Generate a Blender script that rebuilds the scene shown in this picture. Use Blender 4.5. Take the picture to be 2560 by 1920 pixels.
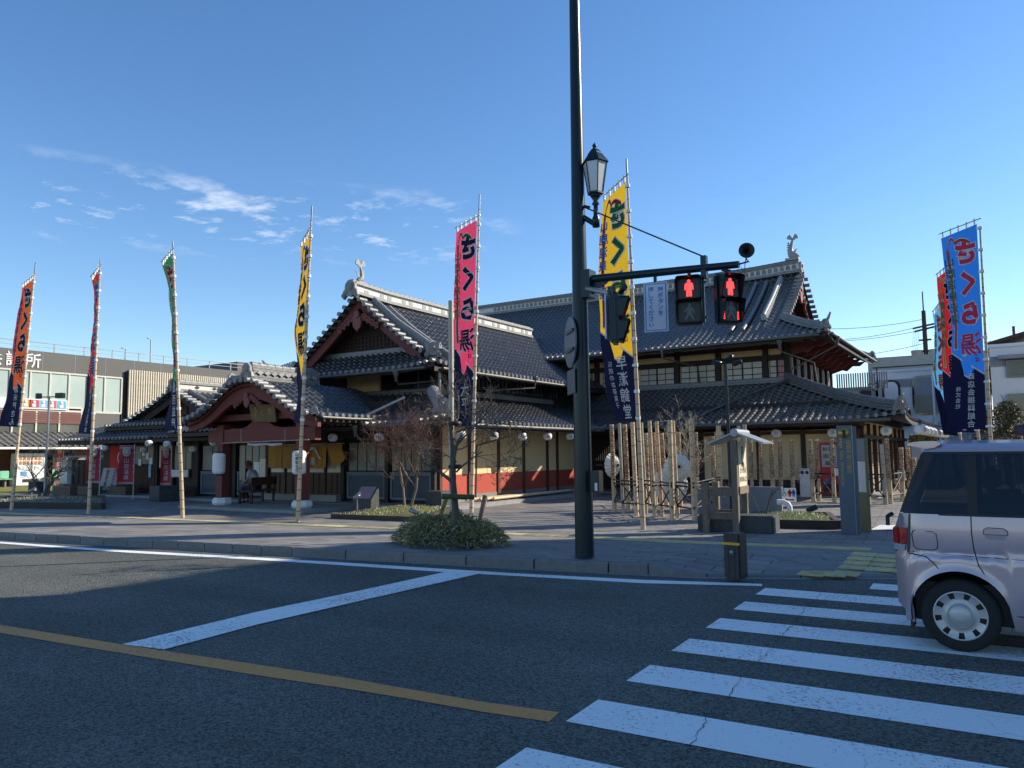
import bpy, bmesh, math, random
from mathutils import Vector, Matrix
random.seed(7)
R_ = math.radians
sc = bpy.context.scene
COL = sc.collection
for o in list(bpy.data.objects): bpy.data.objects.remove(o)

# ------------------------------------------------------------------ camera
# world: x runs along the bathhouse front to the right, y away from the road, z up (metres)
FPX, EYE = 1929.0, 1.53
_p, _r, _y = math.atan(175 / FPX), math.atan(.0105), R_(32.7)
_F0 = Vector((-math.sin(_y), math.cos(_y), 0)); _R0 = Vector((math.cos(_y), math.sin(_y), 0)); _U0 = Vector((0, 0, 1))
_F = _F0 * math.cos(_p) + _U0 * math.sin(_p); _Uq = -_F0 * math.sin(_p) + _U0 * math.cos(_p)
_R = _R0 * math.cos(_r) - _Uq * math.sin(_r); _U = _Uq * math.cos(_r) + _R0 * math.sin(_r)
cam_d = bpy.data.cameras.new('camera'); cam = bpy.data.objects.new('camera', cam_d); COL.objects.link(cam)
cam_d.sensor_width = 36; cam_d.lens = FPX / 2560 * 36; cam_d.clip_end = 3000; cam_d.clip_start = .05
cam.matrix_world = Matrix(((_R.x, _U.x, -_F.x, 0), (_R.y, _U.y, -_F.y, 0), (_R.z, _U.z, -_F.z, EYE), (0, 0, 0, 1)))
sc.camera = cam
C0 = Vector((0, 0, EYE))
def ray(px, py): return _F * FPX + _R * (px - 1280) - _U * (py - 960)
def G(px, py, z=0.0):           # survey: point of the photo on a horizontal plane
    d = ray(px, py); return C0 + d * ((z - EYE) / d.z)
def AY(px, py, y):              # ... on a plane of constant y
    d = ray(px, py); return C0 + d * (y / d.y)
def AX(px, py, x):
    d = ray(px, py); return C0 + d * (x / d.x)
def AD(px, py, xy):             # ... at the horizontal distance of a known point
    d = ray(px, py); return C0 + d * (math.hypot(xy[0], xy[1]) / math.hypot(d.x, d.y))

# ------------------------------------------------------------------ light
SUN_AZ, SUN_EL = R_(48), R_(29.3)
S = Vector((math.cos(SUN_AZ) * math.cos(SUN_EL), math.sin(SUN_AZ) * math.cos(SUN_EL), math.sin(SUN_EL)))
W = bpy.data.worlds.new('World'); sc.world = W; W.use_nodes = True
nt = W.node_tree; nt.nodes.clear()
out = nt.nodes.new('ShaderNodeOutputWorld'); bg = nt.nodes.new('ShaderNodeBackground'); sky = nt.nodes.new('ShaderNodeTexSky')
sky.sky_type = 'NISHITA'; sky.sun_disc = False; sky.sun_elevation = SUN_EL; sky.sun_rotation = R_(90) - SUN_AZ
sky.altitude = 50; sky.air_density = 1.0; sky.dust_density = .1; sky.ozone_density = 2.4
bg.inputs['Strength'].default_value = .14
# thin cirrus: noise stretched on a high layer, kept to one stretch of the sky
geo = nt.nodes.new('ShaderNodeTexCoord'); sep = nt.nodes.new('ShaderNodeSeparateXYZ'); nt.links.new(geo.outputs['Generated'], sep.inputs[0])
def mth(op, a, b=None, clamp=False):
    n = nt.nodes.new('ShaderNodeMath'); n.operation = op; n.use_clamp = clamp
    for i, v in enumerate((a, b)):
        if v is None: continue
        if isinstance(v, (int, float)): n.inputs[i].default_value = v
        else: nt.links.new(v, n.inputs[i])
    return n.outputs[0]
zc = mth('MAXIMUM', sep.outputs[2], .03)
cx = mth('DIVIDE', sep.outputs[0], zc); cy = mth('DIVIDE', sep.outputs[1], zc)
cmb = nt.nodes.new('ShaderNodeCombineXYZ'); nt.links.new(cx, cmb.inputs[0]); nt.links.new(cy, cmb.inputs[1])
nz = nt.nodes.new('ShaderNodeTexNoise'); nz.inputs['Scale'].default_value = 3.4; nz.inputs['Detail'].default_value = 9; nz.inputs['Roughness'].default_value = .62
nt.links.new(cmb.outputs[0], nz.inputs['Vector'])
ramp = nt.nodes.new('ShaderNodeMapRange'); ramp.inputs['From Min'].default_value = .53; ramp.inputs['From Max'].default_value = .70
nt.links.new(nz.outputs['Fac'], ramp.inputs['Value'])
# elevation band and azimuth window (about 8 to 17 degrees up, left of the street)
el_lo = mth('MULTIPLY', mth('SUBTRACT', sep.outputs[2], .235), 30, True)
el_hi = mth('MULTIPLY', mth('SUBTRACT', .335, sep.outputs[2]), 30, True)
azw = mth('MULTIPLY', mth('SUBTRACT', mth('MULTIPLY', sep.outputs[0], -1), .50), 9, True)
msk = mth('MULTIPLY', mth('MULTIPLY', mth('MULTIPLY', ramp.outputs[0], el_lo), el_hi), azw)
msk = mth('MULTIPLY', msk, .75)
mix = nt.nodes.new('ShaderNodeMixRGB'); mix.inputs[2].default_value = (5.6, 5.9, 6.4, 1)
nt.links.new(msk, mix.inputs[0]); nt.links.new(sky.outputs[0], mix.inputs[1])
hsv = nt.nodes.new('ShaderNodeHueSaturation'); hsv.inputs['Saturation'].default_value = 1.2; hsv.inputs['Hue'].default_value = .504
nt.links.new(mix.outputs[0], hsv.inputs['Color']); nt.links.new(hsv.outputs[0], bg.inputs['Color']); nt.links.new(bg.outputs[0], out.inputs[0])
sun_d = bpy.data.lights.new('sun', 'SUN'); sun = bpy.data.objects.new('sun', sun_d); COL.objects.link(sun)
sun_d.energy = 5.0; sun_d.angle = R_(.53); sun_d.color = (1, .91, .77)
sun.rotation_euler = S.to_track_quat('Z', 'Y').to_euler(); sun.location = (30, 30, 40)
sc.view_settings.view_transform = 'Standard'; sc.view_settings.look = 'None'; sc.view_settings.exposure = 0.47; sc.view_settings.gamma = 1
sc.view_settings.use_curve_mapping = False
sc.cycles.max_bounces = 6; sc.cycles.use_denoising = True; sc.cycles.transparent_max_bounces = 12

# ------------------------------------------------------------------ helpers
class MB:
    """collects shapes, builds ONE mesh object"""
    def __init__(s): s.v = []; s.f = []; s.sm = []; s.mi = []; s.cm = 0
    def add(s, vs, fs, smooth=False):
        b = len(s.v); s.v += [tuple(p) for p in vs]
        for f in fs: s.f.append([b + i for i in f]); s.sm.append(smooth); s.mi.append(s.cm)
        return s
    def box(s, c, d, rz=0, rot=None):
        hx, hy, hz = d[0] / 2, d[1] / 2, d[2] / 2
        m = rot if rot is not None else Matrix.Rotation(rz, 3, 'Z')
        c = Vector(c)
        vs = [c + m @ Vector((x * hx, y * hy, z * hz)) for x in (-1, 1) for y in (-1, 1) for z in (-1, 1)]
        return s.add(vs, [(0, 1, 3, 2), (4, 6, 7, 5), (0, 4, 5, 1), (2, 3, 7, 6), (0, 2, 6, 4), (1, 5, 7, 3)])
    def bb(s, x0, y0, z0, x1, y1, z1):
        return s.box(((x0 + x1) / 2, (y0 + y1) / 2, (z0 + z1) / 2), (abs(x1 - x0), abs(y1 - y0), abs(z1 - z0)))
    def bar(s, a, b, w, h=None, up=(0, 0, 1)):        # rectangular bar between two points
        a = Vector(a); b = Vector(b); h = h or w; d = (b - a); L = d.length
        if L < 1e-6: return s
        d.normalize(); u = Vector(up)
        if abs(d.dot(u)) > .98: u = Vector((0, 1, 0))
        x = d.cross(u).normalized(); z = x.cross(d)
        return s.box((a + b) / 2, (w, L, h), rot=Matrix((x, d, z)).transposed())
    def tube(s, a, b, r0, r1=None, n=10, caps=True): return s.path([a, b], [r0, r0 if r1 is None else r1], n, caps)
    def path(s, pts, rs, n=8, caps=True):
        pts = [Vector(p) for p in pts]
        if isinstance(rs, (int, float)): rs = [rs] * len(pts)
        rings = []; ref = None
        for i, p in enumerate(pts):
            t = (pts[min(i + 1, len(pts) - 1)] - pts[max(i - 1, 0)]).normalized()
            if ref is None:
                ref = Vector((1, 0, 0)) if abs(t.x) < .9 else Vector((0, 1, 0))
            x = (ref - t * ref.dot(t)).normalized(); y = t.cross(x); ref = x
            rings.append([p + (x * math.cos(k * 2 * math.pi / n) + y * math.sin(k * 2 * math.pi / n)) * rs[i] for k in range(n)])
        vs = [q for r in rings for q in r]
        fs = [(i * n + k, i * n + (k + 1) % n, (i + 1) * n + (k + 1) % n, (i + 1) * n + k) for i in range(len(pts) - 1) for k in range(n)]
        s.add(vs, fs, True)
        if caps:
            b = len(s.v); s.v += [tuple(q) for q in rings[0]] + [tuple(q) for q in rings[-1]]
            s.f.append([b + k for k in range(n)][::-1]); s.f.append([b + n + k for k in range(n)]); s.sm += [False, False]; s.mi += [s.cm, s.cm]
        return s
    def lathe(s, prof, c=(0, 0, 0), n=16, axis=None, smooth=True):   # prof: (r, z)
        c = Vector(c); m = axis or Matrix.Identity(3)
        vs = [c + m @ Vector((r * math.cos(k * 2 * math.pi / n), r * math.sin(k * 2 * math.pi / n), z)) for r, z in prof for k in range(n)]
        fs = [(i * n + k, i * n + (k + 1) % n, (i + 1) * n + (k + 1) % n, (i + 1) * n + k) for i in range(len(prof) - 1) for k in range(n)]
        return s.add(vs, fs, smooth)
    def prism(s, poly, o, ex, ey, en, th):          # polygon in plane (ex,ey) at o, extruded along en
        o, ex, ey, en = Vector(o), Vector(ex), Vector(ey), Vector(en); n = len(poly)
        a = [o + ex * x + ey * y for x, y in poly]; b = [p + en * th for p in a]
        s.add(a + b, [tuple(range(n))[::-1], tuple(range(n, 2 * n))] + [(i, (i + 1) % n, n + (i + 1) % n, n + i) for i in range(n)])
        return s
    def strip(s, A, B, smooth=True):                 # skin between two polylines
        n = len(A); return s.add(list(A) + list(B), [(i, i + 1, n + i + 1, n + i) for i in range(n - 1)], smooth)
    def build(s, name, mat, parent=None, local=False, bevel=0):
        me = bpy.data.meshes.new(name)
        off = Vector((0, 0, 0))
        if parent is not None and not local: off = PL.get(parent.name, Vector((0, 0, 0)))
        me.from_pydata([(p[0] - off.x, p[1] - off.y, p[2] - off.z) for p in s.v], [], s.f)
        me.polygons.foreach_set('use_smooth', s.sm)
        mats = mat if isinstance(mat, (list, tuple)) else [mat]
        for m in mats: me.materials.append(m)
        if len(mats) > 1: me.polygons.foreach_set('material_index', s.mi)
        me.update()
        if bevel:
            bm = bmesh.new(); bm.from_mesh(me); bmesh.ops.remove_doubles(bm, verts=bm.verts, dist=1e-5)
            bmesh.ops.recalc_face_normals(bm, faces=bm.faces)
            ed = [e for e in bm.edges if len(e.link_faces) == 2 and e.calc_face_angle(0) > .6]
            bmesh.ops.bevel(bm, geom=ed, offset=bevel, segments=2, affect='EDGES', clamp_overlap=True); bm.to_mesh(me); bm.free()
        o = bpy.data.objects.new(name, me); COL.objects.link(o)
        if parent is not None: o.parent = parent
        PL[o.name] = off if parent is not None else Vector((0, 0, 0))
        return o
PL = {}     # world offset carried by each parent, so that parts can be written in world coordinates
def tag(o, label=None, cat=None, group=None, kind=None):
    if label: o['label'] = label
    if cat: o['category'] = cat
    if group: o['group'] = group
    if kind: o['kind'] = kind
    return o
def thing(name, label, cat, loc=(0, 0, 0), rz=0, group=None):
    o = bpy.data.objects.new(name, None); COL.objects.link(o); o.location = loc; o.rotation_euler = (0, 0, rz); o.empty_display_size = .2
    PL[o.name] = Vector(loc); return tag(o, label, cat, group)
def copy_tree(o, parent=None):
    c = o.copy(); COL.objects.link(c)
    if parent is not None: c.parent = parent
    for ch in list(o.children): copy_tree(ch, c)
    return c
def inst(me, name, parent, m):                 # another object on shared mesh data
    o = bpy.data.objects.new(name, me); COL.objects.link(o); o.parent = parent
    off = PL.get(parent.name, Vector((0, 0, 0))) if parent else Vector((0, 0, 0))
    o.matrix_basis = Matrix.Translation(-off) @ m
    return o
def mesh_of(mb, name, mat, bevel=0):
    o = mb.build(name, mat, bevel=bevel); me = o.data; bpy.data.objects.remove(o); return me
def bez(a, b, c, n=8): return [tuple((1 - t) ** 2 * a[i] + 2 * t * (1 - t) * b[i] + t * t * c[i] for i in range(len(a))) for t in [k / n for k in range(n + 1)]]

# ------------------------------------------------------------------ materials
def nodes(m): m.use_nodes = True; return m.node_tree, m.node_tree.nodes['Principled BSDF']
def mat(name, col, rough=.7, metal=0, var=.12, scale=4.0, bump=.0, bscale=30.0, spec=.5, emit=None, es=1, coat=0, alpha=1, detail=6, stretch=None):
    m = bpy.data.materials.new(name); t, p = nodes(m); L = t.links
    p.inputs['Roughness'].default_value = rough; p.inputs['Metallic'].default_value = metal; p.inputs['Specular IOR Level'].default_value = spec
    if coat: p.inputs['Coat Weight'].default_value = coat; p.inputs['Coat Roughness'].default_value = .05
    tc = t.nodes.new('ShaderNodeTexCoord'); src = tc.outputs['Object']
    if stretch:
        mp = t.nodes.new('ShaderNodeMapping'); mp.inputs['Scale'].default_value = stretch; L.new(src, mp.inputs[0]); src = mp.outputs[0]
    n = t.nodes.new('ShaderNodeTexNoise'); n.inputs['Scale'].default_value = scale; n.inputs['Detail'].default_value = detail; n.inputs['Roughness'].default_value = .65; L.new(src, n.inputs['Vector'])
    r = t.nodes.new('ShaderNodeMapRange'); r.inputs['From Min'].default_value = .25; r.inputs['From Max'].default_value = .75; r.inputs['To Min'].default_value = 1 - var; r.inputs['To Max'].default_value = 1 + var
    L.new(n.outputs['Fac'], r.inputs['Value'])
    oi = t.nodes.new('ShaderNodeObjectInfo'); rr = t.nodes.new('ShaderNodeMapRange'); rr.inputs['To Min'].default_value = 1 - var * .5; rr.inputs['To Max'].default_value = 1 + var * .5
    L.new(oi.outputs['Random'], rr.inputs['Value'])
    mu = t.nodes.new('ShaderNodeMath'); mu.operation = 'MULTIPLY'; L.new(r.outputs[0], mu.inputs[0]); L.new(rr.outputs[0], mu.inputs[1])
    vm = t.nodes.new('ShaderNodeVectorMath'); vm.operation = 'SCALE'; vm.inputs[0].default_value = col[:3]; L.new(mu.outputs[0], vm.inputs['Scale']); L.new(vm.outputs[0], p.inputs['Base Color'])
    if bump:
        b = t.nodes.new('ShaderNodeBump'); b.inputs['Strength'].default_value = bump; b.inputs['Distance'].default_value = .02
        n2 = t.nodes.new('ShaderNodeTexNoise'); n2.inputs['Scale'].default_value = bscale; n2.inputs['Detail'].default_value = 4; L.new(src, n2.inputs['Vector'])
        L.new(n2.outputs['Fac'], b.inputs['Height']); L.new(b.outputs[0], p.inputs['Normal'])
    if emit: p.inputs['Emission Color'].default_value = (*emit, 1); p.inputs['Emission Strength'].default_value = es
    if alpha < 1: p.inputs['Alpha'].default_value = alpha
    return m
def glass(name, col, rough=.08, spec=.8, var=.2, scale=.7, alpha=1): return mat(name, col, rough, 0, var, scale, spec=spec, alpha=alpha)
M = dict(
 tile=mat('roof_tile', (.068, .069, .071), .3, .2, .5, 9, .15, 60, spec=.6),
 tileend=mat('tile_end', (.21, .21, .205), .45, .1, .3, 12, .2, 60),
 noshi=mat('ridge_tile', (.2, .2, .195), .5, .1, .35, 7, .3, 40),
 shikkui=mat('white_plaster', (.68, .66, .6), .85, 0, .15, 5, .1, 20),
 orn=mat('ornament_clay', (.29, .285, .27), .55, .05, .3, 14, .3, 40),
 red=mat('red_timber', (.155, .032, .026), .65, 0, .2, 5, .15, 30, stretch=(1, 1, 6)),
 dark=mat('dark_timber', (.028, .019, .014), .7, 0, .3, 5, .2, 30, stretch=(1, 1, 5)),
 brown=mat('brown_timber', (.085, .038, .02), .7, 0, .25, 5, .2, 30, stretch=(5, 5, 1)),
 cream=mat('cream_plaster', (.78, .61, .34), .9, 0, .07, 2, .06, 40),
 vermil=mat('red_plaster', (.44, .075, .045), .85, 0, .1, 2.5, .06, 40),
 skirt=mat('stone_skirt', (.25, .24, .22), .85, 0, .15, 6, .2, 30),
 panel=mat('blue_slate_panel', (.035, .055, .085), .55, 0, .2, 3),
 panelfr=mat('panel_frame', (.12, .16, .2), .6, 0, .15, 5),
 frost=mat('frosted_glass', (.17, .165, .13), .35, 0, .25, .8, spec=.6),
 frostl=mat('cream_frosted_glass', (.48, .44, .34), .3, 0, .15, .6, spec=.6),
 darkg=mat('dark_window_glass', (.02, .024, .03), .06, 0, .2, 1, spec=.8),
 gutter=mat('gutter_metal', (.13, .125, .115), .5, .5, .15, 4),
 metal=mat('green_black_paint', (.008, .021, .027), .3, .0, .15, 3, spec=.32),
 metalg=mat('grey_steel', (.28, .3, .31), .4, .6, .2, 6),
 bamboo=mat('pale_bamboo', (.60, .44, .27), .5, 0, .25, 3, .1, 40, stretch=(1, 1, .4)),
 bamboog=mat('weathered_bamboo', (.40, .35, .27), .55, 0, .25, 3, .1, 40, stretch=(1, 1, .4)),
 node=mat('bamboo_node', (.20, .15, .09), .6, 0, .2, 5),
 hole=mat('dark_bore', (.16, .055, .03), .9, 0, .5, 9),
 tie=mat('white_cloth_tie', (.75, .75, .72), .8),
 white=mat('white_paint', (.72, .72, .7), .6, 0, .05),
 paper=mat('white_paper', (.78, .77, .74), .75, 0, .04, 6),
 black=mat('black_ink', (.012, .012, .014), .6),
 asph=None, stone=mat('dark_stone', (.05, .055, .055), .7, 0, .35, 9, .4, 20),
 concrete=mat('concrete', (.27, .27, .26), .85, 0, .15, 3, .2, 30),
 wood=mat('weathered_wood', (.17, .13, .095), .8, 0, .35, 4, .4, 25, stretch=(6, 6, 1)),
 woodt=mat('planter_timber', (.045, .035, .028), .8, 0, .3, 5, .3, 25),
 bark=mat('grey_bark', (.10, .085, .07), .9, 0, .35, 10, .6, 40),
 barkr=mat('reddish_twigs', (.17, .085, .06), .85, 0, .3, 10, .3, 40),
 barkm=mat('mossy_stake', (.085, .10, .035), .9, 0, .5, 5, .5, 30),
 moss=mat('moss_soil', (.13, .13, .03), .95, 0, .6, 4, .8, 18),
 grass=mat('lawn_grass', (.20, .19, .035), .95, 0, .35, 2, .6, 50),
 yellow=mat('tactile_yellow', (.55, .46, .23), .8, 0, .22, 7, .15, 40),
 rail=mat('dark_bamboo_rail', (.03, .017, .013), .6, 0, .3, 6),
)
# ------------------------------------------------------------------ ground, road, kerb, pavement
def road_mat(name, col, markings=False):
    m = bpy.data.materials.new(name); t, p = nodes(m); L = t.links; N = t.nodes.new
    tc = N('ShaderNodeTexCoord')
    v = N('ShaderNodeTexVoronoi'); v.inputs['Scale'].default_value = 75; L.new(tc.outputs['Object'], v.inputs['Vector'])
    n = N('ShaderNodeTexNoise'); n.inputs['Scale'].default_value = 160; n.inputs['Detail'].default_value = 5; L.new(tc.outputs['Object'], n.inputs['Vector'])
    b_ = N('ShaderNodeTexNoise'); b_.inputs['Scale'].default_value = .5; b_.inputs['Detail'].default_value = 5; L.new(tc.outputs['Object'], b_.inputs['Vector'])
    sepc = N('ShaderNodeSeparateColor'); L.new(v.outputs['Color'], sepc.inputs[0])
    a = N('ShaderNodeMapRange'); a.inputs['To Min'].default_value = .42; a.inputs['To Max'].default_value = 1.65; L.new(sepc.outputs[0], a.inputs['Value'])
    c = N('ShaderNodeMapRange'); c.inputs['From Min'].default_value = .3; c.inputs['From Max'].default_value = .7; c.inputs['To Min'].default_value = .82; c.inputs['To Max'].default_value = 1.15; L.new(b_.outputs['Fac'], c.inputs['Value'])
    e = N('ShaderNodeMapRange'); e.inputs['From Min'].default_value = .3; e.inputs['From Max'].default_value = .7; e.inputs['To Min'].default_value = .7; e.inputs['To Max'].default_value = 1.3; L.new(n.outputs['Fac'], e.inputs['Value'])
    mp = N('ShaderNodeMapping'); mp.inputs['Rotation'].default_value = (0, 0, R_(-4)); mp.inputs['Scale'].default_value = (.05, .75, 1); L.new(tc.outputs['Object'], mp.inputs[0])
    ln = N('ShaderNodeTexNoise'); ln.inputs['Scale'].default_value = 1; ln.inputs['Detail'].default_value = 5; L.new(mp.outputs[0], ln.inputs['Vector'])
    lr = N('ShaderNodeMapRange'); lr.inputs['From Min'].default_value = .35; lr.inputs['From Max'].default_value = .65; lr.inputs['To Min'].default_value = .84; lr.inputs['To Max'].default_value = 1.12; L.new(ln.outputs['Fac'], lr.inputs['Value'])
    m0 = N('ShaderNodeMath'); m0.operation = 'MULTIPLY'; L.new(lr.outputs[0], m0.inputs[0]); L.new(c.outputs[0], m0.inputs[1])
    m1 = N('ShaderNodeMath'); m1.operation = 'MULTIPLY'; L.new(a.outputs[0], m1.inputs[0]); L.new(m0.outputs[0], m1.inputs[1])
    m2 = N('ShaderNodeMath'); m2.operation = 'MULTIPLY'; L.new(m1.outputs[0], m2.inputs[0]); L.new(e.outputs[0], m2.inputs[1])
    vm = N('ShaderNodeVectorMath'); vm.operation = 'SCALE'; vm.inputs[0].default_value = col; L.new(m2.outputs[0], vm.inputs['Scale'])
    L.new(vm.outputs[0], p.inputs['Base Color']); p.inputs['Roughness'].default_value = .88; p.inputs['Specular IOR Level'].default_value = .3
    bp = N('ShaderNodeBump'); bp.inputs['Strength'].default_value = .9; bp.inputs['Distance'].default_value = .012; L.new(v.outputs['Distance'], bp.inputs['Height']); L.new(bp.outputs[0], p.inputs['Normal'])
    return m
M['asph'] = road_mat('asphalt', (.118, .122, .106))
def paint_mat(name, col, wear=.5):
    m = bpy.data.materials.new(name); t, p = nodes(m); L = t.links; N = t.nodes.new
    tc = N('ShaderNodeTexCoord')
    n = N('ShaderNodeTexNoise'); n.inputs['Scale'].default_value = 34; n.inputs['Detail'].default_value = 9; n.inputs['Roughness'].default_value = .75; L.new(tc.outputs['Object'], n.inputs['Vector'])
    n2 = N('ShaderNodeTexNoise'); n2.inputs['Scale'].default_value = 1.1; n2.inputs['Detail'].default_value = 4; L.new(tc.outputs['Object'], n2.inputs['Vector'])
    ad = N('ShaderNodeMath'); ad.operation = 'MULTIPLY_ADD'; ad.inputs[1].default_value = .35; L.new(n2.outputs['Fac'], ad.inputs[0]); L.new(n.outputs['Fac'], ad.inputs[2])
    r = N('ShaderNodeMapRange'); r.inputs['From Min'].default_value = .80 - .1 * wear; r.inputs['From Max'].default_value = .90 - .1 * wear; L.new(ad.outputs[0], r.inputs['Value'])
    v = N('ShaderNodeTexVoronoi'); v.feature = 'DISTANCE_TO_EDGE'; v.inputs['Scale'].default_value = .9; v.inputs['Randomness'].default_value = 1
    nd = N('ShaderNodeTexNoise'); nd.inputs['Scale'].default_value = 3; L.new(tc.outputs['Object'], nd.inputs['Vector'])
    va = N('ShaderNodeVectorMath'); va.operation = 'ADD'; L.new(tc.outputs['Object'], va.inputs[0]); L.new(nd.outputs['Color'], va.inputs[1]); L.new(va.outputs[0], v.inputs['Vector'])
    cr = N('ShaderNodeMapRange'); cr.inputs['From Min'].default_value = .003; cr.inputs['From Max'].default_value = .008; cr.inputs['To Min'].default_value = .3; cr.inputs['To Max'].default_value = 0; L.new(v.outputs['Distance'], cr.inputs['Value'])
    mx = N('ShaderNodeMath'); mx.operation = 'MAXIMUM'; L.new(r.outputs[0], mx.inputs[0]); L.new(cr.outputs[0], mx.inputs[1])
    mi = N('ShaderNodeMixRGB'); mi.inputs[1].default_value = (*col, 1); mi.inputs[2].default_value = (.10, .10, .10, 1); L.new(mx.outputs[0], mi.inputs[0])
    L.new(mi.outputs[0], p.inputs['Base Color']); p.inputs['Roughness'].default_value = .7
    bp = N('ShaderNodeBump'); bp.inputs['Strength'].default_value = .25; bp.inputs['Distance'].default_value = .004; L.new(n.outputs['Fac'], bp.inputs['Height']); L.new(bp.outputs[0], p.inputs['Normal'])
    return m
M['rpaint'] = paint_mat('road_paint_white', (.84, .85, .82), .7)
M['opaint'] = paint_mat('road_paint_orange', (.66, .28, .07), .7)
def paving_mat():
    m = bpy.data.materials.new('paving'); t, p = nodes(m); L = t.links; N = t.nodes.new
    tc = N('ShaderNodeTexCoord'); mp = N('ShaderNodeMapping'); mp.inputs['Rotation'].default_value = (0, 0, R_(-5)); L.new(tc.outputs['Object'], mp.inputs[0])
    br = N('ShaderNodeTexBrick'); br.inputs['Scale'].default_value = 1; br.inputs['Brick Width'].default_value = .6; br.inputs['Row Height'].default_value = .3; br.inputs['Mortar Size'].default_value = .010
    br.inputs['Color1'].default_value = (.18, .168, .152, 1); br.inputs['Color2'].default_value = (.25, .233, .21, 1); br.inputs['Mortar'].default_value = (.05, .05, .05, 1); L.new(mp.outputs[0], br.inputs['Vector'])
    n = N('ShaderNodeTexNoise'); n.inputs['Scale'].default_value = 1.3; n.inputs['Detail'].default_value = 8; L.new(tc.outputs['Object'], n.inputs['Vector'])
    r = N('ShaderNodeMapRange'); r.inputs['From Min'].default_value = .3; r.inputs['From Max'].default_value = .7; r.inputs['To Min'].default_value = .75; r.inputs['To Max'].default_value = 1.2; L.new(n.outputs['Fac'], r.inputs['Value'])
    vm = N('ShaderNodeVectorMath'); vm.operation = 'SCALE'; L.new(br.outputs['Color'], vm.inputs[0]); L.new(r.outputs[0], vm.inputs['Scale']); L.new(vm.outputs[0], p.inputs['Base Color'])
    p.inputs['Roughness'].default_value = .8
    bp = N('ShaderNodeBump'); bp.inputs['Strength'].default_value = .5; bp.inputs['Distance'].default_value = .01; L.new(br.outputs['Fac'], bp.inputs['Height']); bp.invert = True; L.new(bp.outputs[0], p.inputs['Normal'])
    return m
M['pave'] = paving_mat()
M['slab'] = mat('paving_slab', (.215, .20, .182), .8, 0, .22, 3, .25, 30)
M['kerb'] = mat('granite_kerb', (.17, .17, .165), .8, 0, .2, 14, .4, 60)

def sheet(name, pts, z, m, kind='structure', cat=None):
    mb = MB(); n = len(pts); mb.add([(p[0], p[1], z) for p in pts], [tuple(range(n))]); o = mb.build(name, m); return tag(o, kind=kind)
sheet('ground', [(-900, -900), (900, -900), (900, 900), (-900, 900)], -.12, mat('far_ground', (.16, .15, .13), .95, 0, .2, .2))
kp = [G(0, 1348), G(320, 1366), G(640, 1385), G(960, 1403), G(1280, 1421), G(1520, 1433), G(1640, 1439), G(1758, 1444), G(2000, 1446), G(2230, 1446)]
kp = [(p.x, p.y) for p in kp]
d0 = (Vector(kp[0]) - Vector(kp[2])).normalized(); pre = [tuple(Vector(kp[0]) + d0 * s) for s in (90, 50, 25, 10)]
d1 = Vector((1, .22)).normalized(); post = [tuple(Vector(kp[-1]) + d1 * s) for s in (3, 8, 25, 70)]
KL = pre + kp + post
def kx(x):
    for a, b in zip(KL, KL[1:]):
        if a[0] <= x <= b[0]: return a[1] + (b[1] - a[1]) * (x - a[0]) / (b[0] - a[0])
    return KL[-1][1]
mb = MB(); n = len(KL); mb.add([(x, y + .05, 0) for x, y in KL] + [(x, -60, 0) for x, y in KL], [(i, n + i, n + i + 1, i + 1) for i in range(n - 1)])
tag(mb.build('road', M['asph']), kind='structure')
# pavement and plaza: one sheet, falling slightly from the kerb to the bathhouse
def pz(x, dy):
    base = .13 if x < -3.9 else (.13 - .10 * min(1, (x + 3.9) / .7))
    if dy < .2: z = base
    elif dy < 1.6: z = base + (.12 - base) * (dy - .2) / 1.4
    elif dy < 5: z = .12 - .11 * (dy - 1.6) / 3.4
    else: z = .01
    return z
def gz(x, y): return pz(x, y - kx(x))
xs = sorted([-110, -70, -45] + [-32 + .7 * i for i in range(46)] + [-3.9, -3.72, -3.55, -3.38, -3.2] + [2, 6, 15, 40, 80])
ds_ = [.16, .9, 1.6, 2.4, 3.3, 4.2, 5, 12, 30, 90]
mb = MB(); vs = [(x, kx(x) + d, pz(x, d)) for x in xs for d in ds_]; k = len(ds_)
mb.add(vs, [(i * k + j, (i + 1) * k + j, (i + 1) * k + j + 1, i * k + j + 1) for i in range(len(xs) - 1) for j in range(k - 1)])
side = tag(mb.build('sidewalk', M['pave']), kind='structure'); PL[side.name] = Vector((0, 0, 0))
# kerb stones, one by one
kerb = tag(MB().bb(-90, kx(-90) + .0, -.1, -60, kx(-60) + .1, .05).build('kerb', M['kerb']), kind='structure')
x = -34.0
while x < 12:
    L = 1.0 if x > -9.5 else .6
    if x < -3.9 < x + L: L = -3.9 - x + 1e-4
    elif -3.9 <= x < -3.21: L = -3.2 - x
    x2 = x + L * .985; y1, y2 = kx(x), kx(x2)
    h = lambda q: .135 if q < -3.9 else (.135 - .10 * min(1, (q + 3.9) / .7))
    a, b = Vector((x + .004, y1, 0)), Vector((x2 - .004, y2, 0)); nn = Vector((-(b - a).y, (b - a).x, 0)).normalized()
    w = .15; ch = .02; mb = MB(); j = random.uniform(-.003, .003)
    sec = lambda p, hh: [p + Vector((0, 0, -.05)), p + Vector((0, 0, hh - ch + j)), p + nn * ch + Vector((0, 0, hh + j)), p + nn * w + Vector((0, 0, hh + j)), p + nn * w + Vector((0, 0, -.05))]
    mb.add(sec(a, h(x)) + sec(b, h(x2)), [(0, 5, 6, 1), (1, 6, 7, 2), (2, 7, 8, 3), (3, 8, 9, 4), (0, 1, 2, 3, 4), (9, 8, 7, 6, 5)])
    mb.build('kerb_stone', M['kerb'], kerb); x += L
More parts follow.
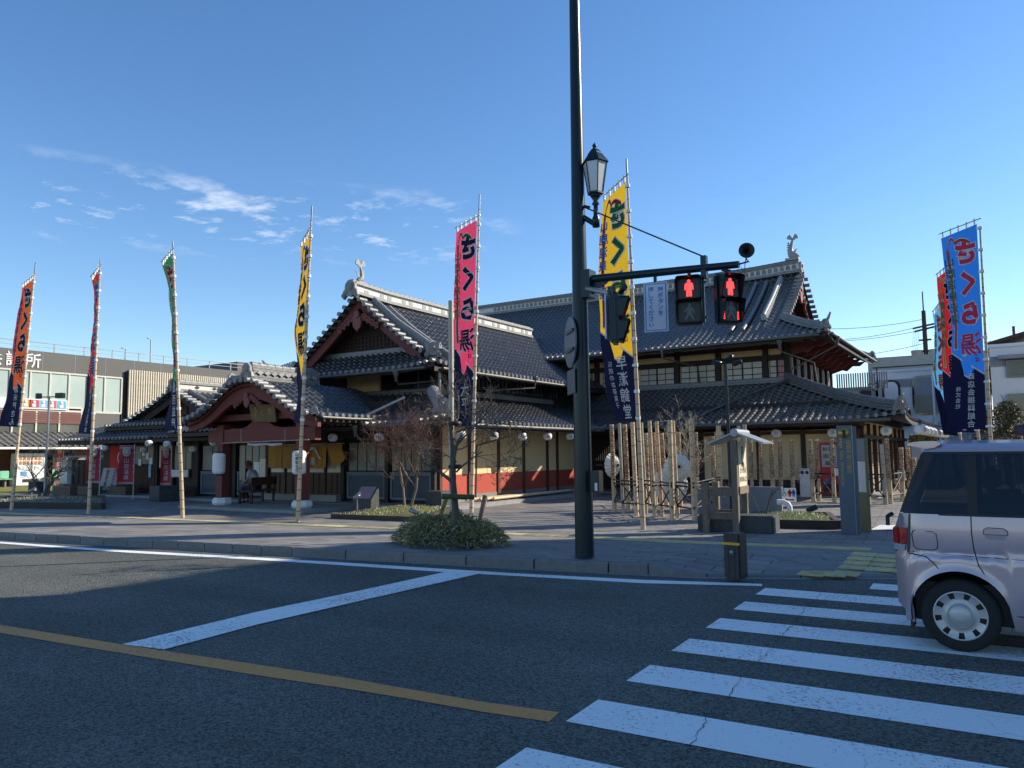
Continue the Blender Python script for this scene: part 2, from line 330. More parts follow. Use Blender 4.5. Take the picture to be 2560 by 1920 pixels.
# concrete channel under the kerb
mb = MB(); q = [p for p in KL if -40 < p[0] < 6]; m_ = len(q); mb.add([(x, y - .10, .004) for x, y in q] + [(x, y + .02, .006) for x, y in q], [(i, i + 1, m_ + i + 1, m_ + i) for i in range(m_ - 1)])
tag(mb.build('gutter_channel', M['concrete']), kind='structure')
# loose slabs of the pavement where they can be told apart
pv = mesh_of(MB().box((0, 0, 0), (.592, .292, .02)), 'paving_slab', M['slab'], .003)
cnt = 0
for r in range(11):
    s0 = -9.6 - (r % 2) * .3
    x = s0
    while x < -1.2 and cnt < 298:
        d = .16 + .15 + r * .3
        xa, xb = x, x + .6; ang = math.atan2(kx(xb) - kx(xa), .6)
        cx_, cy_ = x + .3, kx(x + .3) + d
        if -4.7 < x < -2.8 and d < 1.3: x += .6; continue
        sl = math.atan2(pz(cx_, d + .1) - pz(cx_, d - .1), .2)
        o = inst(pv, 'paving_slab', side, Matrix.Translation((cx_, cy_, pz(cx_, d) - .004 + random.uniform(-.002, .002))) @ Matrix.Rotation(ang, 4, 'Z') @ Matrix.Rotation(sl, 4, 'X')); cnt += 1
        x += .6 / math.sqrt(1 + math.tan(ang) ** 2)
# yellow guide line of tactile tiles
def tac(w, l, dots):
    mb = MB().box((0, 0, 0), (l, w, .014))
    if dots:
        for i in range(4):
            for j in range(4): mb.lathe([(.017, .007), (.010, .013), (.0, .013)], ((i - 1.5) * l / 4, (j - 1.5) * w / 4, 0), 6)
    else:
        for j in range(4): mb.box((0, (j - 1.5) * w / 4, .0095), (l * .9, .026, .006))
    return mesh_of(mb, 'tactile_tile', M['yellow'])
tA, tB = tac(.3, .3, True), tac(.3, .3, False)
tl = [G(-60, 1274, .1), G(85, 1280, .11), G(300, 1287, .11), G(500, 1295, .11), G(640, 1301, .11), G(1000, 1316, .11), G(1320, 1331, .11), G(1700, 1352, .1), G(1900, 1362, .09), G(2160, 1378, .08)]
tl = [Vector((p.x, p.y, 0)) for p in tl]
acc = 0; i = 0
for a, b in zip(tl, tl[1:]):
    L = (b - a).length; dd = (b - a) / L; s = -acc % .302 if acc else 0
    while s < L:
        p = a + dd * s
        inst(tA if (i % 14) in (0, 1, 2) or p.x < -14 else tB, 'tactile_tile', side, Matrix.Translation((p.x, p.y, gz(p.x, p.y) + .010)) @ Matrix.Rotation(math.atan2(dd.y, dd.x), 4, 'Z')); s += .302; i += 1
    acc += L
ta = G(2188, 1405, .07); ang = math.atan2((tl[-1] - tl[-2]).y, (tl[-1] - tl[-2]).x)
for i in range(3):
    for j in range(4):
        p = G(2170, 1392, .09) + Vector((i * .302 - .05, -j * .302 + i * .03, 0)); inst(tA, 'tactile_tile', side, Matrix.Translation((p.x, p.y, gz(p.x, p.y) + .011)) @ Matrix.Rotation(ang * .6, 4, 'Z'))
for c0 in (G(2030, 1426, .08), G(2085, 1427, .08), G(2115, 1426, .08), G(2060, 1426, .08)):
    inst(tB, 'tactile_tile', side, Matrix.Translation((c0.x, c0.y, gz(c0.x, c0.y) + .011)) @ Matrix.Rotation(ang * .6, 4, 'Z'))
sheet('entrance_marking', [G(2176, 1325, .02), G(2200, 1313, .02), G(2330, 1313, .02), G(2340, 1325, .02)], .026, M['white'])
# painted road markings: separate sheets 4 mm up
def quadmark(name, pts, m, z=.004):
    o = MB().add([(p[0], p[1], z) for p in pts], [tuple(range(len(pts)))]).build(name, m); return tag(o, kind='structure')
def ribbon(name, A, B, m, z=.004):
    mb = MB(); mb.strip([(p[0], p[1], z) for p in A], [(p[0], p[1], z) for p in B], False); return tag(mb.build(name, m), kind='structure')
st = [G(x, y) for x, y in ((1913, 1470.5), (1889.5, 1487), (1860, 1505), (1833, 1522), (1797, 1544), (1762.6, 1567.7), (1723.4, 1595), (1677, 1623), (1620, 1656), (1558, 1697), (1490, 1747), (1405, 1805), (1299, 1882))]
e0 = (st[0] - st[12]).normalized(); ex = Vector((e0.y, -e0.x, 0))
for k in range(9):
    a = st[0] - e0 * (.902 * k); b = a - e0 * .45
    quadmark('crosswalk_stripe', [a, a + ex * 4.05, b + ex * 4.05, b], M['rpaint'])
a = G(2183, 1459); b = G(2173, 1473); quadmark('crosswalk_stripe', [a, a + ex * 3, b + ex * 3, b], M['rpaint'])
wl = [(0, 1354.5, 1359), (160, 1366, 1371), (320, 1376.5, 1382), (640, 1394, 1400), (860, 1407, 1414), (1128, 1424, 1432), (1280, 1433.5, 1440), (1600, 1450, 1458.5), (1905, 1460.5, 1466)]
A = [G(x, a) for x, a, b in wl]; B = [G(x, b) for x, a, b in wl]
dl = (A[0] - A[2]).normalized(); A = [A[0] + dl * 60] + A; B = [B[0] + dl * 60] + B
ribbon('edge_line', A, B, M['rpaint'])
ol = [(0, 1563, 1583), (200, 1595, 1617), (310, 1613, 1635), (640, 1662, 1689), (872, 1697, 1724), (1000, 1720, 1745), (1200, 1755, 1780)]
A = [G(x, a) for x, a, b in ol] + [G(1399, 1782)]; B = [G(x, b) for x, a, b in ol] + [G(1372, 1806)]
dl = (A[0] - A[3]).normalized(); A = [A[0] + dl * 60] + A; B = [B[0] + dl * 60] + B
ribbon('centre_line', A, B, M['opaint'])
A = [G(305, 1613), G(640, 1532), G(900, 1478), G(1128, 1428)]; B = [G(410, 1626), G(640, 1564), G(900, 1504), G(1205, 1434)]
crk = [G(x, y) for x, y in ((1700, 1919), (1728, 1868), (1742, 1840), (1765, 1795), (1800, 1765), (1832, 1730), (1858, 1686), (1905, 1650), (1950, 1600), (1985, 1560), (2010, 1525), (2035, 1505), (2070, 1470))]
rc0 = random.Random(3); cA = []; cB = []
for a, b in zip(crk, crk[1:]):
    for k in range(7):
        p = a.lerp(b, k / 7) + Vector((rc0.uniform(-.018, .018), rc0.uniform(-.018, .018), 0)); w_ = rc0.uniform(.0006, .0032); cA.append(p + Vector((w_, 0, 0))); cB.append(p - Vector((w_, 0, 0)))
ribbon('road_crack', cA, cB, mat('crack_dark', (.02, .02, .02), .9), .0085)
ribbon('stop_line', A, B, M['rpaint'], .008)
# ------------------------------------------------------------------ tiled roofs
CW, RW = .25, .26
def slope(mb, org, ds, dt, Wd, T, zf, clip=None, lift=None, cw=CW, rw=RW, amp=1.0, ends=None, skip=None):
    """columns of curved tiles on a roof plane; org eave corner, ds along the eave, dt inward, zf(t) height"""
    org = Vector((org[0], org[1], 0)); ds = Vector((*ds, 0)); dt = Vector((*dt, 0)); nc = max(1, round(Wd / cw)); w = Wd / nc
    prof = [(-.5, .012), (-.3, -.01), (-.08, -.006), (.08, .016), (.18, .05), (.29, .062), (.4, .048), (.5, .012)]
    lf = lift or (lambda s_, t_: 0)
    for i in range(nc):
        s0 = (i + .5) * w; lo, hi = (0, T) if clip is None else clip(s0)
        if hi - lo < .05: continue
        nr = max(1, round((hi - lo) / rw)); P_ = lambda s_, t_, h_: org + ds * s_ + dt * t_ + Vector((0, 0, zf(t_) + lf(s_, t_) + h_))
        for r in range(nr):
            ta, tb = lo + (hi - lo) * r / nr, lo + (hi - lo) * (r + 1) / nr
            if skip and skip(s0, ta): continue
            jit = random.uniform(-.003, .003)
            A = [P_(s0 + a * w, ta - .01, h * amp + .03 + jit) for a, h in prof]; B = [P_(s0 + a * w, tb, h * amp + .002) for a, h in prof]; D = [a - Vector((0, 0, .032)) for a in A]
            n = len(A); mb.add(A + B, [(k, k + 1, n + k + 1, n + k) for k in range(n - 1)], True); mb.add(D + A, [(k, k + 1, n + k + 1, n + k) for k in range(n - 1)], False)
        if ends is not None:
            p = P_(s0 + .29 * w, lo - .03, .03); ends.append((p, dt))
def deck(mb, org, ds, dt, Wd, T, zf, clip=None, lift=None, th=.12, n=24, m=8, off=-.05):
    """boarding under the tiles"""
    org = Vector((org[0], org[1], 0)); ds = Vector((*ds, 0)); dt = Vector((*dt, 0)); lf = lift or (lambda s_, t_: 0)
    for side_ in (0, 1):
        for i in range(n):
            sa, sb = Wd * i / n, Wd * (i + 1) / n; ca = clip(sa) if clip else (0, T); cb = clip(sb) if clip else (0, T)
            for j in range(m):
                q = []
                for s_, c_ in ((sa, ca), (sb, cb)):
                    for jj in (j, j + 1):
                        t_ = c_[0] + (c_[1] - c_[0]) * jj / m; q.append(org + ds * s_ + dt * t_ + Vector((0, 0, zf(t_) + lf(s_, t_) + off - side_ * th)))
                mb.add(q, [(0, 1, 3, 2)])
    A = [org + ds * (Wd * i / n) + Vector((0, 0, zf(0) + lf(Wd * i / n, 0) + off)) for i in range(n + 1)]
    mb.strip(A, [a - Vector((0, 0, th)) for a in A], False)
def end_mesh(r=.068, L=.14):
    mb = MB(); m_ = Matrix(((1, 0, 0), (0, 0, -1), (0, 1, 0)))   # axis along -y
    mb.lathe([(0, L * .5), (r * .35, L * .5), (r * .38, L * .43), (r * .8, L * .43), (r * .84, L * .5), (r, L * .5), (r, -L * .5)], (0, 0, 0), 10, m_, False)
    return mesh_of(mb, 'eave_tile', M['tileend'])
EM = end_mesh(); NEAVE = [0]
def put_ends(ends, parent, every=1):
    for k, (p, dt) in enumerate(ends):
        a = math.atan2(dt.y, dt.x) - math.pi / 2
        inst(EM, 'eave_tile', parent, Matrix.Translation(p) @ Matrix.Rotation(a, 4, 'Z')); NEAVE[0] += 1
def ridge(parent, pts, w=.26, h=.34, cap=.085, name='ridge', m=None, seg=.26, layers=3):
    """stacked flat tiles with a round capping row"""
    pts = [Vector(p) for p in pts]; mb = MB()
    def off(i):
        t = (pts[min(i + 1, len(pts) - 1)] - pts[max(i - 1, 0)]); t.z = 0; t.normalize(); return Vector((-t.y, t.x, 0))
    for l in range(layers):
        z0, z1 = h * l / layers, h * (l + 1) / layers - .012; ww = w / 2 * (1 - .12 * l); wi = ww - .03
        for i in range(len(pts) - 1):
            a, b = pts[i], pts[i + 1]; oa, ob = off(i), off(i + 1); U = lambda z: Vector((0, 0, z))
            v = [a - oa * ww + U(z0), a + oa * ww + U(z0), a + oa * ww + U(z1), a - oa * ww + U(z1), b - ob * ww + U(z0), b + ob * ww + U(z0), b + ob * ww + U(z1), b - ob * ww + U(z1)]
            mb.add(v, [(0, 1, 2, 3), (7, 6, 5, 4), (1, 5, 6, 2), (0, 3, 7, 4), (3, 2, 6, 7), (0, 4, 5, 1)])
    # capping tiles
    L = [0]
    for a, b in zip(pts, pts[1:]): L.append(L[-1] + (b - a).length)
    nseg = max(1, int(L[-1] / seg))
    def at(s_):
        for i in range(len(pts) - 1):
            if s_ <= L[i + 1] or i == len(pts) - 2: return pts[i].lerp(pts[i + 1], (s_ - L[i]) / max(1e-6, L[i + 1] - L[i]))
    for i in range(nseg):
        a, b = at(L[-1] * i / nseg) + Vector((0, 0, h)), at(L[-1] * (i + 1) / nseg) + Vector((0, 0, h)); mb.tube(a, b, cap * 1.07, cap * .92, 8)
    o = mb.build(name, m or M['noshi'], parent); return o
def face_tile(parent, p, az, s=1.0, horns=True):
    """ogre-face end ornament: boss, shoulders and scroll feet; az = direction it faces"""
    m_ = Matrix.Rotation(az, 3, 'Z') @ Matrix(((0, 0, 1), (1, 0, 0), (0, 1, 0))); mb = MB()   # local x right, y up, z out
    P = lambda x, y, z: Vector(p) + m_ @ Vector((x * s, y * s, z * s))
    out = [(-.42, -.1), (-.34, -.24), (-.2, -.1), (0, -.16), (.2, -.1), (.34, -.24), (.42, -.1), (.36, .08), (.27, .16), (.26, .34), (.14, .48), (0, .52), (-.14, .48), (-.26, .34), (-.27, .16), (-.36, .08)]
    mb.prism([(x * s, y * s) for x, y in out], P(0, 0, -.06), m_ @ Vector((1, 0, 0)), m_ @ Vector((0, 1, 0)), m_ @ Vector((0, 0, 1)), .12 * s)
    for (x, y, r) in ((0, .24, .15), (-.33, -.1, .09), (.33, -.1, .09), (-.2, .02, .07), (.2, .02, .07)):
        mb.lathe([(0, r * s * .5), (r * s * .45, r * s * .45), (r * s * .5, r * s * .25), (r * s * .8, r * s * .25), (r * s, r * s * .4), (r * s, 0)], P(x, y, .06), 12, m_)
    return mb.build('ridge_end_ornament', M['orn'], parent)
def fish(parent, p, az, s=1.0):
    """roof-ridge fish: thick head on the ridge, scaled body rising, split tail"""
    c, q = math.cos(az), math.sin(az); mb = MB(); P = lambda x, z, y=0: Vector(p) + Vector((c * x - q * y, q * x + c * y, z)) * s
    mb.path([P(-.24, .08), P(-.08, .16), P(.06, .24), (P(.10, .42)), P(.06, .62), P(.0, .80), P(-.02, .92)], [.10 * s, .17 * s, .16 * s, .115 * s, .085 * s, .06 * s, .035 * s], 9)
    for sx in (-1, 1):
        mb.prism([(0, 0), (sx * .10, .08), (sx * .24, .12), (sx * .20, .24), (sx * .10, .30), (0, .12)], P(-.02, .82, -.03), (c, q, 0), (0, 0, 1), (-q, c, 0), .06 * s)
    for k in range(6):
        z = .3 + .09 * k; x = .10 + .11 * math.sin(k * .6) * .2; mb.prism([(0, -.05), (.11, 0), (0, .05)], P(x + .02, z, -.02), (c, q, 0), (0, 0, 1), (-q, c, 0), .04 * s)
    mb.prism([(-.02, .02), (-.25, .20), (-.16, .02)], P(.05, .3, -.02), (c, q, 0), (0, 0, 1), (-q, c, 0), .04 * s)
    mb.box(P(.02, .03), (.55 * s, .3 * s, .1 * s), az)
    return mb.build('ridge_fish', M['orn'], parent)
def gutter(parent, a, b, r=.055, name='gutter'):
    return MB().path([Vector(a), (Vector(a) + Vector(b)) / 2 + Vector((0, 0, -.01)), Vector(b)], r, 8).build(name, M['gutter'], parent)
def hopper_pipe(parent, pts, r=.03):
    mb = MB(); p = Vector(pts[0]); mb.lathe([(.03, -.28), (.05, -.14), (.11, .03), (.11, .06), (.0, .06)], p, 8); mb.path(pts, r, 8)
    return mb.build('downpipe', M['gutter'], parent)
def bargeboard(parent, f, o, ex, en, m=None, depth=.34, th=.1, n=14, lo=0, hi=1, name='bargeboard', tap=.25):
    """curved board under a verge: f(k) -> (x, z) along the verge"""
    mb = MB(); o = Vector(o); ex = Vector(ex); en = Vector(en); A = []; B = []
    for k in range(n + 1):
        x, z = f(lo + (hi - lo) * k / n); A.append(o + ex * x + Vector((0, 0, z - .06))); B.append(o + ex * x + Vector((0, 0, z - .06 - depth * (1 + tap * k / n))))
    for sgn in (0, th): mb.strip([a + en * sgn for a in A], [b + en * sgn for b in B], False)
    mb.strip(A, [a + en * th for a in A], False); mb.strip(B, [b + en * th for b in B], False)
    for L_ in (0, -1): mb.add([A[L_], B[L_], B[L_] + en * th, A[L_] + en * th], [(0, 1, 2, 3)])
    return mb.build(name, m or M['red'], parent)

BH = thing('bathhouse', 'large traditional bathhouse with layered grey tile roofs, red gables and cream and red walls', 'building', (-14, 20, 0))
# ---- main hall ----
zl = lambda t: 2.50 + 1.62 * (.8 * t / 3.8 + .2 * (t / 3.8) ** 2)            # lower roof
zlr = lambda t: 2.50 + 1.62 * (.8 * t / 4.3 + .2 * (t / 4.3) ** 2)
zu = lambda t: 5.55 + 3.45 * (.68 * t / 5.4 + .32 * (t / 5.4) ** 2)           # upper roof
XE, XU = -2.6, -5.06
lif = lambda s_, t_, W_, T_, a=.16: a * max(0, (s_ - (W_ - 2.6)) / 2.6) ** 2 * (1 - min(1, t_ / T_))
roofs = bpy.data.objects.new('roof', bpy.data.meshes.new('roof')); COL.objects.link(roofs); roofs.parent = BH; PL[roofs.name] = Vector((-14, 20, 0))
mb = MB(); dk = MB(); ends = []
WL = XE + 16.0
slope(mb, (-16, 26), (1, 0), (0, 1), WL, 3.8, zl, lambda s: (0, max(0, min(3.8, (WL - s) * 3.8 / 4.3))), lambda s, t: lif(s, t, WL, 3.8), ends=ends)
deck(dk, (-16, 26), (1, 0), (0, 1), WL, 3.8, zl, lambda s: (0, max(0, min(3.8, (WL - s) * 3.8 / 4.3))), lambda s, t: lif(s, t, WL, 3.8))
slope(mb, (XE, 26), (0, 1), (-1, 0), 14, 4.3, zlr, lambda s: (0, min(4.3, s * 4.3 / 3.8)), lambda s, t: .16 * max(0, (2.6 - s) / 2.6) ** 2)
deck(dk, (XE, 26), (0, 1), (-1, 0), 14, 4.3, zlr, lambda s: (0, min(4.3, s * 4.3 / 3.8)), lambda s, t: .16 * max(0, (2.6 - s) / 2.6) ** 2)
E_hl = [e for e in ends if e[0].x > -12.6]
ends = []; W2 = XU + 27
cu = lambda s: (0, 5.4 if W2 - s > 1.95 else max(0, W2 - s))
slope(mb, (-27, 28.2), (1, 0), (0, 1), W2, 5.4, zu, cu, lambda s, t: lif(s, t, W2, 2.5, .14), ends=ends)
deck(dk, (-27, 28.2), (1, 0), (0, 1), W2, 5.4, zu, cu, lambda s, t: lif(s, t, W2, 2.5, .14), n=40)
E_hu = [e for e in ends if e[0].x > -17.5]
DB = 39.0 - 28.2
slope(mb, (XU, 28.2), (0, 1), (-1, 0), DB, 1.95, zu, lambda s: (0, max(0, min(1.95, s, DB - s))), lambda s, t: .14 * max(0, (2.0 - s) / 2.0) ** 2 + .14 * max(0, (s - DB + 2.0) / 2.0) ** 2)
deck(dk, (XU, 28.2), (0, 1), (-1, 0), DB, 1.95, zu, lambda s: (0, max(0, min(1.95, s, DB - s))), lambda s, t: .14 * max(0, (2.0 - s) / 2.0) ** 2 + .14 * max(0, (s - DB + 2.0) / 2.0) ** 2)
slope(mb, (-7.0, 39.0), (-1, 0), (0, -1), 20, 5.4, zu, rw=.5, cw=.3)
deck(dk, (-7.0, 39.0), (-1, 0), (0, -1), 20, 5.4, zu, n=2)
# ---- central block: right slope, left slope, front skirt, lower roofs ----
zc_ = lambda t: 4.20 + 2.62 * (.72 * t / 3.75 + .28 * (t / 3.75) ** 2)
CX0, CX1, CXR = -21.8, -14.3, -18.05
cl = lambda s: (0, 3.75 if s > .6 else s)
slope(mb, (CX1, 18), (0, 1), (-1, 0), 12.5, 3.75, zc_, cl, lambda s, t: .14 * max(0, (1.8 - s) / 1.8) ** 2 * (1 - t / 3.75), ends=(ec := []))
deck(dk, (CX1, 18), (0, 1), (-1, 0), 12.5, 3.75, zc_, cl)
slope(mb, (CX0, 18), (0, 1), (1, 0), 12.5, 3.75, zc_, cl); deck(dk, (CX0, 18), (0, 1), (1, 0), 12.5, 3.75, zc_, cl)
WC = CX1 - CX0; cf = lambda s: (0, max(0, min(1.35, s, WC - s))); lfc = lambda s, t: .14 * max(0, (s - WC + 1.8) / 1.8) ** 2 + .14 * max(0, (1.8 - s) / 1.8) ** 2
slope(mb, (CX0, 18), (1, 0), (0, 1), WC, 1.35, zc_, cf, lfc, ends=(ef := [])); deck(dk, (CX0, 18), (1, 0), (0, 1), WC, 1.35, zc_, cf, lfc)
zw = lambda t: 2.42 + 1.12 * (.8 * t / 3.0 + .2 * (t / 3.0) ** 2)
cw_ = lambda s: (0, min(2.9, s)); lfw = lambda s, t: .14 * max(0, (1.8 - s) / 1.8) ** 2 * max(0, 1 - t / 2)
slope(mb, (-12.7, 16.4), (0, 1), (-1, 0), 11.2, 2.9, zw, cw_, lfw, ends=(ew := [])); deck(dk, (-12.7, 16.4), (0, 1), (-1, 0), 11.2, 2.9, zw, cw_, lfw)
WF = -12.7 + 25.0; cff = lambda s: (0, max(0, min(3.0, WF - s))); lff = lambda s, t: .14 * max(0, (s - WF + 1.8) / 1.8) ** 2 * max(0, 1 - t / 2)
slope(mb, (-25, 16.4), (1, 0), (0, 1), WF, 3.0, zw, cff, lff, ends=(eff := [])); deck(dk, (-25, 16.4), (1, 0), (0, 1), WF, 3.0, zw, cff, lff)
# ---- entrance porch: bell-curved roof ----
PX, PW = -18.55, 2.86
_KC = [(0, 3.70), (.25, 3.69), (.5, 3.645), (.8, 3.54), (1.15, 3.35), (1.5, 3.12), (1.8, 2.94), (2.15, 2.78), (2.5, 2.68), (2.86, 2.62)]
def zk(x):
    x = min(abs(x), PW)
    for (a, p), (b_, q_) in zip(_KC, _KC[1:]):
        if x <= b_ + 1e-6: return p + (q_ - p) * (x - a) / (b_ - a)
    return 2.62
zkt = lambda t: zk(PW - t)
slope(mb, (PX + PW, 14.62), (0, 1), (-1, 0), 4.0, PW, zkt, ends=(ek := [])); deck(dk, (PX + PW, 14.62), (0, 1), (-1, 0), 4.0, PW, zkt, th=.08, m=14)
slope(mb, (PX - PW, 14.62), (0, 1), (1, 0), 4.0, PW, zkt); deck(dk, (PX - PW, 14.62), (0, 1), (1, 0), 4.0, PW, zkt, th=.08, m=14)
# little cross roof behind the porch ridge
slope(mb, (-22.6, 16.2), (1, 0), (0, 1), 3.6, 1.0, lambda t: 3.45 + .55 * t); deck(dk, (-22.6, 16.2), (1, 0), (0, 1), 3.6, 1.0, lambda t: 3.45 + .55 * t)
tag(mb.build('roof_tiles', M['tile'], roofs), kind='stuff')
_t = dk.build('roof_boarding', M['dark'], roofs); roofs.data = _t.data; bpy.data.objects.remove(_t)
put_ends(E_hl, roofs); put_ends(E_hu, roofs); put_ends([e for e in ef if e[0].x > -21], roofs); put_ends([e for e in ew if e[0].y < 26.2], roofs); put_ends([e for e in eff if e[0].x > -15.6], roofs); put_ends(ek, roofs)
put_ends([e for e in ec if e[0].y < 26.5], roofs)
# verge tiles: short capping tiles laid across the gable edges
vt = mesh_of(MB().path([(0, -.19, 0), (0, .17, 0)], [.078, .07], 8), 'verge_tile', M['tileend'])
def verge(f, n, place):
    for k in range(n):
        x, z = f((k + .5) / n); inst(vt, 'verge_tile', roofs, place(x, z))
verge(lambda k: (.55 + k * 3.1, zc_(.55 + k * 3.1)), 13, lambda x, z: Matrix.Translation((CX1 - x, 18.62, z + .06)))
verge(lambda k: (.55 + k * 3.1, zc_(.55 + k * 3.1)), 13, lambda x, z: Matrix.Translation((CX0 + x, 18.62, z + .06)))
verge(lambda k: (1.9 + k * 3.3, zu(1.9 + k * 3.3)), 13, lambda x, z: Matrix.Translation((-6.98, 28.2 + x, z + .06)) @ Matrix.Rotation(R_(90), 4, 'Z'))
verge(lambda k: (1.9 + k * 3.3, zu(1.9 + k * 3.3)), 13, lambda x, z: Matrix.Translation((-6.98, 39.0 - x, z + .06)) @ Matrix.Rotation(R_(90), 4, 'Z'))
verge(lambda k: ((k * 2 - 1) * 2.8, zk((k * 2 - 1) * 2.8)), 23, lambda x, z: Matrix.Translation((PX + x, 14.58, z + .045)))
# ridges
rh = [(-27, 33.6, 8.9), (-18, 33.6, 8.9), (-12, 33.6, 8.9), (-9, 33.6, 8.95), (-7.05, 33.6, 9.05)]
ridge(roofs, rh, .42, .14, .02, layers=2)
dmt = mesh_of(MB().prism([(-.12, 0), (0, -.07), (.12, 0), (0, .07)], (0, 0, 0), (0, 1, 0), (0, 0, 1), (1, 0, 0), .03), 'ridge_diamond_tile', M['orn'])
mb = MB(); 
for a, b in zip(rh, rh[1:]): mb.bar((a[0], a[1], a[2] + .26), (b[0], b[1], b[2] + .26), .26, .26)
mb.build('ridge_band', M['shikkui'], roofs)
ridge(roofs, [(x, y, z + .39) for x, y, z in rh], .4, .14, .085, layers=2)
ar = mesh_of(MB().prism([(-.085, 0), (.085, 0)] + [(.085 * math.cos(t), .11 + .085 * math.sin(t)) for t in [math.pi * k / 6 for k in range(7)]], (0, 0, 0), (1, 0, 0), (0, 0, 1), (0, -1, 0), .015), 'ridge_arch_tile', M['noshi'])
for k in range(62):
    x = -7.25 - k * .25; z = 8.9 + (0 if x < -12 else .05 * (x + 12) / 3 if x < -9 else .05 + .1 * (x + 9) / 1.95)
    inst(ar, 'ridge_arch_tile', roofs, Matrix.Translation((x, 33.6 - .131, z + .165)))
rc = [(CXR, 18.35, 6.86), (CXR, 20, 6.78), (CXR, 24, 6.75), (CXR, 29.6, 6.75)]
ridge(roofs, rc, .44, .12, .02, layers=2, m=M['orn'])
mb = MB()
for a, b in zip(rc, rc[1:]): mb.bar((a[0], a[1], a[2] + .22), (b[0], b[1], b[2] + .22), .28, .22)
mb.build('ridge_band', M['shikkui'], roofs)
pn = mesh_of(MB().box((0, 0, 0), (.012, .2, .17)), 'ridge_panel_tile', M['orn'])
for k in range(28): 
    if k % 3 != 1: inst(pn, 'ridge_panel_tile', roofs, Matrix.Translation((CXR + .145, 18.9 + k * .38, 6.97)))
ridge(roofs, [(x, y, z + .33) for x, y, z in rc], .42, .1, .085, layers=1, m=M['orn'])
ridge(roofs, [(PX, 14.75, 3.76), (PX, 16, 3.74), (PX, 17.3, 3.74)], .36, .46, .085, layers=5, m=M['noshi'])
for k in range(9): inst(dmt, 'ridge_diamond_tile', roofs, Matrix.Translation((PX + .17, 14.95 + k * .26, 3.98)))
ridge(roofs, [(-22.5, 17.2, 4.0), (-20.5, 17.2, 3.96), (-18.7, 17.2, 4.0)], .3, .26, .08, m=M['noshi'])
face_tile(roofs, (-22.6, 17.2, 4.12), math.pi, .6)
# descending and hip ridges
ridge(roofs, [(-7.75, 33.2, zu(5.0)), (-7.75, 31.6, zu(3.4) + .04), (-7.75, 30.2, zu(2.0) + .03)], .24, .2, .075, layers=2, m=M['orn'])
for xx, t1 in ((-8.3, 1.0), (-8.75, 1.0)):
    MB().path([(xx, 28.2 + t, zu(t) + .12) for t in (4.9, 4, 3, 2.2, t1)], .075, 8).build('round_ridge_tile', M['tileend'], roofs)
hipU = [(XU - t, 28.2 + t, zu(t) + .02 + .14 * max(0, (1.9 - t) / 1.9) ** 2) for t in (.12, .5, 1.0, 1.5, 1.95)]
ridge(roofs, hipU, .26, .2, .08, layers=2); face_tile(roofs, (XU - .1, 28.28, hipU[0][2] + .12), R_(-45), .5)
MB().path([(XU - .1, 28.3, 6.0), (XU + .02, 28.2, 6.12), (XU + .12, 28.08, 6.3)], [.06, .05, .03], 6).build('hip_horn_tile', M['orn'], roofs)
hipB = [(XU - t, 39.0 - t, zu(t) + .02 + .14 * max(0, (1.9 - t) / 1.9) ** 2) for t in (.12, .6, 1.2, 1.95)]
ridge(roofs, hipB, .26, .2, .08, layers=2); face_tile(roofs, (XU - .05, 38.9, hipB[0][2] + .12), R_(45), .5)
hipL = [(XE - t * 4.3 / 3.8, 26 + t, zl(t) + .02 + .16 * max(0, (2.3 - t) / 2.3) ** 2) for t in (.12, .6, 1.2, 1.9, 2.8, 3.8)]
ridge(roofs, hipL, .3, .26, .09, layers=3); face_tile(roofs, (XE - .12, 26.08, hipL[0][2] + .12), R_(-45), .62)
MB().path([(XE - .3, 26.3, 2.95), (XE - .15, 26.15, 3.1), (XE - .02, 26.0, 3.22)], [.07, .06, .03], 6).build('hip_horn_tile', M['orn'], roofs)
ridge(roofs, [(-15, 29.72, zl(3.72)), (-11, 29.72, zl(3.72)), (-6.95, 29.72, zl(3.72) + .02)], .22, .16, .06, layers=2, m=M['tileend'])
ridge(roofs, [(-6.98, 29.8, zlr(4.2)), (-6.98, 39, zlr(4.2))], .22, .16, .06, layers=2)
# central hips
def coil(pts, r): 
    mb = MB(); 
    for k in range(14):
        a = Vector(pts[0]).lerp(Vector(pts[1]), k / 14); b = Vector(pts[0]).lerp(Vector(pts[1]), (k + .8) / 14); mb.tube(a, b, r, r * .9, 12)
    return mb.build('hip_coil', M['orn'], roofs)
coil([(CX1 - .85, 18.85, 4.95), (CX1 - .28, 18.28, 4.58)], .17); face_tile(roofs, (CX1 - .2, 18.2, 4.62), R_(-45), .62)
coil([(-14.5, 18.2, 3.42), (-13.15, 16.85, 2.84)], .2); face_tile(roofs, (-12.98, 16.68, 2.78), R_(-45), .66)
coil([(CX0 + .7, 18.7, 4.8), (CX0 + .15, 18.15, 4.5)], .12)
MB().path([(CX0 + .1, 18.1, 4.62), (CX0, 18.0, 4.72), (CX0 - .1, 17.9, 4.9)], [.06, .05, .03], 6).build('hip_horn_tile', M['orn'], roofs)
ridge(roofs, [(CX1 - 3.5, 19.15, zc_(3.5)), (CX1 - 2.4, 19.15, zc_(2.4)), (CX1 - .9, 19.15, zc_(.9) + .05)], .26, .2, .085, layers=2, m=M['orn'])
ridge(roofs, [(CX1 - 3.3, 19.7, zc_(3.3)), (CX1 - 2.2, 19.7, zc_(2.2)), (CX1 - .5, 19.5, zc_(.5) + .05)], .22, .14, .08, layers=2, m=M['orn'])
ridge(roofs, [(CX0 + .75, 19.25, 4.9), (CX1 - .75, 19.25, 4.9)], .16, .14, .055, layers=2, m=M['tileend'])
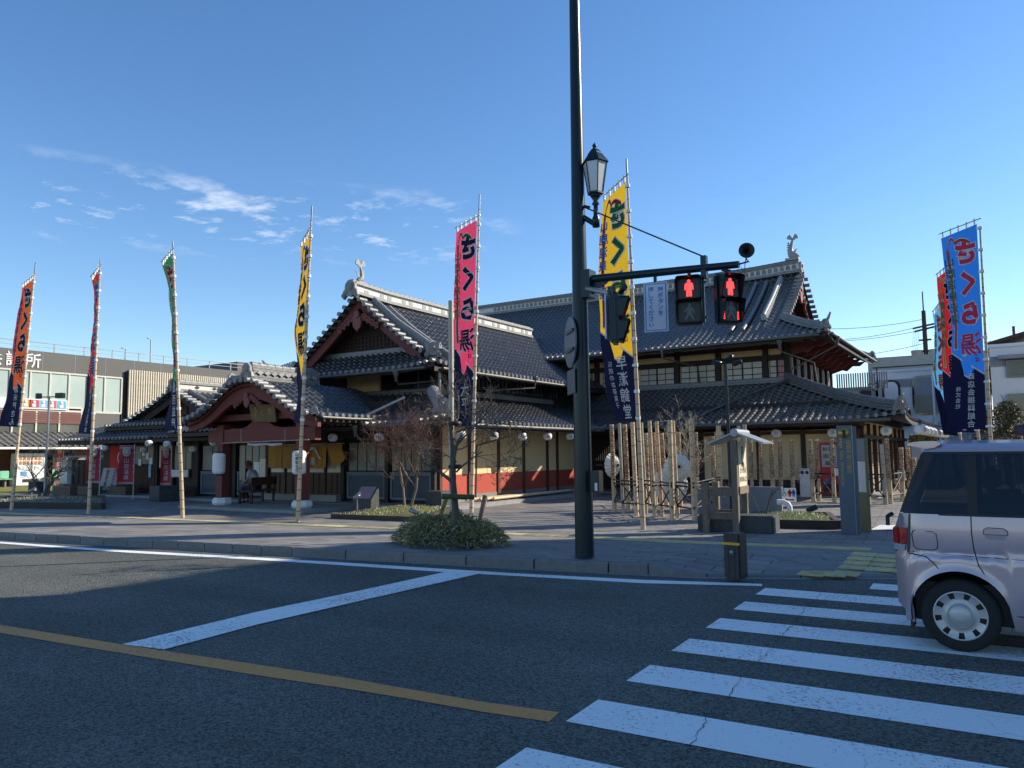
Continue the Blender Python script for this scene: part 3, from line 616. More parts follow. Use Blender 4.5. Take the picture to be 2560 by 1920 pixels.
ridge(roofs, [(-15.3, 19.35, 3.5), (-19.5, 19.35, 3.5), (-24.5, 19.35, 3.5)], .2, .14, .055, layers=2, m=M['tileend'])
ridge(roofs, [(-15.45, 19.4, 3.5), (-15.45, 27, 3.5)], .2, .14, .055, layers=2, m=M['tileend'])
face_tile(roofs, (CXR, 18.3, 6.9), R_(-90), .85); fish(roofs, (CXR, 18.75, 7.3), R_(90), .62)
face_tile(roofs, (-6.98, 33.6, 9.15), 0, .7); fish(roofs, (-7.3, 33.6, 9.62), R_(180), 1.0)
face_tile(roofs, (PX, 14.62, 3.92), R_(-90), .66)
face_tile(roofs, (PX + PW - .05, 14.62, 2.72), R_(-60), .32)
# gable ends
bargeboard(BH, lambda k: (k * 3.45, zc_(3.75 - k * 3.45)), (CXR, 18.72, 0), (1, 0, 0), (0, 1, 0), depth=.3)
bargeboard(BH, lambda k: (k * 3.45, zc_(3.75 - k * 3.45)), (CXR, 18.72, 0), (-1, 0, 0), (0, 1, 0), depth=.3)
bargeboard(BH, lambda k: (k * 3.6, zu(5.4 - k * 3.6)), (-7.22, 33.6, 0), (0, 1, 0), (1, 0, 0), depth=.34)
bargeboard(BH, lambda k: (k * 3.6, zu(5.4 - k * 3.6)), (-7.22, 33.6, 0), (0, -1, 0), (1, 0, 0), depth=.34)
MB().prism([(-2.9, 4.9), (2.9, 4.9), (1.6, 5.75), (0, 6.6), (-1.6, 5.75)], (CXR, 19.4, 0), (1, 0, 0), (0, 0, 1), (0, 1, 0), .1).build('gable_wall', M['dark'], BH)
lt = MB()
for k in range(31): 
    x = -2.55 + k * .17; top = 4.95 + max(.1, (2.9 - abs(x)) * .56); lt.bb(CXR + x - .02, 19.36, 4.95, CXR + x + .02, 19.385, min(top, 5.62))
for k in range(5): 
    z = 5.02 + k * .14; hw = 2.7 - k * .24; lt.bb(CXR - hw, 19.34, z, CXR + hw, 19.358, z + .03)
lt.build('gable_lattice', mat('lattice_brown', (.05, .022, .016), .7), BH)
carv_m = mat('carving_red', (.20, .055, .045), .6)
def pendant(parent, o, ex, en, s=1):
    """carved gable pendant: boss, heart-shaped leaf and rows of scrolls to both sides"""
    mb = MB(); ex = Vector(ex); ez = Vector((0, 0, 1)); en = Vector(en); o = Vector(o)
    P = lambda x, z: (x * s, z * s)
    mb.prism([P(x, z) for x, z in [(-.1, .1), (-.15, -.08), (-.2, -.3), (-.16, -.44), (-.06, -.52), (0, -.58), (.06, -.52), (.16, -.44), (.2, -.3), (.15, -.08), (.1, .1)]], o, ex, ez, en, .08 * s)
    mb.prism([P(.13 * math.cos(t), .02 + .13 * math.sin(t)) for t in [2 * math.pi * k / 14 for k in range(14)]], o + en * .03 * s, ex, ez, en, .09 * s)
    for sg in (-1, 1):
        for k in range(4):
            cx_, cz_ = sg * (.28 + k * .19), -.1 - k * .11; r = .15 - .015 * k
            pts = []
            for q in range(15):
                t = q / 14 * 2 * math.pi * 1.25; rr = r * (1 - q / 17); pts.append(o + ex * ((cx_ + sg * rr * math.cos(t)) * s) + ez * ((cz_ + rr * math.sin(t)) * s) + en * .03 * s)
            mb.path(pts, [.042 * s * (1 - q / 22) for q in range(15)], 6)
            mb.prism([P(cx_ - sg * .1, cz_ + .12), P(cx_ + sg * .16, cz_ + .1), P(cx_ + sg * .1, cz_ - .1), P(cx_ - sg * .04, cz_ - .14)], o, ex, ez, en, .03 * s)
    return mb.build('carved_pendant', carv_m, parent)
pendant(BH, (CXR, 18.66, 6.2), (1, 0, 0), (0, -1, 0), .95)
MB().prism([(-3.3, 6.5), (3.3, 6.5), (1.8, 7.6), (0, 8.85), (-1.8, 7.6)], (-7.62, 33.6, 0), (0, 1, 0), (0, 0, 1), (-1, 0, 0), .1).build('gable_wall', M['red'], BH)
pendant(BH, (-7.1, 33.6, 8.35), (0, 1, 0), (1, 0, 0), 1.1)
# ---- walls ----
st_ = lambda name, m, *bs: [MB().bb(*b).build(name, m, BH) for b in bs]
HW, HY, CY = -4.1, 27.5, 17.8
# hall lower front: dark recessed entrance, then cream wall
st_('wall', M['cream'], (-9.45, 27.5, .55, -4.25, 27.7, 2.5)); st_('wall_base', M['dark'], (-9.45, 27.46, 0, -4.25, 27.7, .55))
st_('wall', M['dark'], (-18, 30.2, 0, -9.4, 30.4, 3.2), (-9.6, 27.7, 0, -9.45, 30.3, 2.6), (-14.06, 27.5, 2.25, -4.0, 27.7, 3.2))
for x in (-9.45, -7.4, -5.9, -4.25): MB().bb(x - .07, 27.40, 0, x + .07, 27.72, 2.6).build('post', M['dark'] if x < -5 else M['red'], BH)
st_('beam', M['brown'], (-9.5, 27.38, 2.1, -4.1, 27.48, 2.22), (-14, 27.38, 2.32, -4.0, 27.5, 2.48))
lt = MB()
for k in range(14): lt.bb(-14.0 + k * .09, 27.6, .1, -13.965 + k * .09, 27.63, 2.1)
lt.build('entrance_lattice', M['dark'], BH)
st_('plinth', M['concrete'], (-14.06, 26.9, 0, -3.6, 30.2, .06))
for k in range(12): MB().bb(-13.3 + k * .85, 26.05, 2.33, -13.24 + k * .85, 27.4, 2.40).build('rafter', M['dark'], BH)
# hall side wall, sunlit: posts, cream infill, glazed panels
st_('wall', M['cream'], (-4.3, 27.6, 1.95, -4.12, 40, 2.5)); st_('wall', M['dark'], (-6, 27.6, 2.5, -4.12, 40, 3.0))
for k in range(9):
    y = 27.65 + k * 1.45
    MB().bb(-4.16, y - .06, 0, -4.02, y + .06, 2.45).build('post', M['brown'], BH)
    w_ = MB().bb(-4.22, y + .1, .5, -4.16, y + 1.35, 1.9).build('window', M['brown'], BH)
    for i in range(3):
        for j in range(3): MB().bb(-4.155, y + .14 + i * .4, .56 + j * .44, -4.148, y + .5 + i * .4, .96 + j * .44).build('pane', M['frostl'], w_)
    MB().bb(-4.24, y + .06, 0, -4.14, y + 1.39, .5).build('wall_base', M['skirt'], BH)
st_('beam', M['dark'], (-4.1, 27.5, 1.93, -3.98, 40, 2.05))
# hall upper storey
st_('wall', M['cream'], (-16.5, 29.95, 3.9, -6.95, 30.1, 5.7)); st_('wall', M['dark'], (-7.1, 29.95, 3.9, -6.95, 38, 5.7))
st_('beam', M['dark'], (-16.5, 29.84, 4.98, -6.9, 29.95, 5.18), (-16.5, 29.84, 4.02, -6.9, 29.95, 4.22), (-16.5, 29.8, 5.42, -6.9, 29.95, 5.55))
def win_u(xa, xb, nc, z0=4.24, z1=4.98, pink=()):
    fr = MB().bb(xa, 29.9, z0, xb, 29.94, z1).build('window', M['dark'], BH); pw = (xb - xa) / nc
    for i in range(nc):
        for j in range(3):
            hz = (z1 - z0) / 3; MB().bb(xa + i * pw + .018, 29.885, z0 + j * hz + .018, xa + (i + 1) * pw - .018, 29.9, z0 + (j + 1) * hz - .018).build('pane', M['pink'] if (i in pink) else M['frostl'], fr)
    mm = MB(); mm.bb((xa + xb) / 2 - .03, 29.86, z0, (xa + xb) / 2 + .03, 29.89, z1); mm.build('window_bar', M['dark'], fr)
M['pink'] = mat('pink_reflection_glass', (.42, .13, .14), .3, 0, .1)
X = lambda px, y=29.85: AY(px, 920, y).x
for a, b, n_, pk in ((1440, 1478, 2, ()), (1505, 1540, 2, ()), (1600, 1684, 4, ()), (1702, 1787, 4, ()), (1807, 1905, 4, ()), (1924, 1961, 2, (1,))): win_u(X(a), X(b), n_, pink=pk)
for px in (1492, 1572, 1693, 1796, 1914, 1970): MB().bb(X(px) - .09, 29.78, 3.95, X(px) + .09, 29.96, 5.6).build('post', M['dark'], BH)
for k in range(7):   # side windows of the upper storey
    y = 30.2 + k * 1.2; MB().bb(-6.96, y, 4.15, -6.9, y + .95, 5.15).build('window', M['darkg'], BH); MB().bb(-6.97, y + .97, 3.95, -6.82, y + 1.13, 5.6).build('post', M['dark'], BH)
    for q in (.3, .6): MB().bb(-6.9, y + q, 4.15, -6.87, y + q + .04, 5.15).build('window_bar', M['white'], BH)
for k in range(8):  # cloud-shaped brackets under the side eave
    y = 29.9 + k * 1.2; MB().prism([(0, 0), (.5, .16), (.7, .1), (.95, .32), (1.25, .3), (1.5, .5), (0, .5)], (-6.85, y, 5.08), (1, 0, 0), (0, 0, 1), (0, 1, 0), .09).build('eave_bracket', M['carv'] if 'carv' in M else M['red'], BH)
# central lower front facade
st_('wall', M['dark'], (-25.6, 17.9, 0, -14.06, 18.05, 3.2)); st_('beam', M['dark'], (-25.6, 17.74, 2.08, -14.0, 17.9, 2.4))
st_('plinth', M['concrete'], (-21.2, 14.3, 0, -15.8, 17.9, .09), (-25.6, 16.9, 0, -14.1, 17.9, .10), (-14.1, 16.9, 0, -12.9, 26.2, .12))
def pane_bay(xa, xb, n_):
    f = MB().bb(xa, 17.84, 1.02, xb, 17.88, 1.98).build('window', M['dark'], BH); w = (xb - xa) / n_
    for i in range(n_): MB().bb(xa + i * w + .025, 17.82, 1.07, xa + (i + 1) * w - .025, 17.84, 1.93).build('pane', M['frost'], f)
    MB().bb(xa - .03, 17.76, .98, xb + .03, 17.9, 1.02).build('sill', M['panelfr'], BH)
    p_ = MB().bb(xa, 17.80, .24, xb, 17.86, .96).build('wall_panel', M['panel'], BH)
    mm = MB(); 
    for a in ((xa - .02, .20, xb + .02, .26), (xa - .02, .92, xb + .02, .975), (xa - .02, .26, xa + .05, .92), (xb - .05, .26, xb + .02, .92)): mm.bb(a[0], 17.775, a[1], a[2], 17.80, a[3])
    mm.build('panel_frame', M['panelfr'], p_)
XF = lambda px: AY(px, 1150, 17.8).x
for a, b, n_ in ((505, 556, 2), (596, 664, 4), (870, 963, 4), (978, 1078, 4)): pane_bay(XF(a), XF(b), n_)
for px in (497, 568, 590, 671, 860, 970, 1086): MB().bb(XF(px) - .07, 17.72, .1, XF(px) + .07, 17.92, 2.1).build('post', M['dark'], BH)
for a, b in ((675, 712), (716, 765), (769, 812), (816, 856)):
    d_ = MB().bb(XF(a), 17.82, .3, XF(b), 17.87, 1.98).build('sliding_door', M['brown'], BH)
    MB().bb(XF(a) + .05, 17.805, 1.0, XF(b) - .05, 17.82, 1.9).build('pane', M['frostl'], d_)
    for q in (.33, .66): MB().bb(XF(a) + (XF(b) - XF(a)) * q - .012, 17.80, .34, XF(a) + (XF(b) - XF(a)) * q + .012, 17.82, .95).build('door_batten', M['dark'], d_)
st_('door_step', M['skirt'], (XF(672), 17.5, .09, XF(858), 17.82, .3))
# west-side wall in cream over red, with posts
WX = -14.06
wy = [17.95] + [AX(px, 1150, WX).y for px in (1172, 1245, 1308, 1367, 1392)] + [27.4]
for a, b in zip(wy, wy[1:]):
    MB().bb(WX - .12, a, .93, WX, b, 2.4).build('wall', M['cream'], BH); MB().bb(WX - .12, a, .32, WX, b, .93).build('wall', M['vermil'], BH)
    MB().bb(WX - .12, a, .12, WX + .015, b, .32).build('wall_base', M['skirt'], BH)
for y in wy[:-1]: MB().bb(WX - .06, y - .06, .12, WX + .05, y + .06, 2.5).build('post', M['brown'], BH)
st_('beam', M['brown'], (WX - .05, 17.8, 2.36, WX + .06, 27.4, 2.52))
for k in range(28): MB().bb(-13.98, 17.9 + k * .34, 2.44, -12.75, 17.95 + k * .34, 2.50).build('rafter', M['brown'], BH)
# upper storey of the central block
st_('wall', M['cream'], (AY(868, 960, 19.6).x, 19.6, 3.4, AY(947, 960, 19.6).x, 19.7, 4.5)); st_('wall', M['dark'], (-21.2, 19.7, 3.3, -15.5, 19.85, 4.7), (-15.6, 19.7, 3.3, -15.48, 28.5, 4.7))
for k in range(6):
    y = 20.4 + k * 1.25; w_ = MB().bb(-15.48, y, 3.78, -15.44, y + 1.0, 4.3).build('window', M['darkg'], BH)
    for q in (.24, .49, .74): MB().bb(-15.44, y + q, 3.78, -15.42, y + q + .03, 4.3).build('window_bar', M['panelfr'], w_)
w_ = MB().bb(AY(962, 960, 19.7).x, 19.66, 3.75, -15.7, 19.7, 4.25).build('window', M['darkg'], BH)
MB().bb(-16.3, 19.64, 3.75, -16.25, 19.66, 4.25).build('window_bar', M['panelfr'], w_)
# ---- porch: posts, beam, bell gable, hall name plate ----
YP = 15.2
for x in (PX - 1.75, PX + 1.75):
    p_ = MB().bb(x - .14, YP - .14, .3, x + .14, YP + .14, 2.5).build('porch_post', M['red'], BH)
    MB().lathe([(.0, .3), (.25, .3), (.3, .24), (.31, .15), (.27, .09)], (x, YP, 0), 8, Matrix.Rotation(R_(22.5), 3, 'Z'), False).build('post_foot', M['white'], p_)
MB().bb(PX - 2.35, YP - .11, 1.98, PX + 2.35, YP + .11, 2.36).build('porch_beam', M['red'], BH)
MB().prism([(-.95, 0), (-.6, .06), (-.35, .2), (0, .24), (.35, .2), (.6, .06), (.95, 0)], (PX, YP - .08, 2.36), (1, 0, 0), (0, 0, 1), (0, 1, 0), .16).build('frog_leg_strut', M['red'], BH)
MB().bb(PX - 2.2, YP - .1, 2.62, PX + 2.2, YP + .1, 2.8).build('porch_beam', M['red'], BH)
for sg in (1, -1):
    bargeboard(BH, lambda k: (k * 2.84, zk(k * 2.84) - .02), (PX, 14.72, 0), (sg, 0, 0), (0, 1, 0), depth=.44, th=.12, n=24, tap=-.5)
    bargeboard(BH, lambda k: (k * 2.84, zk(k * 2.84) + .03), (PX, 14.66, 0), (sg, 0, 0), (0, 1, 0), depth=.10, th=.06, n=24, name='verge_moulding')
MB().prism([(-1.6, 2.8), (1.6, 2.8), (1.1, 3.25), (.5, 3.5), (-.5, 3.5), (-1.1, 3.25)], (PX, 15.5, 0), (1, 0, 0), (0, 0, 1), (0, 1, 0), .06).build('gable_wall', M['dark'], BH)
pendant(BH, (PX - .05, 14.70, 3.30), (1, 0, 0), (0, -1, 0), .62)
for x in (PX - 2.45, PX + 2.45): MB().bb(x - .07, 15.0, 2.44, x + .07, 18.2, 2.56).build('porch_beam', M['red'], BH)
rf = mesh_of(MB().box((0, 0, 0), (.55, .06, .07)), 'rafter', M['red']); rfe = mesh_of(MB().box((.28, 0, 0), (.012, .055, .062)), 'rafter_tip', M['white'])
for k in range(14):
    m_ = Matrix.Translation((PX + PW - .28, 14.95 + k * .24, 2.50)); o = inst(rf, 'rafter', BH, m_); t_ = bpy.data.objects.new('rafter_tip', rfe); COL.objects.link(t_); t_.parent = o
# gutters and downpipes
gutter(BH, (-13.2, 25.93, 2.43), (XE - .4, 25.93, 2.47)); gutter(BH, (-17.5, 28.12, 5.46), (XU - .3, 28.12, 5.56)); gutter(BH, (XU + .08, 28.4, 5.6), (XU + .08, 38.8, 5.6))
gutter(BH, (-12.64, 16.8, 2.36), (-12.64, 26.0, 2.36)); gutter(BH, (-15.4, 16.33, 2.36), (-12.9, 16.33, 2.38)); gutter(BH, (CX1 + .08, 18.3, 4.12), (CX1 + .08, 26.5, 4.12)); gutter(BH, (CX0 + .3, 17.93, 4.12), (CX1 - .3, 17.93, 4.14))
gutter(BH, (PX + PW + .07, 14.8, 2.58), (PX + PW + .07, 17.0, 2.58), .045)
def dp(pts): return hopper_pipe(BH, pts)
a = AY(1948, 855, 28.12); dp([a, a + Vector((.05, .1, -.35)), (a.x + .85, 29.6, 4.75), (a.x + .9, 29.7, 4.1)])
MB().path([(AY(1965, 980, 29.0).x, 29.4, 4.15), (-7.9, 28.2, 3.6), (-9.0, 26.9, 2.95), (-9.3, 26.1, 2.62)], .05, 8).build('downpipe', M['gutter'], BH)
a = AY(1655, 877, 28.12); dp([a, a + Vector((.05, .1, -.3)), (a.x + .9, 29.6, 4.9), (a.x + .95, 29.7, 4.1)])
dp([(XU + .08, 29.3, 5.55), (XU, 29.3, 5.25), (-6.7, 29.9, 4.6), (-6.8, 29.9, 4.2)])
a = AY(990, 932, 17.93); dp([a, a + Vector((0, .1, -.35)), (a.x + .75, 19.4, 3.9), (a.x + .8, 19.5, 3.6)])
a = AY(888, 1068, 16.33); dp([a, a + Vector((0, .1, -.32)), (a.x + .75, 17.6, 1.9), (a.x + .8, 17.7, .2)])
MB().path([AY(885, 1062, 16.33) + Vector((0, 0, .1)), AY(1012, 1005, 17.6) + Vector((0, 0, .14))], .045, 8).build('downpipe', M['metalg'], BH)
a = AX(1337, 945, CX1 + .1); dp([a, a + Vector((0, .0, -.35)), (-15.2, a.y - 1.6, 3.75), (-15.3, a.y - 1.6, 3.5)])
a = AX(1272, 1058, -12.64); dp([a, a + Vector((0, 0, -.4)), (-13.9, a.y + .1, 1.8), (-13.95, a.y + .1, .2)])
# ------------------------------------------------------------------ lettering
_gc = {}
def glyph(ch, off=0.0):
    k = (ch, off)
    if k not in _gc:
        c = bpy.data.curves.new('t', 'FONT'); c.body = ch; c.size = 1; c.offset = off; c.resolution_u = 3; c.fill_mode = 'BOTH'
        o = bpy.data.objects.new('t', c); COL.objects.link(o); bpy.context.view_layer.update()
        me = o.to_mesh(); v = [(p.co.x, p.co.y) for p in me.vertices]; f = [tuple(q.vertices) for q in me.polygons]
        if v: cx_ = (min(a for a, b in v) + max(a for a, b in v)) / 2
        else: cx_ = 0
        w = (max(a for a, b in v) - min(a for a, b in v)) if v else .4
        o.to_mesh_clear(); bpy.data.objects.remove(o); bpy.data.curves.remove(c)
        _gc[k] = ([(a - cx_, b - .36) for a, b in v], f, w)
    return _gc[k]
def lay(s, size=1.0, vertical=False, pitch=1.05, off=0.0, mirror=False, sx=1.0):
    """flat layout of a text, centred; returns verts and faces"""
    V, F = [], []; n = len(s); adv = []
    if vertical: adv = [(-(i - (n - 1) / 2) * pitch) for i in range(n)]
    else:
        x = 0; 
        for ch in s: w = 1.0 if ord(ch) > 255 else glyph(ch)[2] + .12; adv.append(x + w / 2); x += w * pitch
        adv = [a - x / 2 for a in adv]
    for ch, a in zip(s, adv):
        if ch == ' ': continue
        v, f, w = glyph(ch, off * (.35 if ord(ch) >= 0x4e00 else 1)); b = len(V)
        for p, q in v:
            X_, Y_ = (p, q + a) if vertical else (p + a, q)
            V.append((X_ * size * sx * (-1 if mirror else 1), Y_ * size))
        F += [[b + i for i in t] for t in f]
    return V, F
def text(name, lay_, fn, m, parent):
    V, F = lay_; mb = MB(); mb.add([fn(x, y) for x, y in V], F); return mb.build(name, m, parent)
def flat(o, ex, ey, th=0.0):
    o, ex, ey = Vector(o), Vector(ex), Vector(ey); return lambda x, y: o + ex * x + ey * y
cm = lambda n, c, r=.75: mat(n, c, r, 0, .04, 6)
INK = dict(white=cm('cloth_white', (.74, .74, .72)), black=cm('cloth_black', (.012, .012, .014)), green=cm('cloth_green', (.02, .17, .055)), blue=cm('cloth_blue', (.015, .12, .50)),
           red=cm('cloth_red', (.42, .015, .02)), navy=cm('cloth_navy', (.007, .008, .04)), yellow=cm('cloth_yellow', (.70, .42, .02)), pink=cm('cloth_pink', (.72, .06, .13)), orange=cm('cloth_orange', (.62, .10, .02)), hot=cm('cloth_hot_pink', (.75, .06, .15)), purple=cm('cloth_purple', (.05, .04, .32)), sky=cm('cloth_sky', (.10, .38, .7)))
# cloth lets some sun through
for k, m in INK.items():
    p = m.node_tree.nodes['Principled BSDF']; p.inputs['Specular IOR Level'].default_value = .15
    t = m.node_tree; tr = t.nodes.new('ShaderNodeBsdfTranslucent'); mx = t.nodes.new('ShaderNodeMixShader'); mx.inputs[0].default_value = .05 if k == 'navy' else .34
    t.links.new(p.inputs['Base Color'].links[0].from_socket, tr.inputs['Color']); t.links.new(p.outputs[0], mx.inputs[1]); t.links.new(tr.outputs[0], mx.inputs[2])
    t.links.new(mx.outputs[0], t.nodes['Material Output'].inputs['Surface'])

# ------------------------------------------------------------------ tall banners on bamboo poles
BG = 'tall banners on bamboo poles'
def banner(label, base, top_px, widths, cols, main='さくら湯', sidetxt='山鹿温泉元湯', foot='', foot2='', r0=.052, zc=(2.2, 7.2), w=.88, texc=('green', 'blue', 'red'), sway=0, big=1.0, zskip=0, seal='湯'):
    bx, by, bz = base; tp = AD(top_px[0], top_px[1], (bx, by)); H = tp.z - bz
    root = thing('banner_pole', label, 'banner', (bx, by, bz), 0, BG)
    view = Vector((bx, by, 0)).normalized(); left = Vector((-view.y, view.x, 0)) ; away = view
    axis = lambda z: Vector((bx, by, 0)).lerp(Vector((tp.x, tp.y, 0)), (z - bz) / H) + Vector((0, 0, z))
    # pole with nodes
    mb = MB(); nn = 30; pts = []; rs = []
    for k in range(nn + 1):
        z = bz + H * .985 * k / nn; r = r0 * (1 - .62 * k / nn); pts.append(axis(z) + away * .006 * math.sin(k * 1.3)); rs.append(r)
    for k in range(nn): mb.path([pts[k], pts[k + 1]], [rs[k], rs[k + 1] * 1.0], 9, False)
    pole = mb.build('pole', M['bamboo'], root)
    mb = MB()
    for k in range(1, nn): d = (pts[k] - pts[k - 1]).normalized(); mb.path([pts[k] - d * .012, pts[k], pts[k] + d * .012], [rs[k] * 1.0, rs[k] * 1.16, rs[k] * 1.0], 9, False)
    mb.build('bamboo_nodes', M['node'], pole)
    MB().tube(axis(tp.z - .55), axis(tp.z), .022, .02, 8).build('pole_tip', M['metalg'], root)
    z0, z1 = zc
    def wid(z):       # apparent sideways reach at this height
        f = (z1 - z) / (z1 - z0) * (len(widths) - 1); i = max(0, min(len(widths) - 2, int(f))); return widths[i] + (widths[i + 1] - widths[i]) * (f - i)
    def surf(u, z, off=0):      # u 0 at pole .. 1 outer edge
        a = max(.04, min(w * .99, wid(z))); c = a / w; s_ = math.sqrt(max(0, 1 - c * c)) * (1 if not sway else sway)
        d = left * c + away * s_; n = Vector((-d.y, d.x, 0)); n = n if n.dot(view) < 0 else -n
        rip = .035 * math.sin(z * 1.7 + u * 3 + bx) * u + .012 * math.sin(z * 6 + u * 9 + bx * 2) * u
        droop = -.10 * u * u if z > z1 - .2 else -.10 * u * u
        p = axis(z) + d * (.07 + u * w) + n * (rip + off) + Vector((0, 0, (.16 if False else 0)))
        return p
    slant = lambda u: 0.16 * (1 - u) - .16          # the top edge falls away from the pole
    NZ, NU = 44, 7; zb = z0 + (z1 - z0) * .31; mb = MB()
    def patch(mb_, za, zb_, cut_a=None, cut_b=None):
        V = [surf(i / NU, (za(i / NU) + (zb_(i / NU) - za(i / NU)) * j / NZ)) for j in range(NZ + 1) for i in range(NU + 1)]
        mb_.add(V, [(j * (NU + 1) + i, j * (NU + 1) + i + 1, (j + 1) * (NU + 1) + i + 1, (j + 1) * (NU + 1) + i) for j in range(NZ) for i in range(NU)], True)
    cutf = lambda u: zb - .22 + .62 * u - (.34 if .38 < u < .62 else 0)
    mb = MB(); patch(mb, cutf, lambda u: z1 + slant(u)); cl_ = mb.build('cloth', INK[cols[0]], root)
    mb = MB(); patch(mb, lambda u: z0 + .05 * u, cutf); mb.build('cloth_foot', INK[cols[1]], root)
    mb = MB(); 
    for j in range(24):
        u0, u1 = j / 24, (j + 1) / 24; mb.add([surf(u0, cutf(u0) - .025, .004), surf(u1, cutf(u1) - .025, .004), surf(u1, cutf(u1) + .02, .004), surf(u0, cutf(u0) + .02, .004)], [(0, 1, 2, 3)])
    mb.build('cloth_border', INK['white'], root)
    # print (we see the back of the cloth: mirrored). u = .5 centre
    def put(name, s, uc, zc_c, size, mt, sx=1, pitch=1.05, off=0, lift=.004, both=True):
        L = lay(s, size, True, pitch, off, False, sx)
        for sg in ((1, -1) if both else (1,)): text(name, L, lambda x, y: surf(uc + x / w, zc_c + y, lift * sg), mt, cl_)
    T = z1 - z0
    zm = z1 - T * .355; sz = .60 * big
    put('print_outline', main, .36, zm, sz, INK['white'], 1.0, T * .152 / sz, .10, .004)
    put('print', main, .36, zm, sz, INK[texc[0]], 1.0, T * .152 / sz, .055, .008)
    # side stripe, its writing and the towel emblem
    mb = MB()
    def stripe(ua, ub, za, zb2, m, lift):
        mb = MB()
        for sg in (1, -1):
            V = []; n = 20
            for j in range(n + 1):
                z = za + (zb2 - za) * j / n; V += [surf(ua, z, lift * sg), surf(ub, z, lift * sg)]
            mb.add(V, [(2 * j, 2 * j + 1, 2 * j + 3, 2 * j + 2) for j in range(n)])
        mb.build('print_stripe', m, cl_)
    stripe(.79, .91, z1 - T * .60, z1 - T * .16, INK['white'], .003); stripe(.81, .89, z1 - T * .595, z1 - T * .10, INK[texc[2]], .005)
    put('print_outline', sidetxt, .85, z1 - T * .30, .25, INK['white'], 1, 1.18, .06, .007); put('print', sidetxt, .85, z1 - T * .30, .25, INK[texc[1]], 1, 1.18, .03, .010)
    for wd, m_, lf_ in ((.07, 'white', .004), (.045, texc[2], .008)):      # towel knot emblem
        mb = MB(); q = bez((.86, z1 - T * .11), (.74, z1 - T * .01), (.62, z1 - T * .075), 10) + bez((.62, z1 - T * .075), (.48, z1 - T * .045), (.22, z1 - T * .085), 8)
        for sg in (1, -1): mb.strip([surf(a, b + wd, lf_ * sg) for a, b in q], [surf(a, b - wd * .6, lf_ * sg) for a, b in q])
        mb.build('print_emblem', INK[m_], cl_)
    put('print', 'つば', .2, cutf(.2) + .32, .13, INK['red' if cols[0] != 'red' else 'sky'], 1, 1.05, .02, .006)
    if foot: put('print', foot, .38, z0 + T * .145, min(.32, T * .25 / len(foot)), INK['white'], 1, 1.08, .03, .006)
    if foot2: put('print', foot2, .74, z0 + T * .16, .13, INK['white'], 1, 1.1, .01, .006)
    # crossbar and ties
    a, b = surf(-.14, z1 + .12, 0), surf(1.04, z1 + .12 - .16, 0)
    MB().tube(a, b, .014, .012, 8).build('crossbar', M['metalg'], root)
    for k in range(5):
        u = .06 + k * .22; p = surf(u, z1 + slant(u)); MB().box(p + Vector((0, 0, .07)), (.035, .035, .17)).build('tie', M['tie'], root)
    for k in range(10):
        z = z0 + .08 + (z1 - z0 - .2) * k / 9; p = axis(z); mb = MB().lathe([(r0 * .95, -.035), (r0 * 1.02, 0), (r0 * .95, .035)], p, 8); mb.bar(p, surf(.02, z), .03, .05); mb.build('tie', M['tie'], root)
    return root
b = lambda px, py, z=.1: tuple(G(px, py, z))
Bs = [b(29, 1268, .1), b(222, 1277, .1), b(457, 1287, .1), b(744, 1296, .1), b(1178, 1292, .05), b(1608, 1315, .08)]
Bs = [(x, y, gz(x, y)) for x, y, z in Bs]
banner('orange banner with black letters on the leftmost bamboo pole', Bs[0], (89, 656), (.24, .26, .36, .38, .36, .38, .50), ('orange', 'navy'), foot='お米屋さん', texc=('black', 'pink', 'purple'), zc=(2.5, 7.1))
banner('narrow furled red banner with blue letters, second pole from the left', Bs[1], (251, 650), (.22, .12, .09, .1, .16, .24, .38), ('red', 'navy'), foot='旅館組合協賛会', texc=('blue', 'green', 'yellow'), zc=(2.2, 6.85))
banner('green banner furled tight on its pole in front of the small side building', Bs[2], (432, 603), (.28, .1, .08, .12, .13, .2, .32), ('green', 'navy'), foot='畑西益屋', texc=('red', 'white', 'pink'), zc=(2.2, 6.75))
banner('yellow banner with black letters seen edge-on before the bell-roofed porch', Bs[3], (780, 515), (.18, .2, .24, .26, .14, .1, .2), ('yellow', 'navy'), foot='', texc=('black', 'red', 'blue'), zc=(2.3, 6.9))
banner('pink banner with dark blue letters beside the bare street tree', Bs[4], (1199, 487), (.55, .52, .5, .5, .5, .48, .30), ('hot', 'navy'), foot='大平', texc=('navy', 'orange', 'green'), zc=(2.2, 7.3), foot2='山鹿', w=.75)
banner('large yellow banner with green letters behind the steel signal pole', Bs[5], (1566, 397), (.46, .56, .66, .68, .66, .58, .42), ('yellow', 'navy'), foot='早瀬錦堂', foot2='伝統のお茶菓子', texc=('green', 'blue', 'red'), zc=(2.15, 7.15))
def far_banner(label, d, bpx, tpx, **k):
    v = ray(*bpx); t = d / math.hypot(v.x, v.y); p = C0 + v * t; return banner(label, (p.x, p.y, .0), tpx, **k)
far_banner('blue banner with pink letters, rightmost and nearest above the van roof', 22.0, (2482, 1230), (2450, 572), widths=(.80, .75, .72, .68, .70, .78, .86), cols=('blue', 'navy'), foot='商店会振興組合', foot2='株式会社', texc=('hot', 'green', 'orange'), zc=(2.0, 7.1))
far_banner('red banner with black letters, standing just left of the blue banner', 25.8, (2468, 1200), (2377, 655), widths=(.38, .42, .5, .58, .62, .66, .68), cols=('red', 'navy'), foot='宮原山立青観旅館', texc=('black', 'green', 'yellow'), zc=(2.0, 6.9), foot2='')
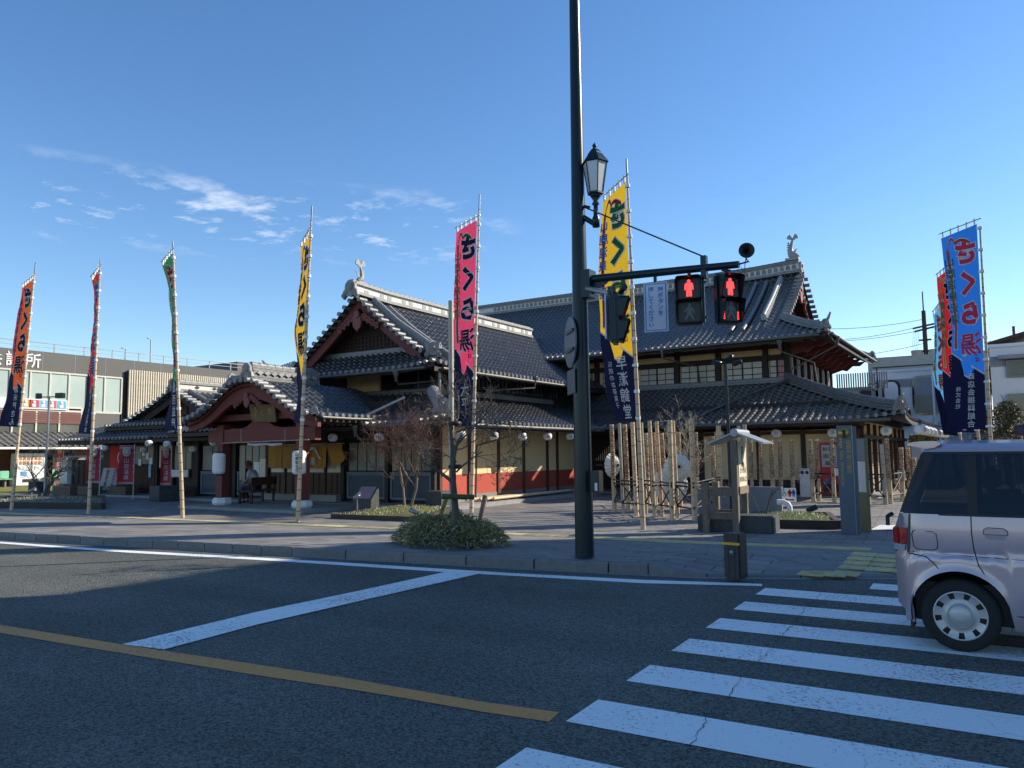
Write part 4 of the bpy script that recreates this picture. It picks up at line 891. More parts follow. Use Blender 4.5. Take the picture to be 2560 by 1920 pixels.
far_banner('pale blue banner mostly hidden behind the red banner', 31, (2420, 1190), (2345, 735), widths=(.22, .3, .4, .5, .5, .5, .5), cols=('sky', 'navy'), texc=('orange', 'yellow', 'yellow'), zc=(2.0, 6.6))
# ------------------------------------------------------------------ side shop with its own gable
AN = thing('side_shop', 'small dark timber shop with a gabled tile roof left of the bell-roofed porch', 'building', (-28, 18, 0))
ar_ = bpy.data.objects.new('roof', bpy.data.meshes.new('roof')); COL.objects.link(ar_); ar_.parent = AN; PL[ar_.name] = Vector((-28, 18, 0))
za = lambda t: 2.80 + 1.32 * (.7 * t / 3.7 + .3 * (t / 3.7) ** 2); AXc = -27.1
mb = MB(); dk = MB(); ca = lambda s: (0, 3.7 if s > .6 else s); E1 = []; E2 = []; cf2 = lambda s: (0, max(0, min(1.3, s, 7.4 - s)))
for x0, dt in ((AXc + 3.7, (-1, 0)), (AXc - 3.7, (1, 0))):
    slope(mb, (x0, 17.4), (0, 1), dt, 7, 3.7, za, ca); deck(dk, (x0, 17.4), (0, 1), dt, 7, 3.7, za, ca)
slope(mb, (AXc - 3.7, 17.4), (1, 0), (0, 1), 7.4, 1.3, za, cf2, ends=E1); deck(dk, (AXc - 3.7, 17.4), (1, 0), (0, 1), 7.4, 1.3, za, cf2)
zb_ = lambda t: 2.28 + .45 * t; cb_ = lambda s: (0, min(1.5, s))
slope(mb, (-33.4, 16.9), (1, 0), (0, 1), 12, 1.5, zb_, cb_, ends=E2); deck(dk, (-33.4, 16.9), (1, 0), (0, 1), 12, 1.5, zb_, cb_)
slope(mb, (-33.4, 16.9), (0, 1), (1, 0), 8, 1.5, zb_, cb_); deck(dk, (-33.4, 16.9), (0, 1), (1, 0), 8, 1.5, zb_, cb_)
tag(mb.build('roof_tiles', M['tile'], ar_), kind='stuff'); _t = dk.build('x', M['dark'], ar_); ar_.data = _t.data; bpy.data.objects.remove(_t)
for p, dt in E1 + E2[:26]:
    inst(EM, 'eave_tile', ar_, Matrix.Translation(p))
for k in range(11):
    x = .5 + 3.1 * (k + .5) / 11
    for sg in (1, -1): inst(vt, 'verge_tile', ar_, Matrix.Translation((AXc + sg * (3.7 - x), 18.0, za(x) + .06)))
ridge(ar_, [(AXc, 17.9, 4.09), (AXc, 20, 4.05), (AXc, 24, 4.05)], .36, .12, .05, layers=2, m=M['orn'])
MB().bar((AXc, 18.0, 4.29), (AXc, 24, 4.27), .24, .2).build('ridge_band', M['shikkui'], ar_)
dmd = mesh_of(MB().prism([(-.12, 0), (0, -.07), (.12, 0), (0, .07)], (0, 0, 0), (0, 1, 0), (0, 0, 1), (1, 0, 0), .012), 'ridge_diamond', M['black'])
for k in range(6): inst(dmd, 'ridge_diamond', ar_, Matrix.Translation((AXc + .121, 18.9 + k * .8, 4.28)))
ridge(ar_, [(AXc, 17.9, 4.39), (AXc, 24, 4.37)], .34, .1, .08, layers=1, m=M['orn'])
face_tile(ar_, (AXc, 17.88, 4.27), R_(-90), .6)
ridge(ar_, [(AXc + 3.2, 18.45, za(.5)), (AXc + 1.5, 18.45, za(2.2)), (AXc + .3, 18.45, za(3.4))], .22, .14, .08, layers=2, m=M['orn'])
ridge(ar_, [(AXc - 2.7, 18.75, 3.18), (AXc + 2.7, 18.75, 3.18)], .18, .22, .06, layers=3, m=M['tileend'])
for sg in (1, -1): bargeboard(AN, lambda k: (k * 3.3, za(3.7 - k * 3.3)), (AXc, 18.1, 0), (sg, 0, 0), (0, 1, 0), M['dark'], .24)
MB().prism([(-2.6, 3.1), (2.6, 3.1), (0, 3.98)], (AXc, 18.6, 0), (1, 0, 0), (0, 0, 1), (0, 1, 0), .1).build('gable_wall', M['brown'], AN)
MB().bb(AXc - .03, 18.55, 3.1, AXc + .03, 18.6, 3.9).build('gable_strut', M['dark'], AN)
MB().bb(-32.6, 18.4, 0, -25.7, 18.6, 2.9).build('wall', M['dark'], AN)
XA = lambda px: AY(px, 1150, 18.4).x
def bayw(a, b, z0, z1, n_, m): 
    f = MB().bb(XA(a), 18.34, z0, XA(b), 18.38, z1).build('window', M['dark'], AN); w = (XA(b) - XA(a)) / n_
    for i in range(n_): MB().bb(XA(a) + i * w + .02, 18.32, z0 + .04, XA(a) + (i + 1) * w - .02, 18.34, z1 - .04).build('pane', m, f)
bayw(342, 388, 1.25, 2.05, 3, M['frost']); bayw(440, 484, 1.05, 2.0, 3, M['frost']); bayw(402, 436, 1.1, 2.05, 2, M['frostl'])
for k in range(17):
    x = XA(335) + k * (XA(390) - XA(335)) / 17; MB().bb(x + .005, 18.33, .3, x + .125, 18.36, 1.15).build('wall_board', M['brown'], AN)
for px in (330, 392, 398, 438, 490): MB().bb(XA(px) - .06, 18.28, 0, XA(px) + .06, 18.42, 2.3).build('post', M['dark'], AN)
for px, z in ((364, 1.75), (374, 1.6), (383, 1.4), (355, 1.35)): MB().bb(XA(px) - .1, 18.30, z - .13, XA(px) + .1, 18.305, z + .13).build('notice', M['paper'], AN)
o = MB().bb(XA(437), 18.2, .78, XA(482), 18.26, 1.06).build('notice_board', M['white'], AN)
MB().bb(XA(379), 18.28, .75, XA(385), 18.30, 1.25).build('notice', cm('pale_blue_print', (.35, .5, .6)), AN)
MB().bb(-33, 17.2, 0, -25.6, 18.4, .1).build('plinth', M['concrete'], AN)

# ------------------------------------------------------------------ modern grey hall on the left
MBd = thing('modern_hall', 'long grey modern municipal building with ribbon windows and a tiled canopy at far left', 'building', (-52, 35, 0))
gm = mat('grey_panel', (.125, .122, .112), .8, 0, .08, .6); cfm = mat('window_frame_cream', (.6, .56, .46), .6); mar = mat('maroon_cladding', (.17, .07, .055), .7, 0, .15, 1)
UX = -48
yb = lambda px: AX(px, 1000, UX).y; Q = lambda px, py: AX(px, py, UX)
zt = Q(0, 868).z; zg = Q(0, 985).z
y0, y1 = 6, 37.5
ztw = Q(240, 942).z + .12
MB().bb(-70, y0, ztw, UX, 37.2, zt).build('wall', gm, MBd); MB().bb(-70, 37.2, ztw, UX - .3, 56, zt + .75).build('wall', gm, MBd)
for k in range(16): MB().bb(UX, 8 + k * 1.9, ztw, UX + .01, 8.03 + k * 1.9, zt).build('panel_joint', M['concrete'], MBd)
MB().bb(-70, y0, 0, UX - .25, 56, ztw).build('wall', gm, MBd)
# roof rail
mb = MB(); mb.bar((UX - .3, y0, zt + .55), (UX - .3, 56, zt + .55), .05); mb.bar((UX - .3, y0, zt + .3), (UX - .3, 56, zt + .3), .03)
for k in range(28): mb.bar((UX - .3, y0 + k * 1.8, zt), (UX - .3, y0 + k * 1.8, zt + .56), .05)
mb.build('roof_rail', M['metalg'], MBd)
def ribbon_win(ya, yb_, z0, z1, n_, m, fr=cfm, curtain=None):
    f = MB().bb(UX - .2, ya, z0, UX - .05, yb_, z1).build('window', m, MBd); mm = MB(); w = (yb_ - ya) / n_
    for i in range(n_): MB().bb(UX - .05, ya + i * w + .04, z0 + .05, UX - .03, ya + (i + 1) * w - .04, z1 - .05).build('pane', curtain if curtain and i % 7 not in (2,) else m, f)
    for i in range(n_ + 1): mm.bb(UX - .06, ya + i * w - .045, z0, UX + .03, ya + i * w + .045, z1)
    mm.bb(UX - .06, ya, z0 - .06, UX + .04, yb_, z0 + .06); mm.bb(UX - .06, ya, z1 - .05, UX + .04, yb_, z1 + .05); mm.build('window_frame', fr, f)
z_w1, z_w0 = Q(65, 925).z, 4.4
blind = mat('pale_blind_glass', (.40, .47, .42), .3, 0, .12, .5); dimg = mat('reflective_grey_glass', (.12, .125, .10), .15, 0, .35, .35, spec=.8)
ribbon_win(y0, yb(303), z_w0, Q(240, 942).z + .05, 20, blind, curtain=blind)
MB().bb(UX, y0, 4.45, UX + .12, yb(166), 5.05).build('banner_strip', M['white'], MBd)
for px, c in ((28, (.5, .05, .05)), (62, (.5, .3, .05)), (83, (.55, .06, .06)), (106, (.2, .4, .6)), (128, (.5, .12, .15)), (152, (.1, .4, .55))):
    y = yb(px); MB().bb(UX + .12, y - .26, 4.53, UX + .13, y + .26, 4.98).build('pictogram', cm('pictogram_ink', c), MBd)
    MB().lathe([(0, .01), (.09, .01), (.09, 0)], (UX + .13, y, 4.85), 10, Matrix(((0, 0, 1), (1, 0, 0), (0, 1, 0)))).build('pictogram_head', M['white'], MBd); MB().bb(UX + .13, y - .1, 4.58, UX + .14, y + .1, 4.76).build('pictogram_body', M['white'], MBd)
MB().bb(-60, y0, 3.62, UX + .02, yb(212), 4.44).build('cladding', mar, MBd)
for k in range(6): MB().bb(UX + .02, y0, 3.66 + k * .1, UX + .035, yb(212), 3.72 + k * .1).build('cladding_strip', mar, MBd)
ribbon_win(y0, yb(205), Q(0, 1085).z, Q(0, 1012).z, 15, dimg, curtain=None)
MB().bb(UX - .1, yb(205), 3.4, UX + .02, yb(300), 4.4).build('wall', gm, MBd)
MB().bb(UX - .4, yb(238), 2.5, UX - .1, yb(300), 3.4).build('window', glass('green_glass', (.02, .16, .12)), MBd)
for k in range(3): MB().bb(UX - .1, yb(250) + k * 1.2, 2.5, UX - .06, yb(250) + k * 1.2 + .05, 3.4).build('window_bar', cfm, MBd)
MB().bb(UX - .2, yb(304), 2.5, UX + .02, yb(314), Q(304, 930).z).build('wall', M['black'], MBd)
ya_, yb2 = yb(316), yb(560) + 3; mb = MB().bb(UX - .1, ya_, 2.3, UX + .15, yb2, Q(318, 926).z); mb.build('louvre_backing', M['brown'], MBd)
lv = mesh_of(MB().bb(0, 0, 0, .12, .075, Q(318, 926).z - 2.3 + .06), 'louvre', mat('cream_louvre', (.62, .56, .44), .6))
n_ = int((yb2 - ya_) / .165)
for k in range(n_): inst(lv, 'louvre', MBd, Matrix.Translation((UX + .15, ya_ + k * .165, 2.28)))
# tiled canopy
zc2 = Q(0, 1095).z; mb = MB(); slope(mb, (UX + 2.3, y0), (0, 1), (-1, 0), 26, 2.3, lambda t: 2.25 + .36 * t, cw=.36, rw=.6, amp=1.4)
tag(mb.build('canopy_tiles', mat('canopy_tile', (.17, .16, .145), .6, 0, .2), MBd), kind='stuff')
MB().bb(UX, y0, 2.08, UX + 2.3, y0 + 26, 2.2).build('canopy', M['white'], MBd)
MB().bb(UX - .3, y0, 0, UX + .1, yb(232), 2.1).build('wall', mar, MBd)
MB().bb(UX + .1, yb(30), 1.55, UX + .12, yb(190), 2.0).build('window', M['darkg'], MBd)
L = lay('商工会議所', 1.0, False, 1.12, .03)
text('sign_lettering', L, flat((UX + .03, yb(82) - 2.1, Q(50, 899).z), (0, .92, 0), (0, 0, .9)), M['white'], MBd)
for px, py, h in ((398, 865, 1.0), (335, 878, .5)):
    p = Q(px, 885); MB().path([(UX - 1, p.y, zt), (UX - 1, p.y, zt + h * 1.7), (UX - .9, p.y - .35, zt + h * 1.75)], .04, 6).build('roof_lamp', M['metalg'], MBd)
# things under the canopy, far left
t = thing('vending_machine', 'white and orange vending machine under the canopy of the grey hall', 'vending machine', (UX + 1.2, yb(65), 0))
p = AX(68, 1190, UX + 1.4); MB().bb(p.x - .35, p.y - .75, .05, p.x + .35, p.y + .75, 1.85).build('cabinet', M['white'], t, bevel=.03)
for r in range(3):
    for k in range(6): MB().bb(p.x + .35, p.y - .6 + k * .2, .95 + r * .27, p.x + .37, p.y - .48 + k * .2, 1.13 + r * .27).build('can', cm('can_%s' % 'orange', (.6, .22, .04)) if r else M['white'], t)
MB().bb(p.x + .35, p.y - .5, .6, p.x + .37, p.y - .2, .85).build('label_panel', cm('machine_blue', (.1, .3, .6)), t); MB().bb(p.x + .35, p.y - .4, .25, p.x + .37, p.y + .45, .42).build('delivery_slot', M['black'], t)
cg = cm('seat_green', (.22, .5, .33), .4)
for i, px in enumerate((-6, 12, 122, 134)):
    q = AX(px, 1200, UX + 1.9); c = thing('seat_shell', None, 'chair', (q.x, q.y, 0), 0, 'green shell seats under the canopy'); c['label'] = ['pale green moulded seat at the very left edge of the photo', 'pale green moulded seat just left of the white vending machine', 'pale green moulded seat behind the small bare tree, left one', 'pale green moulded seat behind the small bare tree, right one'][i]
    MB().bb(-.25, -.3, .42, .25, .3, .48).build('seat', cg, c, True, bevel=.02); MB().bb(-.28, -.3, .48, -.2, .3, .9).build('backrest', cg, c, True, bevel=.02); MB().bb(-.2, -.04, 0, .1, .04, .42).build('leg', M['metalg'], c, True)
for k, (px, c_) in enumerate(((100, (.1, .3, .6)), (128, (.35, .5, .3)), (160, (.2, .5, .65)))):
    q = AX(px, 1150, UX + .9); t = thing('notice_panel', ['blue', 'green', 'pale blue'][k] + ' poster panel standing under the canopy of the grey hall', 'poster', (q.x, q.y, 0))
    MB().bb(-.03, -.7, .7, .03, .7, 1.6).build('board', mat('poster_print_%d' % k, c_, .7, 0, .6, 3), t, True); MB().bb(-.02, -.6, 0, .02, -.55, .7).build('leg', M['metalg'], t, True); MB().bb(-.02, .55, 0, .02, .6, .7).build('leg', M['metalg'], t, True)
# lawn
a = [G(-300, 1250, .02), G(-300, 1200, .02), G(210, 1199, .02), G(168, 1221, .02)]
tag(MB().add([(-47, 8, .025), (-37.5, 8, .025), (-36.2, 24, .025), (-46.5, 30, .025)], [(0, 1, 2, 3)]).build('lawn', M['grass']), kind='structure')

# ------------------------------------------------------------------ white buildings on the right
wm = mat('white_render_wall', (.80, .81, .82), .85, 0, .08, .6); wm2 = mat('grey_band', (.30, .30, .31), .8)
def flatb(label, y, pxa, pxb, pyt, depth, m=wm, band=True):
    a, b2 = AY(pxa, pyt, y), AY(pxb, pyt, y); t = thing('white_building', label, 'building', ((a.x + b2.x) / 2, y, 0))
    z = (a.z + b2.z) / 2; MB().bb(a.x, y, -.1, b2.x, y + depth, z).build('wall', m, t)
    MB().bb(a.x - .1, y - .1, z, b2.x + .1, y + depth + .1, z + .15).build('roof_edge', m, t)
    if band: MB().bb(a.x, y - .03, z - .95, b2.x, y, z - .45).build('wall_band', wm2, t)
    return t, a.x, b2.x, z
t, xa, xb, z = flatb('large white building with round-cornered windows, right of the roof corner', 52, 2186, 2470, 925, 14)
def rrect(w, h, r, n=4): 
    P = []
    for cx_, cy_, a0 in ((w / 2 - r, h / 2 - r, 0), (-w / 2 + r, h / 2 - r, 90), (-w / 2 + r, -h / 2 + r, 180), (w / 2 - r, -h / 2 + r, 270)):
        P += [(cx_ + r * math.cos(R_(a0 + 90 * k / n)), cy_ + r * math.sin(R_(a0 + 90 * k / n))) for k in range(n + 1)]
    return P
for x0, x1, py0, py1, mm, lower in ((2176, 2192, 958, 1010, wm, 0), (2204, 2253, 951, 1012, wm, 1), (2278, 2352, 940, 1035, wm2, 1)):
    a, b2 = AY(x0, py0, 51.9), AY(x1, py1, 51.9); w, h = b2.x - a.x, a.z - b2.z; cx_, cz = (a.x + b2.x) / 2, (a.z + b2.z) / 2
    f = MB().prism(rrect(w, h, .4), (cx_, 51.98, cz), (1, 0, 0), (0, 0, 1), (0, -1, 0), .1).build('window', M['darkg'], t); MB().prism(rrect(w - .25, h - .25, .35), (cx_, 51.88, cz), (1, 0, 0), (0, 0, 1), (0, -1, 0), .03).build('panel', mm, f)
    if lower: MB().bb(cx_ - w / 2 + .1, 51.8, cz - h / 2 + .1, cx_ + w / 2 - .1, 51.86, cz - h * .0 if mm is wm2 else cz - h * .32).build('pane', M['frost'] if mm is wm2 else M['darkg'], f)
for px in (2330, 2390): 
    q = AY(px, 920, 51.9); MB().tube((q.x, 51.8, 0), (q.x, 51.8, q.z), .06, .06, 6).build('downpipe', wm, t)
q = AY(2290, 900, 56); MB().bb(q.x - 2.6, 54, 5, q.x + 5, 60, q.z + .1).build('roof_room', mat('beige_block', (.4, .37, .3), .85), t)
for k, (px, py) in enumerate(((2210, 1020), (2240, 1025), (2400, 1020))):
    a = AY(px, py, 51.8); MB().bb(a.x - .8, 51.7, a.z - 1, a.x + .8, 51.85, a.z).build('shop_window', M['darkg'], t)
t, xa, xb, z = flatb('white building with a roof terrace shelter at the right edge', 44, 2472, 2760, 860, 14)
a, b2 = AY(2514, 905, 43.9), AY(2720, 928, 43.9); f = MB().bb(a.x, 43.9, b2.z - .1, b2.x, 44, a.z + .1).build('window', M['darkg'], t)
for k in range(4): MB().bb(a.x + .15 + k * 1.2, 43.85, b2.z, a.x + 1.2 + k * 1.2, 43.9, a.z).build('pane', M['frost'], f)
MB().bb(a.x - .3, 43.4, a.z + .12, b2.x, 43.95, a.z + .3).build('window_hood', wm2, t)
MB().bb(AY(2520, 1000, 43.9).x, 43.8, 0, AY(2720, 1000, 43.9).x, 43.95, AY(2520, 985, 43.9).z).build('shop_window', M['darkg'], t)
a = AY(2472, 862, 44); MB().prism([(0, 0), (3.5, .9), (8, 1.6), (8, 1.75), (3.4, 1.05), (-.2, .1)], (a.x, 44.5, a.z + .05), (1, 0, 0), (0, 0, 1), (0, 1, 0), 4).build('terrace_roof', M['brown'], t)
for k in range(4): MB().bb(a.x + 1 + k * 2, 44.6, a.z, a.x + 1.12 + k * 2, 44.7, a.z + .9 + k * .3).build('terrace_post', M['brown'], t)
MB().bb(a.x + 2.6, 45, a.z, a.x + 3.6, 46, a.z + .8).build('air_unit', M['concrete'], t)
MB().lathe([(0, .1), (.25, .1), (.36, 0), (.36, -.04), (0, -.02)], (a.x + 3.9, 44.4, a.z + 1.2), 12, Matrix.Rotation(R_(100), 3, 'X')).build('satellite_dish', M['metalg'], t)
t, xa, xb, z = flatb('low pale block with a vertical-board balcony behind the upper roof eave', 50, 2080, 2178, 975, 8, mat('dim_render', (.38, .37, .34), .85), False)
for k in range(22): MB().bb(xa + .3 + k * .13, 49.9, z, xa + .38 + k * .13, 49.95, z + 1.0).build('balcony_board', M['concrete'], t)
mb = MB(); 
for k in range(6): mb.bar((xa + 2.6 + k * .6, 49.6, z + 1.2), (xa + 3.6 + k * .6, 53, z + 1.55), .05)
mb.bar((xa + 2.4, 49.6, z + 1.2), (xa + 6, 49.6, z + 1.2), .07); mb.bar((xa + 2.6, 49.6, z), (xa + 2.6, 49.6, z + 1.2), .07); mb.bar((xa + 5.6, 49.6, z), (xa + 5.6, 49.6, z + 1.2), .07)
mb.build('pergola', M['brown'], t)
for px in (2158, 2172): 
    q = AY(px, 985, 49.9); MB().bb(q.x - .15, 49.8, q.z - .3, q.x + .15, 49.9, q.z + .2).build('window', M['darkg'], t)
# low white wall, lime banner and grey tent roof
t = thing('garden_wall', 'white wall end between the hall and the grey tent roof', 'wall', (-1.2, 45, 0)); a, b2 = AY(2243, 1085, 42), AY(2280, 1110, 42); MB().bb(a.x, 42, 0, b2.x, 42.4, a.z).build('wall', wm, t)
MB().bb(b2.x, 42, 0, b2.x + .4, 44, b2.z + .2).build('wall_return', M['white'], t)
t = thing('shop_banner', 'lime green cloth sign beyond the round lanterns', 'sign', (0, 40, 0)); a, b2 = AY(2272, 1088, 40), AY(2345, 1108, 40); MB().bb(a.x, 40, b2.z, b2.x, 40.05, a.z).build('cloth', cm('lime_cloth', (.45, .5, .08)), t); MB().bb(a.x, 40.1, 0, a.x + .06, 40.16, b2.z).build('post', M['metalg'], t)
text('lettering', lay('いらっしゃいませ', .34, False, 1, .03), flat(((a.x + b2.x) / 2, 39.99, (a.z + b2.z) / 2), (1, 0, 0), (0, 0, 1)), cm('maroon_print', (.3, .03, .08)), t)
t = thing('grey_tent', 'grey pitched tent roof behind the van', 'tent', (4, 36, 0)); a, b2, c_ = AY(2335, 1108, 36), AY(2440, 1062, 36), AY(2540, 1115, 36)
MB().add([(a.x, 36, a.z), (c_.x, 36, c_.z), (c_.x, 40, c_.z), (a.x, 40, a.z), (b2.x, 38, b2.z)], [(0, 1, 4), (1, 2, 4), (2, 3, 4), (3, 0, 4)]).build('canopy', mat('tent_grey', (.16, .16, .17), .8), t)
for x, y in ((a.x, 36), (c_.x, 36), (a.x, 40), (c_.x, 40)): MB().tube((x, y, 0), (x, y, a.z), .03).build('leg', M['metalg'], t)
# utility pole and wires
t = thing('utility_pole', 'concrete power pole with crossarms and transformers beyond the right roofs', 'utility pole', (-.5, 62, 0)); q = AY(2310, 800, 62); top = AY(2306, 798, 62).z
MB().tube((q.x, 62, 0), (q.x, 62, top + .6), .22, .14, 10).build('pole', M['dark'], t); MB().tube((q.x, 62, top + .6), (q.x, 62, top + 2), .05, .04, 6).build('lightning_rod', M['dark'], t)
ZP = lambda py: AY(2310, py, 62).z
for py, w, dz in ((815, .75, .12), (823, .65, .12), (850, .4, 0), (878, .95, 0)): MB().bar((q.x - w, 62, ZP(py) - dz), (q.x + w, 62, ZP(py) + dz), .12).build('crossarm', M['dark'], t)
for dx in (-.55, .55): MB().tube((q.x + dx, 62, ZP(895)), (q.x + dx, 62, ZP(875)), .38, .38, 10).build('transformer', M['concrete'], t)
def wire(pts, r=.018): return MB().path(pts, r, 4, False).build('overhead_wire', M['dark'], t)
def sag(a, b, d, n=12): a, b = Vector(a), Vector(b); return [a.lerp(b, k / n) + Vector((0, 0, -4 * d * (k / n) * (1 - k / n))) for k in range(n + 1)]
for py0, py1, dx in ((798, 797, 0), (818, 831, -.7), (821, 836, .6), (858, 880, 0)):
    wire(sag((q.x + dx, 62, ZP(py0)), AY(1900, py1 + 10, 64), .6))
for k in range(7): wire(sag((q.x + .5, 62, ZP(822 + k * 9)), AY(2520, 850 + k * 14, 58), .4), .014)
for k in range(4): wire([(q.x - .7 + k * .12, 62, ZP(825)), (q.x - .9 + k * .12, 62, ZP(878))], .01)

# shade-giving block across the side street, out of the picture to the right
t = thing('corner_building', 'tall plain building on the far side of the side street that shades the crossing', 'building', (24, 20, 0))
cb = mat('corner_wall', (.6, .58, .54), .85, 0, .1, .5); MB().bb(8.1, 13.2, 0, 42, 27.7, 14).build('wall', cb, t)
for f_ in range(4):
    for k in range(7): MB().bb(9.2 + k * 4.4, 13.14, 1 + f_ * 3.3, 11.6 + k * 4.4, 13.2, 2.7 + f_ * 3.3).build('window', M['darkg'], t)
    for k in range(3): MB().bb(8.04, 14.6 + k * 4.4, 1 + f_ * 3.3, 8.1, 17 + k * 4.4, 2.7 + f_ * 3.3).build('window', M['darkg'], t)
MB().bb(7.95, 13.05, 14, 42.2, 27.85, 14.35).build('roof_edge', cb, t)
# ------------------------------------------------------------------ signal pole
PP = G(1462, 1397, .13); px_, py_ = PP.x, PP.y
SP = thing('signal_pole', 'tall dark green steel pole carrying pedestrian signals at the kerb', 'signal pole', (px_, py_, .12))
ztop = AD(1435, -260, (px_, py_)).z
MB().path([(px_, py_, .1), (px_, py_, 3.5), (px_ + .0, py_, 5.5), (px_ + .0, py_, ztop)], [.128, .108, .09, .062], 24).build('pole', M['metal'], SP)
MB().lathe([(.135, .12), (.135, .16), (.12, .17)], (px_, py_, 0), 20).build('pole_collar', M['metal'], SP)
A3 = lambda px, py, y=None: AY(px, py, y if y else py_)
za_ = A3(1470, 695).z; e = A3(1848, 661); xe = e.x; zm_ = (za_ + e.z) / 2
aR = Vector((xe, py_, za_ - .0)); 
arm_a, arm_b = Vector((px_ + .1, py_, za_ - .02)), Vector((xe, py_, e.z))
MB().path([arm_a, arm_a.lerp(arm_b, .5), arm_b], [.058, .052, .045], 12).build('signal_arm', M['metal'], SP)
MB().bb(px_ + .06, py_ - .1, za_ - .28, px_ + .2, py_ + .1, za_ + .1).build('arm_clamp', M['metal'], SP)
MB().prism([(0, 0), (.35, 0), (0, -.22)], (px_ + .16, py_ - .012, za_ - .04), (1, 0, 0), (0, 0, 1), (0, 1, 0), .024).build('arm_gusset', M['metal'], SP)
tie_a = A3(1453, 512); tie_b = A3(1760, 652); mb = MB().path([Vector((px_ + .02, py_, tie_a.z)), Vector((tie_b.x, py_, arm_b.z + .16))], .010, 6)
mb.build('stay_cable', M['metal'], SP); MB().bb(tie_b.x - .035, py_ - .04, arm_b.z - .12, tie_b.x + .035, py_ + .04, arm_b.z + .17).build('cable_bracket', M['metal'], SP)
MB().tube((px_ + .05, py_ - .0, tie_a.z - .01), (px_ + .18, py_, tie_a.z - .06), .018).build('cable_eye', M['metal'], SP)
# second arm with a signal seen from the side
sa = A3(1490, 708); sb = A3(1551, 738, py_ - .75)
MB().path([Vector((px_ + .12, py_ - .05, za_ - .15)), Vector((sb.x, py_ - .75, sb.z))], .034, 10).build('side_arm', M['metalg'], SP)
MB().tube(Vector((sb.x, py_ - .75, sb.z + .04)), Vector((sb.x + .13, py_ - .9, sb.z + .06)), .03, .036, 10).build('arm_camera', M['black'], SP)
M['dimsteel'] = mat('dull_sign_back', (.13, .14, .15), .45, .5, .2, 5)
# round sign and plate seen from behind
q = A3(1417, 850); m_ = Matrix.Rotation(R_(6), 3, 'Z') @ Matrix.Rotation(R_(90), 3, 'X') 
rd = Matrix(((0, 0, 1), (1, 0, 0), (0, 1, 0)))
rr = A3(1400, 850).z
zt_, zb__ = A3(1420, 792).z, A3(1420, 920).z; R0 = (zt_ - zb__) / 2
sgn = Matrix.Rotation(R_(41), 3, 'Z') @ rd
MB().lathe([(0, .01), (R0, .01), (R0, -.01), (0, -.01)], (px_ - .17, py_ + .02, (zt_ + zb__) / 2), 28, sgn, False).build('round_sign', M['dimsteel'], SP)
for dz in (-.12, .14): MB().box((px_ - .15, py_ - .03, (zt_ + zb__) / 2 + dz), (.03, .42, .04), R_(41) - math.pi / 2 + math.pi / 2).build('sign_bracket', M['metal'], SP)
za2, zb2 = A3(1420, 925).z, A3(1420, 985).z; MB().box((px_ - .17, py_ + .02, (za2 + zb2) / 2), (.012, .44, za2 - zb2), R_(41)).build('sign_plate', M['dimsteel'], SP)
# control box on the pole
q = A3(1487, 1203, py_ - .12); MB().box((q.x + .03, py_ - .12, q.z), (.12, .14, .28)).build('push_button_box', M['metal'], SP, bevel=.008)
MB().box((q.x + .055, py_ - .195, q.z - .07), (.035, .01, .10)).build('notice', M['white'], SP)
# ornamental lantern lamp
lx = A3(1488, 450).x; LZ = lambda py: A3(1488, py).z; ly = py_
MB().path([(px_ + .05, ly, LZ(555) + .12), (lx - .02, ly, LZ(560)), (lx + .02, ly, LZ(562))], .036, 10).build('lamp_arm', M['metal'], SP)
LL = thing('street_lantern', 'old-fashioned six-sided glass street lantern on the steel pole', 'street lamp', (lx, ly, LZ(560)))
hexr = Matrix.Rotation(R_(12), 3, 'Z')
MB().lathe([(.0, LZ(568)), (.05, LZ(568)), (.05, LZ(545)), (.035, LZ(540)), (.03, LZ(515)), (.055, LZ(510)), (.03, LZ(503)), (.07, LZ(492)), (.085, LZ(486)), (0, LZ(486))], (lx, ly, 0), 12).build('stem', M['metal'], LL)
zb1, zt1 = LZ(484), LZ(408); r1, r2 = .10, .165
def hexp(r, z, k): a = R_(12) + k * math.pi / 3; return Vector((lx + r * math.cos(a), ly + r * math.sin(a), z))
lampg = mat('lantern_milk_glass', (.55, .58, .6), .25, 0, .12, 3, spec=.6)
for k in range(6):
    a_, b_, c_, d_ = hexp(r1, zb1, k), hexp(r1, zb1, k + 1), hexp(r2, zt1, k + 1), hexp(r2, zt1, k)
    MB().add([a_, b_, c_, d_], [(0, 1, 2, 3)]).build('glass_pane', lampg, LL)
    MB().tube(hexp(r1 + .004, zb1, k), hexp(r2 + .004, zt1, k), .008, .008, 5).build('frame_bar', M['metal'], LL)
mb = MB()
mb.lathe([(r1 + .012, zb1 - .012), (r1 + .012, zb1 + .012), (0, zb1 + .012)], (lx, ly, 0), 6, hexr, False); mb.lathe([(r1 + .012, zb1 - .012), (0, zb1 - .012)], (lx, ly, 0), 6, hexr, False)
mb.build('base_ring', M['metal'], LL)
MB().lathe([(r2, zt1 - .01), (r2 + .03, zt1), (r2 + .02, zt1 + .02), (.10, LZ(385)), (.10, LZ(383)), (.055, LZ(374)), (.03, LZ(371)), (.02, LZ(368))], (lx, ly, 0), 6, hexr, False).build('roof_cap', M['metal'], LL)
MB().lathe([(.015, LZ(370)), (.032, LZ(366)), (.03, LZ(362)), (.012, LZ(359)), (.0, LZ(355))], (lx, ly, 0), 10).build('finial', M['metal'], LL)
